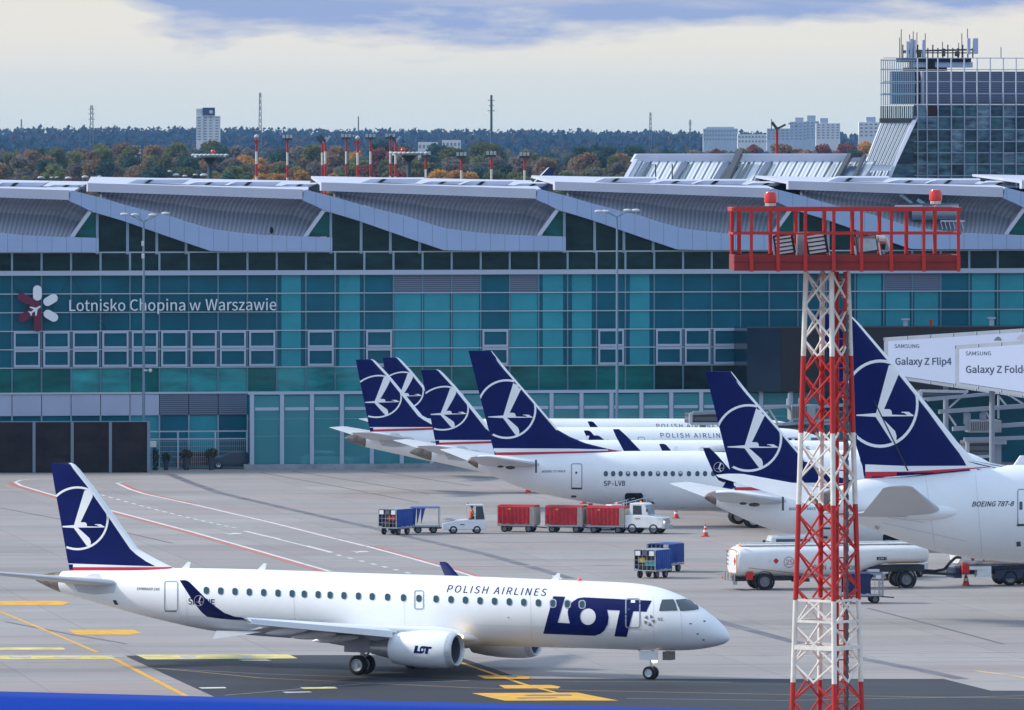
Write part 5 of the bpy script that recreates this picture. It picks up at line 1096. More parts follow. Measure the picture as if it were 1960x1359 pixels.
for x in [(x - 1616) * ms for x in (1405, 1419, 1479, 1528, 1583, 1637, 1689, 1741, 1796)]:
    mb = MB(); a = P_(x, D2 - .05, zd); mb.tube(a, a + Vector((0, 0, zr - zd - .03)), .05, 8); mb.build('railing_post', MR, mast, smooth=True, angle=40)
for nm, z_, t in (('top_rail', zr, .045), ('middle_rail', mz(446), .025)):
    mb = MB()
    for y in (-D2, D2 - .05): pb(mb, -W2 - .02, W2 + .02, y - t, y + t, z_ - t, z_ + t)
    for x in (-W2, W2): pb(mb, x - t, x + t, -D2 + t + .001, D2 - .05 - t - .001, z_ - t, z_ + t)
    mb.build(nm, MR, mast)
REDL = M('red_lens', (.62, .012, .008), .18, coat=.6)
for x, yt_, yb_ in ((1477, 372, 395), (1795, 366, 391)):
    px_ = (x - 1616) * ms; b = P_(px_, D2 - .05, zr); b.x = (x - 1583) * ms
    mb = MB(); mb.lathe([(0, .13), (.02, .15), (.19, .15), (.26, .12), (.27, .01)], b + Vector((0, 0, mz(yb_) - zr + .07)), (0, 0, 1), 16); ol = mb.build('obstruction_light', REDL, mast, smooth=True, angle=40)
    mb = MB(); mb.tube(b, b + Vector((0, 0, mz(yb_) - zr + .02)), .045, 8); mb.tube(b + Vector((0, 0, mz(yb_) - zr)), b + Vector((0, 0, mz(yb_) - zr + .07)), .13, 12); mb.tube(b + Vector((-.09, -.05, mz(yb_) - zr + .02)), b + Vector((.1, -.05, mz(yb_) - zr + .05)), .05, 8); mb.build('lamp_base', M('aluminium', (.6, .58, .56), .35, .5) if x == 1477 else bpy.data.materials['aluminium'], ol)
LEDF = M('lamp_face', (.82, .85, .88), .25, spec=.6)
def flood(x, y, w, h, slats, tilt, rz):
    T = Matrix.Translation(Vector(((x - 1583) * ms, -.62, mz(y)))) @ Matrix.Rotation(R(rz), 4, 'Z') @ Matrix.Rotation(R(tilt), 4, 'X') @ Matrix.Shear('XZ', 4, (-.16, 0)) if False else Matrix.Translation(Vector(((x - 1583) * ms, -.62, mz(y)))) @ Matrix.Rotation(R(rz), 4, 'Z') @ Matrix.Rotation(R(-8), 4, 'Y') @ Matrix.Rotation(R(tilt), 4, 'X')
    mb = MB(); mb.T = T; mb.bx(-w / 2, w / 2, 0, .10, -h / 2, h / 2); f = mb.build('floodlight', DKGREY, mast, bevel=.01)
    mb = MB(); mb.T = T; mb.bx(-w / 2 + .03, w / 2 - .03, -.012, -.001, -h / 2 + .03, h / 2 - .03); mb.build('lens', LEDF if slats else M('flood_glass', (.30, .35, .36), .12, .5, var=.3, vscale=3), f)
    if slats:
        mb = MB(); mb.T = T
        for k in range(6): z = -h / 2 + h * k / 5; mb.bx(-w / 2, w / 2, -.05, -.0125, z - .012, z + .012)
        for sx_ in (-1, 1): mb.bx(sx_ * w / 2 - .02, sx_ * w / 2 + .02, -.06, -.0501, -h / 2, h / 2)
        mb.build('cooling_slats', BLACK, f)
    mb = MB(); mb.T = T; mb.bx(-w / 2 - .05, -w / 2 - .02, .02, .06, -h / 2 - .12, 0); mb.bx(w / 2 + .02, w / 2 + .05, .02, .06, -h / 2 - .12, 0); mb.bx(-w / 2 - .05, w / 2 + .05, .02, .06, -h / 2 - .15, -h / 2 - .1201)
    if not slats: mb.tube((w / 2 + .02, .1, .08), (w / 2 + .2, .16, .05), .1, 10); mb.tube((w / 2 + .22, .1, .08), (w / 2 + .3, .1, -.2), .05, 8)
    mb.build('bracket', bpy.data.materials['aluminium'], f)
flood(1499, 468, .44, .46, True, -10, 8); flood(1561, 466, .46, .48, True, -10, 8); flood(1657, 466, .50, .40, False, -8, 8)
mb = MB(); pb(mb, (1524 - 1616) * ms, (1536 - 1616) * ms + .12, -.3, -.1, zd, zd + .52); mb.build('control_box', GREY, mast)

# ------------------------------------------------------------------ people at the wheel
SKIN = M('skin', (.42, .24, .17), .6); VEST = M('orange_vest', (.62, .10, .02), .7); DARKC = M('dark_work_clothes', (.02, .025, .04), .8)
def person(loc_, rz, label, vest):
    o = bpy.data.objects.new('person', bpy.data.meshes.new('person')); COL.objects.link(o)
    V = [(0, 0, 0), (0, 0, .25), (.01, 0, .46), (.02, 0, .56), (.03, 0, .64), (.05, 0, .76)]; E = [(0, 1), (1, 2), (2, 3), (3, 4), (4, 5)]; Rr = [.15, .14, .16, .065, .095, .10]
    for s_ in (-1, 1):
        b = len(V); V += [(.03, s_ * .19, .48), (.16, s_ * .24, .24), (.40, s_ * .15, .28), (.48, s_ * .13, .29)]; E += [(2, b), (b, b + 1), (b + 1, b + 2), (b + 2, b + 3)]; Rr += [.065, .05, .04, .045]
        b = len(V); V += [(.08, s_ * .10, -.02), (.46, s_ * .12, .02), (.48, s_ * .12, -.38), (.60, s_ * .12, -.44)]; E += [(0, b), (b, b + 1), (b + 1, b + 2), (b + 2, b + 3)]; Rr += [.1, .075, .055, .05]
    o.data.from_pydata(V, E, []); o.modifiers.new('skin', 'SKIN'); sl = o.data.skin_vertices[0].data
    for q, r in zip(sl, Rr): q.radius = (r, r)
    sl[0].use_root = True; o.modifiers.new('smooth', 'SUBSURF').levels = 1; o.data.materials.append(SKIN)
    o.location = loc_; o.rotation_euler = (0, 0, rz)
    tag(o, label, 'person')
    mb = MB(); mb.loft([[Vector((x0 + math.cos(a) * r * .8, math.sin(a) * r * 1.15, z)) for a in [2 * math.pi * i / 14 for i in range(14)]] for z, r, x0 in ((0, .19, 0), (.2, .18, 0), (.42, .20, .01), (.52, .13, .02))]); mb.build('vest', VEST if vest else DARKC, o, smooth=True, angle=50)
    mb = MB()
    for s_ in (-1, 1): mb.tube((0, s_ * .1, 0), (.46, s_ * .12, .03), .115, 10, 0, .09); mb.tube((.47, s_ * .12, .04), (.48, s_ * .12, -.38), .09, 10, 0, .07)
    mb.build('trousers', DARKC, o, smooth=True, angle=50)
    mb = MB(); mb.sphere((.04, 0, .80), .115, 12, 0, (1, .95, .75)); mb.build('hair', M('dark_hair', (.015, .012, .01), .7), o, smooth=True)
    mb = MB(); mb.sphere((.155, 0, .745), .018, 6); mb.sphere((.135, .04, .77), .012, 6); mb.sphere((.135, -.04, .77), .012, 6); mb.build('face', SKIN, o, smooth=True)
    return o

# ------------------------------------------------------------------ baggage train, carts and vehicles
CANVB = M('blue_curtain', (.008, .055, .30), .6, var=.25, vscale=3); CANVR = M('red_tarpaulin', (.42, .008, .018), .5, var=.25, vscale=2.5, bump=.5, bscale=4); CANVD = M('navy_curtain', (.006, .012, .09), .65, var=.25, vscale=3); VW = M('vehicle_white', (.70, .73, .76), .35, var=.07, vscale=2, coat=.3); CREAM = M('cream_panel', (.46, .42, .36), .5, var=.1, vscale=3); TAGW = M('tag_white', (.66, .68, .70), .5); TAGD = M('tag_dark', (.08, .09, .13), .5)
VGL = M('vehicle_glass', (.03, .05, .065), .1, spec=.7); CHAS = M('chassis', (.03, .035, .045), .6); GALV = STEEL
ORL = emissive(M('amber_beacon', (.7, .16, .02), .3), (1, .3, .03), .6)
DHUB = M('dusty_hub', (.16, .18, .20), .6)
def vwheel(parent, x, y, r, w=.22):
    o = wheel(parent, (x, y, r), r, w, 18); o.children[0].data.materials[0] = DHUB; return o
def cart(loc_, rz, label, style, group='baggage carts on the apron', L=2.5, W=1.5, Ht=1.72):
    o = empty('baggage_cart', loc_, rz, label, 'baggage cart', group); zf = .52
    mb = MB(); mb.bx(-L / 2, L / 2, -W / 2, W / 2, zf - .06, zf); mb.bx(-L / 2, L / 2, -.06, .06, zf - .2, zf - .061); mb.bx(-L / 2 - .02, L / 2 + .02, -W / 2 - .02, -W / 2 - .001, zf - .09, zf + .02); mb.build('deck', GALV, o)
    for sx_ in (-1, 1):
        for sy_ in (-1, 1): vwheel(o, sx_ * (L / 2 - .45), sy_ * (W / 2 - .18), .25, .18)
    mb = MB(); mb.bar((L / 2, 0, .36), (L / 2 + .75, 0, .3), .07); mb.build('drawbar', CHAS, o)
    mb = MB()
    for x in (-L / 2 + .03, L / 2 - .03):
        for y in (-W / 2 + .03, W / 2 - .03): mb.bar((x, y, zf + .001), (x, y, Ht), .05)
    for y in (-W / 2 + .03, W / 2 - .03): mb.bar((-L / 2 + .03, y, Ht), (L / 2 - .03, y, Ht), .05)
    mb.build('corner_lattice', GALV, o)
    if style in ('wire', 'blue', 'navy', 'red', 'tagged'):
        mb = MB()
        for x in (-L / 2 + .03, L / 2 - .03):
            for k in range(1, 5): mb.bar((x, -W / 2 + W * k / 5, zf), (x, -W / 2 + W * k / 5, Ht), .022)
            for k in range(1, 4): z = zf + (Ht - zf) * k / 4; mb.bar((x, -W / 2, z), (x, W / 2, z), .022)
        mb.build('end_grille', GALV if style != 'red' else CREAM, o)
    if style == 'red':
        for x in (L / 2 + .03,): mb = MB(); mb.bx(x - .02, x + .02, -W / 2 + .04, W / 2 - .04, zf + .05, Ht - .05); mb.build('end_panel', CREAM, o)
    cm = {'red': CANVR, 'blue': CANVB, 'wire': CANVB, 'tagged': CANVB, 'navy': CANVD, 'open': CANVB}[style]
    mb = MB(); h = .12 if style == 'red' else .05
    mb.prism([(-L / 2, -W / 2, Ht + .01), (-L / 2, -W / 2 + .2, Ht + .01 + h), (-L / 2, W / 2 - .2, Ht + .01 + h), (-L / 2, W / 2, Ht + .01)], (L, 0, 0)); mb.build('canopy', cm if style != 'tagged' else GALV, o)
    if style != 'open':
        x0, x1 = {'red': (-L / 2, L / 2 - .35), 'blue': (-L / 2, L / 2), 'tagged': (-L / 2 + .1, L / 2), 'navy': (-L * .38, L * .2)}[style]
        for y, nm in ((-W / 2 - .02, 'curtain'), (W / 2 + .02, 'curtain')):
            mb = MB(); n = 26; rg = []
            for k in range(n + 1):
                x = x0 + (x1 - x0) * k / n; e = .025 * math.sin(k * 1.9 + y) + .012 * math.sin(k * 4.1); sg = -1 if y < 0 else 1
                rg.append([Vector((x, y + sg * e * .3, Ht + .02)), Vector((x, y + sg * (.02 + e), (Ht + zf) / 2)), Vector((x + .03 * math.sin(k), y + sg * (.01 + e * 1.4), zf + .05 + .025 * math.sin(k * .9)))])
            mb.loft(rg, closed=False); mb.build(nm, cm, o, smooth=True)
        if style == 'red':
            mb = MB()
            for k in range(5): mb.bx(L / 2 - .34 + k * .068, L / 2 - .285 + k * .068, -W / 2 - .005, -W / 2 + .02, zf + .03, Ht - .02)
            mb.build('side_slats', CREAM, o)
            mb = MB(); mb.bx(-.55, -.36, -W / 2 - .055, -W / 2 - .045, Ht - .16, Ht - .08); mb.build('yellow_mark', YP, o)
    else:
        mb = MB()
        for k in range(3):
            x = -L / 2 + .05 + k * .3; mb.prism([(x, -W / 2 - .01, Ht), (x + .28, -W / 2 - .03, Ht), (x + .18 - k * .1, -W / 2 - .03, zf + .3 * k), (x, -W / 2 - .02, zf + .1)], (0, -.03, 0))
        mb.build('gathered_curtain', CANVB, o)
    if style == 'tagged':
        mb = MB(); mb.bx(-L / 2 + .5, -L / 2 + .55, -W / 2 + .05, W / 2 - .05, zf + .01, Ht - .05); mb.build('inner_partition', TAGD, o)
        for k in range(3): mb = MB(); mb.bx(-L / 2 - .03, -L / 2 - .001, -W / 2 + .08 + k * .48, -W / 2 + .42 + k * .48, Ht - .32, Ht - .04); mb.build('number_plate', TAGW if k != 1 else TAGD, o)
    if style in ('wire', 'navy'):
        mb = MB()
        for k in range(1, 4): x = -L / 2 + (L * .45 if style == 'wire' else 0) * k / 3 + (L * .7 + L * .3 * k / 3 if style == 'navy' else 0); mb.bar((x, -W / 2 - .0, zf), (x, -W / 2 - .0, Ht), .025)
        for k in range(1, 4): z = zf + (Ht - zf) * k / 4; mb.bar((-L / 2 if style == 'wire' else L * .2, -W / 2, z), (-L * .05 if style == 'wire' else L / 2, -W / 2, z), .022)
        mb.build('side_grille', GALV, o)
        for k in range(3): mb = MB(); mb.bx(-L / 2 - .015, -L / 2 - .001, -W / 2 + .08 + k * .48, -W / 2 + .42 + k * .48, Ht - .32, Ht - .06); mb.build('number_plate', TAGW if k != 1 else TAGD, o)
        if style == 'navy': mb = MB(); mb.bx(L * .32, L * .45, -W / 2 - .04, -W / 2 - .02, Ht - .28, Ht - .08); mb.build('number_plate', TAGW, o)
    return o
def bag(p, rz, size, mat, label):
    T = Matrix.Translation(p) @ Matrix.Rotation(rz, 4, 'Z'); mb = MB(); mb.T = T; mb.box((0, 0, size[2] / 2), size); o = mb.build('suitcase', mat, None, bevel=.04); tag(o, label, 'suitcase', 'suitcases on the carts')
    mb = MB(); mb.T = T; mb.bar((-.12, 0, size[2] + .03), (.12, 0, size[2] + .03), .03); mb.build('handle', DKGREY, o); return o
def on(o, x, y, z): return o.matrix_basis @ Vector((x, y, z))
rz1 = R(-58)
cA = cart(G(757, 1023), R(57), 'blue curtained cart with red case in its wire end, last behind the white tug', 'tagged', L=2.0)
bag(on(cA, -.7, .25, .53), R(57), (.3, .6, .42), M('dark_case', (.02, .02, .03), .5), 'black suitcase at the bottom of the cart behind the tug'); bag(on(cA, -.75, -.25, .97), R(57), (.3, .7, .35), M('red_case', (.42, .02, .03), .5), 'red suitcase in the wire end of the cart behind the tug')
cart(G(814, 1020), R(4), 'empty open cart under a blue roof, coupled behind the white tug', 'open', L=1.95)
cC = cart(G(1249, 1106), R(60), 'white tagged wire cart with yellow and teal bags, right of the red train', 'tagged', L=2.0); cart(G(1274, 1094), R(60), 'blue curtained cart parked behind the cart of yellow and teal bags', 'blue', L=2.0)
bag(on(cC, -.72, .3, .95), R(60), (.3, .5, .3), M('yellow_case', (.62, .42, .02), .5), 'yellow bag on the cart right of the red train'); bag(on(cC, -.72, -.3, .75), R(60), (.3, .75, .32), M('teal_case', (.02, .28, .30), .5), 'teal bag on the cart right of the red train'); bag(on(cC, -.66, 0, .53), R(60), (.3, 1.1, .2), M('black_case', (.012, .012, .018), .5), 'flat black bag at the bottom of the cart with teal bag')
cart(G(1646, 1154), R(7), 'dark blue curtained wire cart parked behind the lattice mast', 'navy', L=2.5)
for k, (px, lb) in enumerate(((993, 'red covered cart at the tail end of the red train'), (1084, 'middle red covered cart of the three in the red train'), (1164, 'red covered cart coupled directly behind the white tow tractor'))):
    cart(G(px, 1018 + k), R(-15), lb, 'red', 'red carts behind the white tow tractor', L=2.6)
# white electric tug
T1 = empty('baggage_tug', G(888, 1021), R(4), 'small white electric tug with a glazed cab pulling two blue carts', 'baggage tug')
mb = MB(); mb.prism([(-1.5, -.62, .28), (1.45, -.62, .28), (1.5, -.62, .75), (1.35, -.62, .95), (.35, -.62, .95), (.2, -.62, .98), (-.6, -.62, .92), (-1.1, -.62, .8), (-1.5, -.62, .72)], (0, 1.24, 0)); tb = mb.build('body', VW, T1, bevel=.05)
mb = MB(); mb.bx(.18, 1.32, -.6, .6, 1.90, 1.98); mb.build('cab_roof', VW, T1, bevel=.03)
mb = MB()
for a, b in (((.22, -.57, .95), (.22, -.57, 1.90)), ((.22, .57, .95), (.22, .57, 1.90)), ((1.42, -.57, .95), (1.26, -.57, 1.90)), ((1.42, .57, .95), (1.26, .57, 1.90)), ((.72, -.57, .95), (.72, -.57, 1.90))): mb.bar(a, b, .07)
mb.build('cab_pillars', VW, T1)
mb = MB(); mb.quad((.78, -.575, .97), (1.37, -.575, .97), (1.25, -.575, 1.87), (.78, -.575, 1.87)); mb.quad((1.42, -.53, .96), (1.42, .53, .96), (1.27, .53, 1.87), (1.27, -.53, 1.87)); mb.build('cab_glass', VGL, T1, recalc=False)
for x, y in ((-.75, -.52), (-.75, .52), (.85, -.52), (.85, .52)): vwheel(T1, x, y, .28, .24)
mb = MB(); mb.sphere((.25, -.3, 2.08), .06, 8); mb.tube((.25, -.3, 1.97), (.25, -.3, 2.04), .03, 8); mb.build('beacon', REDL, T1, smooth=True)
mb = MB(); mb.bx(-1.45, -.6, -.5, .5, .93, 1.0); mb.bx(-1.3, -.8, -.45, .3, 1.0, 1.08); mb.build('battery_cover', GREY, T1, bevel=.03)
mb = MB(); mb.tube((-1.55, 0, .38), (-1.85, 0, .36), .05, 8); mb.build('tow_hook', CHAS, T1)
mb = MB(); mb.bx(-.3, .0, -.632, -.625, .6, .66); mb.build('side_mark', TAGD, T1)
mb = MB(); mb.bx(.35, .7, -.4, .4, .96, 1.05); mb.build('seat', DKGREY, T1)
person(T1.matrix_basis @ Vector((.5, 0, 1.06)), R(4), 'driver in an orange vest seated in the small white tug', True)
# white tow tractor
T2 = empty('tow_tractor', G(1237, 1021), R(-22), 'white tow tractor with a bonnet and barred grille leading the red carts', 'tow tractor')
mb = MB(); mb.prism([(-1.3, -.75, .4), (1.45, -.75, .4), (1.5, -.75, .9), (1.4, -.75, 1.12), (.35, -.75, 1.25), (-1.3, -.75, 1.25)], (0, 1.5, 0)); mb.build('body', VW, T2, bevel=.06)
mb = MB(); mb.prism([(-.95, -.7, 1.24), (.42, -.7, 1.24), (.18, -.7, 2.0), (.05, -.7, 2.08), (-.95, -.7, 2.08)], (0, 1.4, 0)); mb.build('cab', VW, T2, bevel=.05)
mb = MB(); mb.quad((-.7, -.705, 1.3), (-.05, -.705, 1.3), (-.08, -.705, 1.92), (-.7, -.705, 1.92)); mb.build('side_window', VGL, T2, recalc=False)
mb = MB(); mb.quad((.43, -.6, 1.32), (.43, .6, 1.32), (.23, .6, 1.96), (.23, -.6, 1.96)); mb.build('windscreen', M('windscreen_glass', (.16, .22, .26), .1), T2, recalc=False)
for x, y in ((-.75, -.62), (-.75, .62), (.8, -.62), (.8, .62)): vwheel(T2, x, y, .36, .28)
mb = MB()
for k in range(5): mb.bx(1.46, 1.53, -.55, .55, .72 + k * .075, .76 + k * .075)
mb.build('grille', GREY, T2)
mb = MB(); mb.bx(1.45, 1.62, -.78, .78, .38, .60); mb.build('bumper', M('bumper_white', (.6, .6, .56), .5, var=.4, vscale=4, vcol=(.3, .3, .28)), T2)
for y in (-.55, .55): mb = MB(); mb.sphere((1.5, y, .82), .08, 8); mb.build('headlight', LAMPW if y < 0 else HUB, T2, smooth=True)
mb = MB(); mb.bx(-.55, -.15, -.765, -.755, 1.0, 1.06); mb.build('red_mark', RP, T2)
mb = MB(); mb.sphere((-.4, 0, 2.15), .07, 8); mb.tube((-.4, 0, 2.08), (-.4, 0, 2.12), .05, 8); mb.build('beacon', ORL, T2, smooth=True)
mb = MB(); mb.bar((.3, -.72, 1.6), (.42, -.95, 1.6), .03); mb.bx(.38, .44, -1.03, -.92, 1.5, 1.72); mb.build('wing_mirror', CHAS, T2)
# belt loaders at the two open holds
def belt(loc_, rz, label, k=1.0):
    o = empty('belt_loader', loc_, rz, label, 'belt loader', 'belt loaders at the cargo holds')
    mb = MB(); mb.bx(-3, 3, -.8, .8, .4, .85); mb.build('chassis', VW, o, bevel=.04)
    mb = MB(); mb.bar((-3.2, .2, .9), (3.2, .2, 1.75), .7, .18); mb.build('conveyor', DKGREY, o)
    mb = MB()
    for y in (-.2, .6): mb.bar((-.5, y, 1.75), (3.2, y, 2.25), .05); [mb.bar((x, y, 1.3 + (x + .5) * .13), (x, y, 1.75 + (x + .5) * .135), .04) for x in (-.4, .8, 2, 3.1)]
    mb.build('handrail', TAGW, o)
    mb = MB(); mb.bx(-2.3, -1.2, -.78, -.2, .86, 1.75); cb = mb.build('cab', VW, o, bevel=.04)
    mb = MB(); mb.bx(-2.2, -1.3, -.79, -.785, 1.2, 1.65); mb.build('cab_window', VGL, cb)
    mb = MB(); mb.sphere((-1.5, -.5, 1.84), .07, 8); mb.build('beacon', ORL, cb, smooth=True)
    for x in (-2, 2):
        for y in (-.7, .7): vwheel(o, x, y, .36, .24)
    return o
belt(G(1197, 1012), R(48), 'white belt loader with orange beacon, half hidden between the red carts and the hold'); q = at(1712, YH, 511); q.z = 0; belt(q, R(60), 'belt loader with white handrails at the hold behind the fuel tanker')
# fuel tankers
TANKW = M('tank_white', (.74, .75, .76), .3, var=.05, vscale=1, coat=.4); LINE = M('orange_pinstripe', (.65, .30, .04), .5); DIAM = M('hazard_red', (.50, .01, .02), .5); GRN = M('dark_lettering', (.03, .07, .07), .5)
def ysec(z, zc, hz, hy, p=3.0): t = abs((z - zc) / hz); return hy * max(0, 1 - min(1, t) ** p) ** (1 / p)
def tank(o, prof, hy=1.18, name='tank'):
    rg = []; n = 36
    for x, zb1, zt1, k in prof:
        zc, hz = (zb1 + zt1) / 2, (zt1 - zb1) / 2; r = []
        for i in range(n):
            a = 2 * math.pi * i / n; c, s_ = math.cos(a), math.sin(a); e = 2 / 3.0
            r.append(Vector((x, hy * k * math.copysign(abs(s_) ** e, s_), zc + hz * math.copysign(abs(c) ** e, c))))
        rg.append(r)
    mb = MB(); mb.loft(rg); return mb.build(name, TANKW, o, smooth=True, angle=40)
def sidemark(o, name, vs, fs, surf, mat):
    mb = MB(); mb.add([Vector((x, -surf(x, z) - .012, z)) for x, z in vs], fs); return mb.build(name, mat, o, recalc=False)
TK = empty('fuel_tanker', G(1400, 1128.5), R(15), 'long white fuel tank trailer marked 25 with red diamonds behind the lattice mast', 'fuel tanker')
STK = Ship(TK)
prof = [(.05, .95, 2.35, .90), (.18, .82, 2.52, .98), (.3, .78, 2.58, 1), (3.0, .78, 2.58, 1), (5.0, .66, 2.58, 1), (7.2, .70, 2.58, 1), (8.4, 1.2, 2.58, 1), (9.2, 1.42, 2.58, 1), (11.75, 1.45, 2.56, 1), (11.95, 1.5, 2.5, .97), (12.0, 1.6, 2.4, .9)]
tk = tank(TK, prof); BT = bvh_of(tk)
def td(name, loops, mat, off=.014, step=40): return decal(name, fill2d(loops), STK, BT, mat, TK, off, step)
def cp(l): return [(1380 + a * .2959, 960 + b * .2959) for a, b in l]
decal('tank_number', text_px('25', 1504, 1080.5, 1517, 1080.5, 1.0, 0, 0), STK, BT, DIAM, TK, .016)
td('number_ring', [ring(1510, 1076, 9.8, 10.5), ring(1510, 1076, 8.9, 9.5)], GRN, .013)
td('hazard_diamond', [[(1480, 1073.5), (1485.3, 1068), (1490.8, 1073.5), (1485.3, 1079.5)]], DIAM); td('hazard_label', [[(1469, 1073.5), (1473, 1069), (1477, 1073.5), (1473, 1078)]], TAGW)
decal('company_lettering', text_px('ORLEN', 1549, 1090, 1581, 1090, 1.15, 0, .005), STK, BT, DIAM, TK, .016); decal('company_lettering', text_px('Aviation', 1588, 1090, 1640, 1090, 1.0, 0, .004), STK, BT, GRN, TK, .016)
td('fuel_plate', [rrect(1678, 1066, 1697, 1072, .5)], INK); decal('fuel_lettering', text_px('JET A-1', 1680.5, 1071, 1695.5, 1071, 1.2, 0, 0), STK, BT, TAGW, TK, .022)
def strip(pts, w):
    up = [(x, y - w / 2) for x, y in pts]; return up + [(x, y + w / 2) for x, y in pts[::-1]]
td('pinstripe', [strip([(1433, 1087), (1470, 1091), (1520, 1097), (1560, 1100), (1600, 1101), (1640, 1100), (1661, 1095), (1698, 1077.5), (1775, 1074.5)], 1.5)], LINE)
for a, b in ((1410.5, 1072), ): pass
mb = MB(); mb.add([Vector((.035, y, z)) for y, z in ((-.75, 1.72), (-.55, 1.98), (-.35, 1.72), (-.55, 1.46))], [(0, 1, 2, 3)]); mb.build('hazard_diamond', DIAM, TK)
mb = MB()
for a, b in (((.02, -1.0, 1.1), (.02, -1.0, 2.2)), ((.02, -1.0, 2.2), (.02, -.8, 2.4)), ((.02, -1.0, 1.1), (.02, -.8, 1.0)), ((.02, -.8, 1.0), (.02, .9, 1.0)), ((.02, -.8, 2.4), (.02, .9, 2.4))): mb.bar(a, b, .035)
mb.build('pinstripe', LINE, TK)
mb = MB()
for k in range(4): mb.tube((.0, .85, 1.5 + k * .25), (-.03, .85, 1.5 + k * .25), .07, 8)
mb.build('gauge_row', DKGREY, TK)
mb = MB(); mb.bx(.4, 11.6, -.42, .42, 2.60, 2.66); [mb.bar((.6, y, 2.74), (11.8, y, 2.74), .05) for y in (-.5, .5)]; [mb.bar((x, y, 2.6), (x, y, 2.74), .04) for y in (-.5, .5) for x in (.7, 3, 5.2, 7.4, 9.6, 11.5)]; mb.build('catwalk', TAGW, TK)
mb = MB(); mb.bx(.1, 4.2, -.5, .5, .52, .8); mb.bx(7.6, 11.9, -.55, .55, .95, 1.35); mb.bx(3.6, 4.6, -.9, -.4, .45, .65); mb.build('chassis', CHAS, TK)
for x in (1.75, 10.6):
    mb = MB(); mb.lathe([(-.17, .62), (-.17, .58), (.17, .58), (.17, .62)], (x, -.95, .52), (0, 1, 0), 20); mb.build('mudguard', CHAS, TK)
    for y in (-.95, .95): wheel(TK, (x, y, .5), .5, .3, 24).children[0].data.materials[0] = DHUB
mb = MB(); mb.bx(-.25, .02, -1.15, 1.15, .35, .55); [mb.bar((-.1, y, .55), (-.1, y, 1.05), .05) for y in (-1, -.4, .4, 1)]; mb.build('rear_bumper', GALV, TK)
for y in (-1.0, 1.0): mb = MB(); mb.bx(-.29, -.255, y - .12, y + .12, .6, .72); mb.build('tail_light', REDL, TK)
mb = MB(); mb.bx(.62, 1.0, -1.2, -.85, .62, 1.12); mb.build('extinguisher_box', M('box_red', (.5, .02, .015), .45), TK, bevel=.04)
mb = MB(); mb.sphere((.3, -.75, 2.68), .09, 8); mb.build('beacon', ORL, TK, smooth=True)
mb = MB(); mb.bx(8.2, 8.9, -1.1, -.6, .9, 1.15); mb.build('valve_box', VW, TK); mb = MB(); mb.bar((11.9, 0, .85), (14.2, 0, .7), .16); mb.build('drawbar', CHAS, TK)
mb = MB(); hp = [(11.9, -.3, 1.0), (12.6, -.4, .95), (13.2, -.4, 1.05), (13.6, -.4, 1.5), (13.9, -.4, 1.75), (14.4, -.3, 1.75), (14.7, -.2, 1.5)]
for a, b in zip(hp, hp[1:]): mb.tube(a, b, .09, 8)
mb.build('hose', BLACK, TK, smooth=True)
p = G(1826, 1121); T3 = empty('fuel_truck', p, R(15), 'white fuel truck coupled by hose to the trailer, half hidden beneath the wide-body jet', 'fuel truck')
t3 = tank(T3, [(.05, 1.35, 2.7, .9), (.2, 1.2, 2.85, 1), (6.2, 1.2, 2.85, 1), (6.4, 1.35, 2.7, .9)]); S3 = Ship(T3); B3 = bvh_of(t3)
for cx in (1862, 1883): decal('hazard_diamond', fill2d([[(cx - 4.5, 1068), (cx, 1062), (cx + 4.5, 1068), (cx, 1074.5)]]), S3, B3, DIAM, T3)
decal('pinstripe', fill2d([strip([(1870, 1075), (1900, 1073.5), (1960, 1073)], 1.5)]), S3, B3, LINE, T3)
mb = MB(); mb.bx(.2, 9, -.55, .55, .7, 1.15); mb.bx(2.3, 4.3, -1.1, -.5, .45, .95); mb.bx(-.2, .2, -.9, .9, .5, 1.1); mb.build('chassis', M('navy_chassis', (.01, .02, .06), .5), T3)
mb = MB(); mb.bx(.5, 1.6, -1.15, -.7, 1.0, 1.2); mb.bx(1.1, 2.0, -1.1, -.55, .55, 1.2); mb.build('pump_cabinet', VW, T3)
mb = MB(); mb.bx(.15, .6, -1.2, -.9, .75, 1.35); mb.build('extinguisher_box', bpy.data.materials['box_red'], T3, bevel=.05)
for x in (3.2, 4.4, 8.4):
    for y in (-.95, .95): wheel(T3, (x, y, .5), .5, .3, 22).children[0].data.materials[0] = DHUB
mb = MB(); mb.prism([(6.8, -1.2, .8), (8.9, -1.2, .8), (8.9, -1.2, 1.9), (8.6, -1.2, 2.9), (6.8, -1.2, 2.9)], (0, 2.4, 0)); cb = mb.build('cab', VW, T3, bevel=.08)
mb = MB(); mb.bx(7.3, 8.4, -1.21, -1.205, 1.9, 2.6); mb.build('cab_window', VGL, cb)
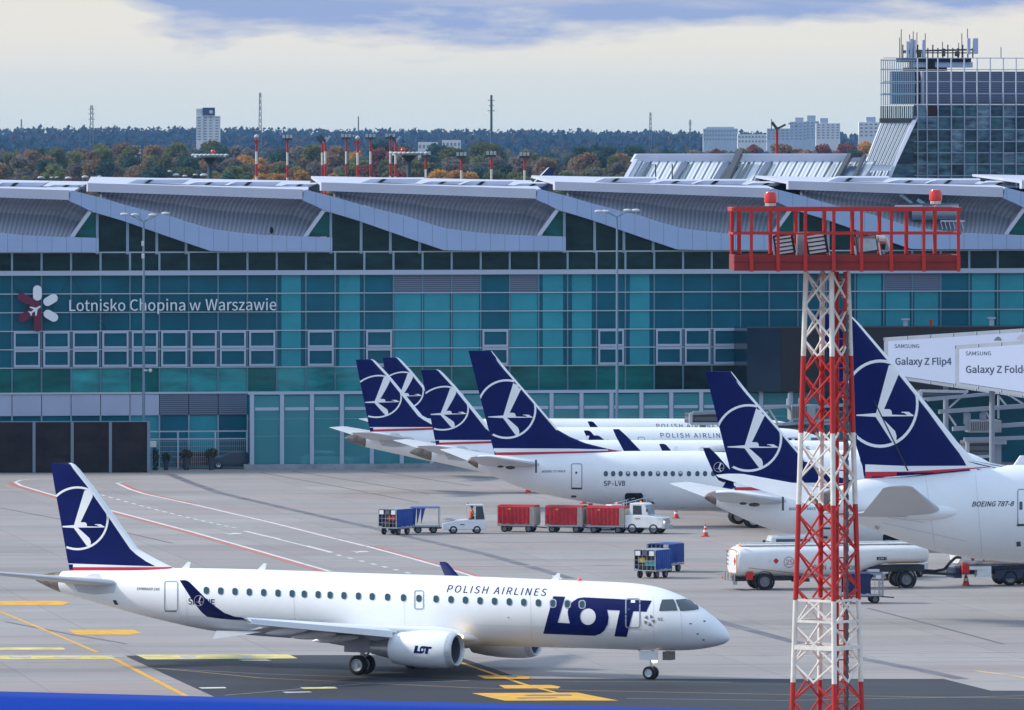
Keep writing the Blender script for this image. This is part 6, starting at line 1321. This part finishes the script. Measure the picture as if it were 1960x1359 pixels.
# white service truck parked beyond the tanker
sv = at(1510, YH, 513); sv.z = 0; SV = empty('service_truck', sv, R(184), 'white service truck whose cab roof shows above the fuel tank trailer', 'truck')
mb = MB(); mb.prism([(-1.6, -1.05, .5), (1.4, -1.05, .5), (1.5, -1.05, 1.5), (1.2, -1.05, 2.5), (-1.5, -1.05, 2.6), (-1.6, -1.05, 2.4)], (0, 2.1, 0)); cb = mb.build('cab', VW, SV, bevel=.1)
mb = MB(); mb.bx(-1.2, .9, 1.055, 1.06, 1.85, 2.35); mb.bx(-1.2, .9, -1.06, -1.055, 1.85, 2.35); mb.build('cab_window', VGL, cb)
mb = MB(); mb.bx(-6, -1.7, -.9, .9, .6, .85); mb.build('flatbed', CHAS, SV); mb = MB(); mb.bar((1.3, 1.1, 2.2), (1.7, 1.35, 2.25), .05); mb.bx(1.6, 1.75, 1.28, 1.45, 1.85, 2.3); mb.build('wing_mirror', CHAS, cb)
for x in (.6, -4.6):
    for y in (-.9, .9): wheel(SV, (x, y, .48), .48, .3, 20)
# cones
CO = M('cone_orange', (.62, .05, .02), .5); CW = M('cone_white', (.7, .7, .7), .5)
def cone(p, label):
    o = empty('traffic_cone', p, 0, label, 'traffic cone', 'red and white cones round the parked jets')
    mb = MB(); mb.lathe([(.03, .16), (.18, .12), (.18, .119), (.33, .085), (.48, .05), (.62, .03), (.62, .002)], (0, 0, 0), (0, 0, 1), 14); b = mb.build('cone_body', CO, o, smooth=True, angle=40)
    mb = MB(); mb.lathe([(.22, .117), (.34, .090)], (0, 0, 0), (0, 0, 1), 14); mb.lathe([(.44, .066), (.52, .05)], (0, 0, 0), (0, 0, 1), 14); mb.build('reflective_band', CW, o)
    mb = MB(); mb.bx(-.2, .2, -.2, .2, 0, .04); mb.build('cone_base', CO, o); o.scale = (1.35,) * 3; return o
for (x, y), lb in (((1011, 943), 'orange cone beneath the tail of the jet marked SP-LVB'), ((1117, 964), 'low orange cone behind the middle red cart'), ((1130, 971), 'orange cone standing just above the gap between red carts'), ((1294, 992), 'banded cone right behind the white tow tractor, under the jet'), ((1350, 1027), 'banded cone alone on the apron right of the tow tractor'), ((1849, 1121), 'orange cone beside the hose between tanker and fuel truck')): cone(G(x, y), lb)
# cars and planters behind the fence and glass screen
def car(p, rz, mat, label):
    o = empty('parked_car', p, rz, label, 'car', 'cars parked behind the glass screen')
    mb = MB(); rg = []
    for y, k in ((-.82, .93), (-.78, 1), (.78, 1), (.82, .93)): rg.append([Vector((x * (.99 if k < 1 else 1), y, .25 + (z - .25) * k)) for x, z in ((-2.1, .3), (2.1, .3), (2.15, .6), (2.0, .82), (1.1, .95), (.4, 1.38), (-.9, 1.42), (-1.6, 1.0), (-2.1, .95), (-2.2, .6))])
    mb.loft(rg); mb.build('body', mat, o, bevel=.04)
    mb = MB(); mb.prism([(1.0, -.815, .98), (.4, -.79, 1.33), (-.85, -.79, 1.36), (-1.4, -.815, 1.0)], (0, -.02, 0)); mb.build('side_window', VGL, o)
    for x in (-1.3, 1.3):
        for y in (-.74, .74): wheel(o, (x, y, .32), .32, .2, 18)
    mb = MB(); mb.bx(-2.19, -2.1, -.7, -.45, .68, .82); mb.build('tail_light', REDL, o); return o
CAR = lambda c: M('car_paint', c, .3, .2, coat=.5)
def gsw(px, off): q = gs(px, 860, off); return GSP + fu * q.x + fn * off
car(gsw(626, 2.6), R(FA), CAR((.50, .56, .58)), 'silver saloon car seen through the glass screen'); car(gsw(722, 2.6), R(FA + 180), CAR((.03, .22, .42)), 'bright blue car seen through the glass screen below the leftmost fin')
car(gsw(446, 2.4), R(FA + 180), CAR((.02, .05, .09)), 'dark car parked behind the wire fence'); car(gsw(385, 3.0), R(FA), CAR((.10, .05, .07)), 'dark maroon car low behind the planters')
LEAF = [M('shrub_leaf', (.018, .045, .028), .7, var=.5, vscale=2), M('brown_leaf', (.05, .04, .02), .7, var=.4, vscale=2)]
POTM = M('dark_pot', (.03, .05, .075), .6)
def leafball(mb, c, r, n, sz, mi=0, flat=1.0, rnd=random):
    for _ in range(n):
        while True:
            v = Vector((rnd.uniform(-1, 1), rnd.uniform(-1, 1), rnd.uniform(-1, 1)))
            if .25 < v.length < 1: break
        p = c + Vector((v.x * r[0], v.y * r[1], v.z * r[2])); a = Vector((rnd.gauss(0, 1), rnd.gauss(0, 1), rnd.gauss(0, 1))).normalized(); b = a.orthogonal().normalized(); b2 = a.cross(b); s_ = sz * rnd.uniform(.6, 1.3)
        mb.add([p - b * s_ - b2 * s_ * .6, p + b * s_ - b2 * s_ * .6, p + b * s_ * .7 + b2 * s_, p - b * s_ * .7 + b2 * s_], [(0, 1, 2, 3)], mi)
for px, ph, pr, fh, fr, m_, lb in ((318, .8, .26, .55, .35, 0, 'small dark pot planter with low shrub behind the fence'), (357, 1.0, .32, .6, .6, 1, 'tapered pot planter with a brown bush, centre of the fence'), (405, 1.0, .32, .7, .55, 1, 'tapered pot planter with brown bush near the fence\'s third post'), (297, .2, .3, 1.7, .34, 0, 'dark columnar evergreen at the end of the blast wall')):
    p = gsw(px, -.2); o = empty('potted_shrub', p, 0, lb, 'potted plant', 'planters behind the fence')
    mb = MB(); mb.lathe([(0, pr * .65), (ph, pr), (ph, pr * .85), (ph - .08, .01)], (0, 0, 0), (0, 0, 1), 14); mb.build('pot', POTM, o)
    mb = MB(); leafball(mb, Vector((0, 0, ph + fh * .5)), (fr, fr, fh * .6), 320, .07); mb.build('foliage', LEAF[m_], o, recalc=False)
p = gsw(291, -1); mb = MB(); mb.bx(-.35, .35, -.02, .02, 1.9, 2.4); sgn = mb.build('notice_board', TAGW); sgn.location = p; sgn.rotation_euler = (0, 0, R(FA)); tag(sgn, 'small white notice board at the end of the blast wall', 'notice board')
mb = MB(); mb.bx(-.04, .04, .021, .08, 0, 2.3); mb.build('post', POST, sgn)
# street lamps in front of the facade
LP = M('lamp_post_paint', (.16, .24, .33), .45, .2); LH = M('lamp_head', (.50, .54, .56), .4)
def lamp(px, d, ytop, ybase, heads, label, extras):
    b = at(px, YH, d); b.z = 0; o = empty('street_lamp', b, 0, label, 'street lamp', 'four-headed lamps before the terminal'); s_ = d / 16000; zt = H - (ytop - YH) * s_
    mb = MB(); mb.tube((0, 0, 0), (0, 0, zt), .13, 12, 0, .08); mb.build('post', LP, o, smooth=True, angle=40)
    for hx, hy in heads:
        x, z = (hx - px) * s_, H - (hy - YH) * s_
        mb = MB(); mb.tube((0, 0, zt - .05), (x * .75, 0, z - .02), .035, 8); ar = mb.build('arm', LP, o)
        mb = MB(); mb.sphere((x, 0, z), .3, 12, 0, (1.15, .7, .42)); mb.build('lamp_head', LH, ar, smooth=True)
    for x, y, w, h in extras: mb = MB(); mb.bx((x - px) * s_ - w / 2, (x - px) * s_ + w / 2, -.25, -.06, H - (y - YH) * s_ - h / 2, H - (y - YH) * s_ + h / 2); mb.build('control_box', LH, o, bevel=.04)
    return o
l1_ = lamp(275, 672, 424, 900, ((238, 410), (258, 411), (292, 411.5), (317, 408.5)), 'street lamp with small camera on its post, left of the cluster of fins', ((273.5, 466, .2, .4), (274, 490, .22, .4), (279, 709, .3, .14)))
mb = MB(); mb.sphere(((288 - 275) * .042, -.2, H - 454 * .042), .16, 10); mb.build('camera_dome', LH, l1_, smooth=True)
lamp(1181, 675, 414, 905, ((1146, 404.5), (1159, 404.5), (1201, 402.5), (1217, 402.5)), 'plain street lamp against the facade, above the cabin of the SP-LVB jet', ())
# ------------------------------------------------------------------ observation terrace the picture is taken from
BLUE = M('blue_parapet_paint', (.0005, .035, .30), .6, var=.06, vscale=.5, spec=.08)
ter = empty('observation_terrace', (0, 0, 0), 0, 'blue painted terrace parapet crossing the bottom of the view', 'terrace')
a = at(0, 1322, 18.0); b = at(1500, 1359, 17.4); u = (b - a); u.z = 0; u.normalize(); zt = a.z; n = Vector((-u.y, u.x, 0)); A, B = a - u * 8, a + u * 14
rg = []
for p in (A, B):
    rg.append([Vector((p.x, p.y, 0)) + n * y + Vector((0, 0, z)) for y, z in ((-.35, zt - .9), (-.35, zt - .12), (-.3, zt - .04), (-.2, zt), (-.02, zt), (.06, zt - .04), (.1, zt - .12), (.1, zt - .9))])
mb = MB(); mb.loft(rg); mb.build('parapet', BLUE, ter, smooth=True, angle=35)
mb = MB(); q = [A - n * .35, B - n * .35, B - n * 30, A - n * 30]; mb.prism([Vector((p.x, p.y, 0)) for p in q], (0, 0, zt - .7)); mb.build('terrace_building', M('render_grey', (.35, .35, .35), .8), ter)
for t in (3.5, 7.5, 11.5, 15.5): mb = MB(); p = A + u * t; mb.prism([Vector((p.x, p.y, 0)) + n * y + Vector((0, 0, z)) for y, z in ((-.355, zt - .9), (-.355, zt - .12), (-.2, zt + .004), (-.02, zt + .004), (.105, zt - .12), (.105, zt - .9))], u * .02); mb.build('parapet_joint', M('blue_seam', (.002, .03, .22), .5), ter)
# ------------------------------------------------------------------ masts, trees and town beyond the terminal
def redmast(px, ytop, d, w, head, label):
    b = at(px, YH, d); b.z = 0; s_ = d / 16000; zt = H - (ytop - YH) * s_
    o = empty('apron_mast', b, 0, label, 'light mast', 'red and white masts beyond the roof')
    mb = MB(); z, k = zt, 1; st = 24 * s_
    while z > 0: z2 = max(z - st, 0); mb.tube((0, 0, z2), (0, 0, z), w * s_ * .4, 8, k % 2); z = z2; k += 1
    mb.build('pole', [MW_, MR], o, smooth=True, angle=40)
    mb = MB()
    if head == 'flood': mb.box((0, 0, zt + .15), (18 * s_, .6, .35), 0); [mb.box((x * s_, -.3, zt + .5), (5 * s_, .3, .5), 1) for x in (-7, 0, 7)]
    elif head == 'fork': mb.bar((0, 0, zt - .4), (-10 * s_, 0, zt + .5), .35); mb.bar((0, 0, zt - .4), (9 * s_, 0, zt + .4), .3, mi=1)
    else: mb.box((0, 0, zt - .3), (15 * s_, .4, .22), 2); mb.sphere((0, 0, zt + .3), .32, 8, 1)
    mb.build('lamp_head', [DKGREY, LH, MR], o)
for a in ((491, 266, 1100, 6, 'ball', 'tall red and white mast topped by a white ball, left end of the masts'), (550, 268, 1180, 5.5, 'flood', 'slender banded mast, second from the left of the masts'), (616.5, 268, 1150, 5, 'fork', 'pale banded mast doubled by a redder one'), (622.5, 266, 1120, 6, 'fork', 'thick red and white mast with dark forked head'), (662.5, 266, 1250, 5, 'flood', 'banded mast with flat floodlights, left of a pair'), (684.5, 268, 1150, 6, 'ball', 'banded mast with red cross bar between flat floodlit masts'), (709, 266, 1260, 5, 'flood', 'banded mast with flat floodlights, right of a pair'), (747, 265, 1300, 5, 'flood', 'pale banded mast left of the mushroom lamp'), (757, 266, 1240, 5.5, 'fork', 'banded dark-headed mast touching the mushroom lamp'), (815, 300, 1120, 5.5, 'flood', 'short banded mast right of the mushroom lamp'), (883, 302, 1120, 5.5, 'flood', 'short banded mast in the middle of the wood'), (940.5, 300, 1120, 5.5, 'flood', 'short banded mast below the tall chimney'), (1004, 302, 1120, 5.5, 'flood', 'short banded mast left of the blue fin tip')): redmast(*a)
def mushroom(px, y, ybar, w, label):
    d = 1000; b = at(px, YH, d); b.z = 0; s_ = d / 16000; z = H - (y - YH) * s_; o = empty('mushroom_lamp', b, 0, label, 'light mast', 'mushroom lamps beyond the roof')
    mb = MB(); mb.tube((0, 0, 0), (0, 0, z - .1), .26, 10, 0, .3); mb.tube((0, 0, z - .9), (0, 0, z - .1), .3, 10, 0, 1.0); mb.build('pole', M('slate_pole', (.05, .09, .13), .5), o, smooth=True, angle=40)
    mb = MB(); mb.lathe([(0, .4), (.02, w * s_ / 2), (.2, w * s_ / 2), (.3, .4)], (0, 0, z - .15), (0, 0, 1), 24); mb.build('lamp_ring', GREY, o)
    mb = MB()
    for k in range(9): t = -1 + 2 * k / 8; mb.sphere((t * w * s_ / 2, -math.sqrt(max(0, 1 - t * t)) * w * s_ / 2, z + .12), .26, 8, 0, (1.3, 1, .7))
    mb.build('floodlights', LH, o, smooth=True)
    mb = MB(); mb.sphere((6 * s_ if px < 500 else -12 * s_, 0, z + .5), .3, 8); mb.build('red_lamp', REDL, o, smooth=True)
mushroom(402, 299, 0, 62, 'dark mushroom lamp ringed with floodlights, alone on the left'); mushroom(783, 295, 0, 66, 'dark mushroom lamp ringed with floodlights among the banded masts')
redm = at(1487, YH, 850); redm.z = 0; o = empty('red_post_lamp', redm, 0, 'red post with a dark forked head behind the white hall roof', 'lamp post'); s_ = 850 / 16000
mb = MB(); mb.tube((0, 0, 0), (0, 0, H - (243 - YH) * s_), .14, 10); mb.build('post', MR, o, smooth=True, angle=40)
mb = MB(); z = H - (243 - YH) * s_; mb.bar((0, 0, z - .2), (-.5, 0, z + .5), .28); mb.bar((0, 0, z - .2), (.9, 0, z + .25), .2); mb.tube((-.55, 0, z - .4), (-.55, 0, z + .8), .04, 6); mb.build('lamp_head', DKGREY, o)
mb = MB()
for t, dz in ((0, .3), (.35, .12), (.7, .42), (1.0, .2)): mb.sphere((0 - .4 + t * 2.4, -.1, H - (243 - YH) * s_ - .1 + dz), .11, 6, 0, (1.4, 1, .6))
mb.build('spotlight', DKGREY, o)
# row of white floodlight heads peeping over the roof on the left
for k, (x, y, w) in enumerate(((78, 344, 11), (99, 344, 7), (109, 343.5, 7), (131, 345, 12), (163, 343, 12), (191, 342, 8), (325, 332, 8), (337, 339, 12), (354, 341, 9), (374, 338.5, 8), (390, 339.5, 13))):
    d = 735; b = at(x, YH, d); z = H - (y - 4 - YH) * d / 16000; b.z = z - 1.6; o = empty('roof_floodlight', b, 0, 'small white floodlight poking above the roof edge, one of the scattered row at left', 'floodlight', 'white floodlights along the left roof edge')
    mb = MB(); mb.sphere((0, 0, 1.6), w * d / 28000, 10, 0, (1, .6, .45)); mb.build('lamp_head', LH, o, smooth=True); mb = MB(); mb.bar((0, 0, 0), (0, 0, 1.5), .06); mb.build('pole', DKGREY, o)

# wide-body of which only the fin tip clears the roof
q = at(1064, YH, 2420); q.z = 0; c = copy_tree(WB); c.rotation_euler = (0, 0, R(186)); c.location = q - Vector((math.cos(R(186)), math.sin(R(186)), 0)) * (S8.plane(1558, 597)[0]); c.scale = (1, 1, 1); c['label'] = 'distant jet beyond the terminal roof showing only its blue fin tip'; c['group'] = 'airliners on the apron'

# trees: one set of crowns, stood in rows beyond the airfield
def leafy(m, col=None):                                              # leaves pass part of the light on
    nt = m.node_tree; b = nt.nodes['Principled BSDF']; t = nt.nodes.new('ShaderNodeBsdfTranslucent'); x = nt.nodes.new('ShaderNodeMixShader'); x.inputs[0].default_value = .48
    if col is None: col = b.inputs['Base Color'].links[0].from_socket
    nt.links.new(col, t.inputs[0]); nt.links.new(b.outputs[0], x.inputs[1]); nt.links.new(t.outputs[0], x.inputs[2]); nt.links.new(x.outputs[0], nt.nodes['Material Output'].inputs[0]); return m
def leafmat(name):
    m = bpy.data.materials.new(name); m.use_nodes = True; nt = m.node_tree; b = nt.nodes['Principled BSDF']; A = dict(nodes=nt.nodes, links=nt.links)
    g = nt.nodes.new('ShaderNodeTexCoord'); n = N(nt.nodes, 'ShaderNodeTexNoise', inp={'Scale': .35, 'Detail': 3.0}); nt.links.new(g.outputs['Object'], n.inputs['Vector'])
    w = N(nt.nodes, 'ShaderNodeTexWhiteNoise', noise_dimensions='3D'); gm = nt.nodes.new('ShaderNodeNewGeometry'); oi = nt.nodes.new('ShaderNodeObjectInfo')
    f = mth('ADD', mth('MULTIPLY', mth('SUBTRACT', n.outputs['Fac'], .5, **A), 1.2, **A), .5, True, **A)
    nt.links.new(oi.outputs['Color'], b.inputs['Base Color'])
    hs = nt.nodes.new('ShaderNodeHueSaturation'); nt.links.new(oi.outputs['Color'], hs.inputs['Color']); nt.links.new(mth('ADD', mth('MULTIPLY', f, .9, **A), .5, **A), hs.inputs['Value']); nt.links.new(mth('ADD', mth('MULTIPLY', f, .06, **A), .47, **A), hs.inputs['Hue']); nt.links.new(hs.outputs[0], b.inputs['Base Color'])
    b.inputs['Roughness'].default_value = .8; b.inputs['Specular IOR Level'].default_value = .15; leafy(m, hs.outputs[0]); return m
LM = leafmat('autumn_leaf'); BARK = M('bark', (.05, .042, .035), .9)
rt = random.Random(11)
crowns, trunks = [], []
for v in range(7):
    rt.seed(40 + v); mb = MB(); wd = rt.uniform(3.4, 4.6); ht = 20
    lobes = []
    for k in range(19):
        z = rt.uniform(7.5, 18.2); fz = (z - 7) / 12; rr = wd * (1 - abs(fz - .5) ** 2.4 * 2.2); a = rt.uniform(0, 6.28); lobes.append((Vector((math.cos(a) * rr * rt.uniform(.2, .85), math.sin(a) * rr * rt.uniform(.2, .85), z)), rt.uniform(.9, 1.7)))
    lobes += [(Vector((0, 0, 12)), 2.4), (Vector((rt.uniform(-1.4, 1.4), 0, 17.2)), 1.9), (Vector((rt.uniform(-1.5, 1.5), 0, 17.6)), 1.6)]
    for c_, r_ in lobes: leafball(mb, c_, (r_ * 1.15, r_ * 1.15, r_), int(34 * r_ * r_) + 14, .36, 0, rnd=rt)
    o = mb.build('crown', LM, None, recalc=False); crowns.append(o.data); bpy.data.objects.remove(o)
    mb = MB(); mb.tube((0, 0, 0), (0, 0, 9), .38, 8, 0, .26); mb.tube((0, 0, 9), (.3, 0, 18), .26, 8, 0, .05)
    for k in range(7): a = rt.uniform(0, 6.28); z = rt.uniform(6, 14); mb.tube((0, 0, z), (math.cos(a) * 2.8, math.sin(a) * 2.8, z + 3), .13, 6, 0, .03)
    o = mb.build('trunk', BARK, None); trunks.append(o.data); bpy.data.objects.remove(o)
KIND = [('dark green tree in the wood beyond the terminal roof', (.024, .055, .045), 26), ('olive green tree in the wood beyond the terminal roof', (.075, .085, .030), 26), ('dull brown autumn tree in the wood beyond the terminal roof', (.120, .080, .045), 24), ('grey brown bare-looking tree in the wood beyond the terminal roof', (.095, .082, .072), 16), ('golden orange autumn tree in the wood beyond the terminal roof', (.23, .125, .028), 12), ('rust red autumn tree in the wood beyond the terminal roof', (.12, .038, .030), 4)]
pool = [i for i, k in enumerate(KIND) for _ in range(k[2])]
rt.seed(5); nt_ = 0
for d, n, hmul in ((2560, 52, .82), (2660, 50, .88), (2780, 50, .94), (2920, 50, 1.0), (3080, 48, 1.06), (3260, 46, 1.12)):
    wv = 2040 * d / 16000; run = rt.choice(pool)
    for i in range(n):
        if rt.random() < .55: run = rt.choice(pool)
        x = -wv * .52 + wv * 1.04 * (i + rt.uniform(-.35, .35)) / (n - 1); k = hmul * rt.uniform(.86, 1.14)
        lb, col, _ = KIND[run]
        o = empty('autumn_tree', (x, d + rt.uniform(-40, 40), 0), rt.uniform(0, 6.28), lb, 'tree', 'trees in the wood beyond the terminal'); v = rt.randrange(7); o.scale = (k * rt.uniform(1.0, 1.35),) * 2 + (k,)
        for nm, me in (('crown', crowns[v]), ('trunk', trunks[v])):
            c = bpy.data.objects.new(nm, me); COL.objects.link(c); c.parent = o; f = rt.uniform(1.7, 2.8); c.color = (col[0] * f, col[1] * f, col[2] * f, 1)
        nt_ += 1
# far woods and low hills as one mass
mb = MB()
hx = [-1100, -600, -250, 0, 200, 420, 800, 1100]; hz = [5, 9, 10, 8, 6, 5, 5, 4]
prof = [(4300, 0), (5200, .25), (6400, .8), (7200, 1.0), (9000, .7)]
mb.loft([[Vector((x * y / 7000 * 1.4, y, max(-.1, z * f * 1.15 - .1))) for y, f in prof] for x, z in zip(hx, hz)], closed=False); tag(mb.build('hills', GRASS, recalc=False), kind='structure')
rt.seed(9); mb = MB()
def hill(x, y): return interp(y, [(p[0], p[1]) for p in prof]) * interp(x / y * 7000 / 1.4, list(zip(hx, hz))) * 1.15
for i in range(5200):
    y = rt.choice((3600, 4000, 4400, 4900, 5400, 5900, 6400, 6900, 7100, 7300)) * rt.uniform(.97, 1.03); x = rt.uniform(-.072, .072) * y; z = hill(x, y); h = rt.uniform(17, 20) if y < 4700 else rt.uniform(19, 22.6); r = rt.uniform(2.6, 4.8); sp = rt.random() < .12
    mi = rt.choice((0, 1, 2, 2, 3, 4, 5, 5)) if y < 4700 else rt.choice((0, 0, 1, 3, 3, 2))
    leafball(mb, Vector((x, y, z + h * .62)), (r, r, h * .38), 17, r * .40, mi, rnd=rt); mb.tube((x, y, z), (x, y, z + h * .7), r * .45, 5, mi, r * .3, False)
fw_ = mb.build('far_forest', [leafy(M('far_leaf_hazed', c, .9, var=.2, vscale=.2, spec=.1)) for c in ((.022, .075, .150), (.030, .085, .160), (.080, .090, .130), (.035, .085, .155), (.16, .105, .080), (.10, .105, .065))], recalc=False); tag(fw_, kind='stuff')  # blue of distance haze put into the farther crowns' leaf colours
# town on the horizon
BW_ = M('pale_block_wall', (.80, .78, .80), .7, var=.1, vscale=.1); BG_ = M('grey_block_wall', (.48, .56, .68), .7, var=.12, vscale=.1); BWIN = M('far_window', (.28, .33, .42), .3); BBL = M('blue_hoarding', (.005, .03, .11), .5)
def block(px0, px1, ytop, ybot, d, label, mat=BW_, floors=6, bays=6, top=(), name='apartment_block'):
    s_ = d / 16000; b = at((px0 + px1) / 2, YH, d); b.z = 0; w = (px1 - px0) * s_; zt = H - (ytop - YH) * s_; o = empty(name, b, 0, label, 'building', 'buildings on the horizon')
    mb = MB(); mb.bx(-w / 2, w / 2, 0, w * .6, 0, zt); mb.build('wall', mat, o)
    zl = max(0, H - (ybot + 6 - YH) * s_)
    for f in range(floors):
        z = zt - (zt - zl) * (f + .6) / floors; mb = MB()
        for k in range(bays): x = -w / 2 + w * (k + .5) / bays; mb.bx(x - w / bays * .28, x + w / bays * .28, -.06, -.01, z - (zt - zl) / floors * .22, z + (zt - zl) / floors * .22)
        mb.build('window_row', BWIN, o)
    for x0, x1, y0, m_ in top: mb = MB(); mb.bx((x0 - (px0 + px1) / 2) * s_, (x1 - (px0 + px1) / 2) * s_, .5, w * .4, zt + .01, H - (y0 - YH) * s_); mb.build('roof_block', m_, o)
    return o
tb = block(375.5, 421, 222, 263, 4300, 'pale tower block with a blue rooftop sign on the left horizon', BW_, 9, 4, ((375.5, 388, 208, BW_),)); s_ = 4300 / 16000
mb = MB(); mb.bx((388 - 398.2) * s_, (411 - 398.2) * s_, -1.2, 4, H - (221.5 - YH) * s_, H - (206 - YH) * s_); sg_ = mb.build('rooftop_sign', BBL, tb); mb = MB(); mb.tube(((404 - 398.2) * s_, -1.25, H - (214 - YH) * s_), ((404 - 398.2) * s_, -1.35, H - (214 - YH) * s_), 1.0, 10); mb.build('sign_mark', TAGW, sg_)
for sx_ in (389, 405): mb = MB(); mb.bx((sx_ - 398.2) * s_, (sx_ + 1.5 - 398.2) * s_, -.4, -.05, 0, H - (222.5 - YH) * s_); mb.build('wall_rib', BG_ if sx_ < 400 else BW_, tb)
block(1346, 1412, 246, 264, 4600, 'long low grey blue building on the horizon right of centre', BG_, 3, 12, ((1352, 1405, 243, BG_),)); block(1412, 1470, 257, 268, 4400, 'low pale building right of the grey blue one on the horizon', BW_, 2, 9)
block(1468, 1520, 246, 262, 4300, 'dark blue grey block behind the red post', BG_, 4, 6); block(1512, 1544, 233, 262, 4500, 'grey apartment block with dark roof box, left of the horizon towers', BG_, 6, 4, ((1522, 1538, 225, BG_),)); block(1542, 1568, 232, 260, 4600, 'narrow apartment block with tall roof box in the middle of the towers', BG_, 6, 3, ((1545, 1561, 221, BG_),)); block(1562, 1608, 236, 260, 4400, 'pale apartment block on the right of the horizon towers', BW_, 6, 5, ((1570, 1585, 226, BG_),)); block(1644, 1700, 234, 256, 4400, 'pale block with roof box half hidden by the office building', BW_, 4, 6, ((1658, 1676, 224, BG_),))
for x0, x1, y0, lb in ((846, 882, 268, 'low white shed among the trees below the chimney'), (800, 838, 272, 'pale shed left of the white one among the trees'), (225, 268, 279, 'pale low building in the wood at the left')): block(x0, x1, y0, y0 + 8, 3400, lb, BW_, 1, 5, name='shed')
def pylon(px, ytop, ybot, d, wb_, label, lattice=True, arms=()):
    s_ = d / 16000; b = at(px, YH, d); b.z = 0; zt = H - (ytop - YH) * s_; w = wb_ * s_ / 2; o = empty('pylon' if lattice else 'chimney', b, 0, label, 'pylon' if lattice else 'chimney', 'masts on the horizon')
    mb = MB()
    if lattice:
        for sx_ in (-1, 1):
            for sy_ in (-1, 1): mb.bar((sx_ * w, sy_ * w, 0), (sx_ * w * .35, sy_ * w * .35, zt), .35)
        n = 14
        for k in range(n):
            z0, z1 = zt * k / n, zt * (k + 1) / n; w0, w1 = w * (1 - .65 * k / n), w * (1 - .65 * (k + 1) / n); mb.bar((-w0, -w0, z0), (w1, -w1, z1), .25); mb.bar((w0, -w0, z0), (-w1, -w1, z1), .25)
    else: mb.tube((0, 0, 0), (0, 0, zt), w, 12, 0, w * .8)
    mb.build('tower', M('hazy_steel', (.16, .19, .22), .6) if lattice else M('dark_steel_stack', (.05, .09, .12), .6), o)
    for y, wd in arms: z = H - (y - YH) * s_; mb = MB(); mb.bar((-wd * s_ / 2, 0, z), (wd * s_ / 2, 0, z), .3); mb.build('cross_arm', DKGREY, o)
pylon(175.5, 201, 246, 5000, 11, 'lattice power pylon on the far left horizon', True, ((209, 13), (218, 13), (228, 13))); pylon(498, 177, 250, 4800, 8, 'tall thin lattice radio mast left of centre'); pylon(686, 223, 248, 5200, 3, 'small thin mast on the central horizon'); pylon(940.5, 182, 250, 4200, 5.5, 'dark slender chimney with short cross arms', False, ((192, 14), (202, 10), (212, 14))); pylon(1245, 215, 250, 5200, 7, 'short lattice mast on the right horizon'); pylon(1321, 229, 247, 5600, 5, 'tiny lattice mast beside the grey blue building', True, ((236, 8),)); pylon(41, 228, 246, 6000, 4, 'faint small mast at the extreme left horizon')
# ------------------------------------------------------------------ air
hz_ = bpy.data.materials.new('haze'); hz_.use_nodes = True; nt = hz_.node_tree; nt.nodes.clear(); ov = nt.nodes.new('ShaderNodeOutputMaterial'); pv = nt.nodes.new('ShaderNodeVolumePrincipled'); pv.inputs['Color'].default_value = (.36, .63, 1.0, 1); pv.inputs['Density'].default_value = 3e-5; pv.inputs['Anisotropy'].default_value = .2; nt.links.new(pv.outputs[0], ov.inputs['Volume'])
mb = MB(); mb.bx(-2500, 2500, -80, 7700, -1, 75); hb_ = mb.build('haze', hz_); tag(hb_, kind='stuff')
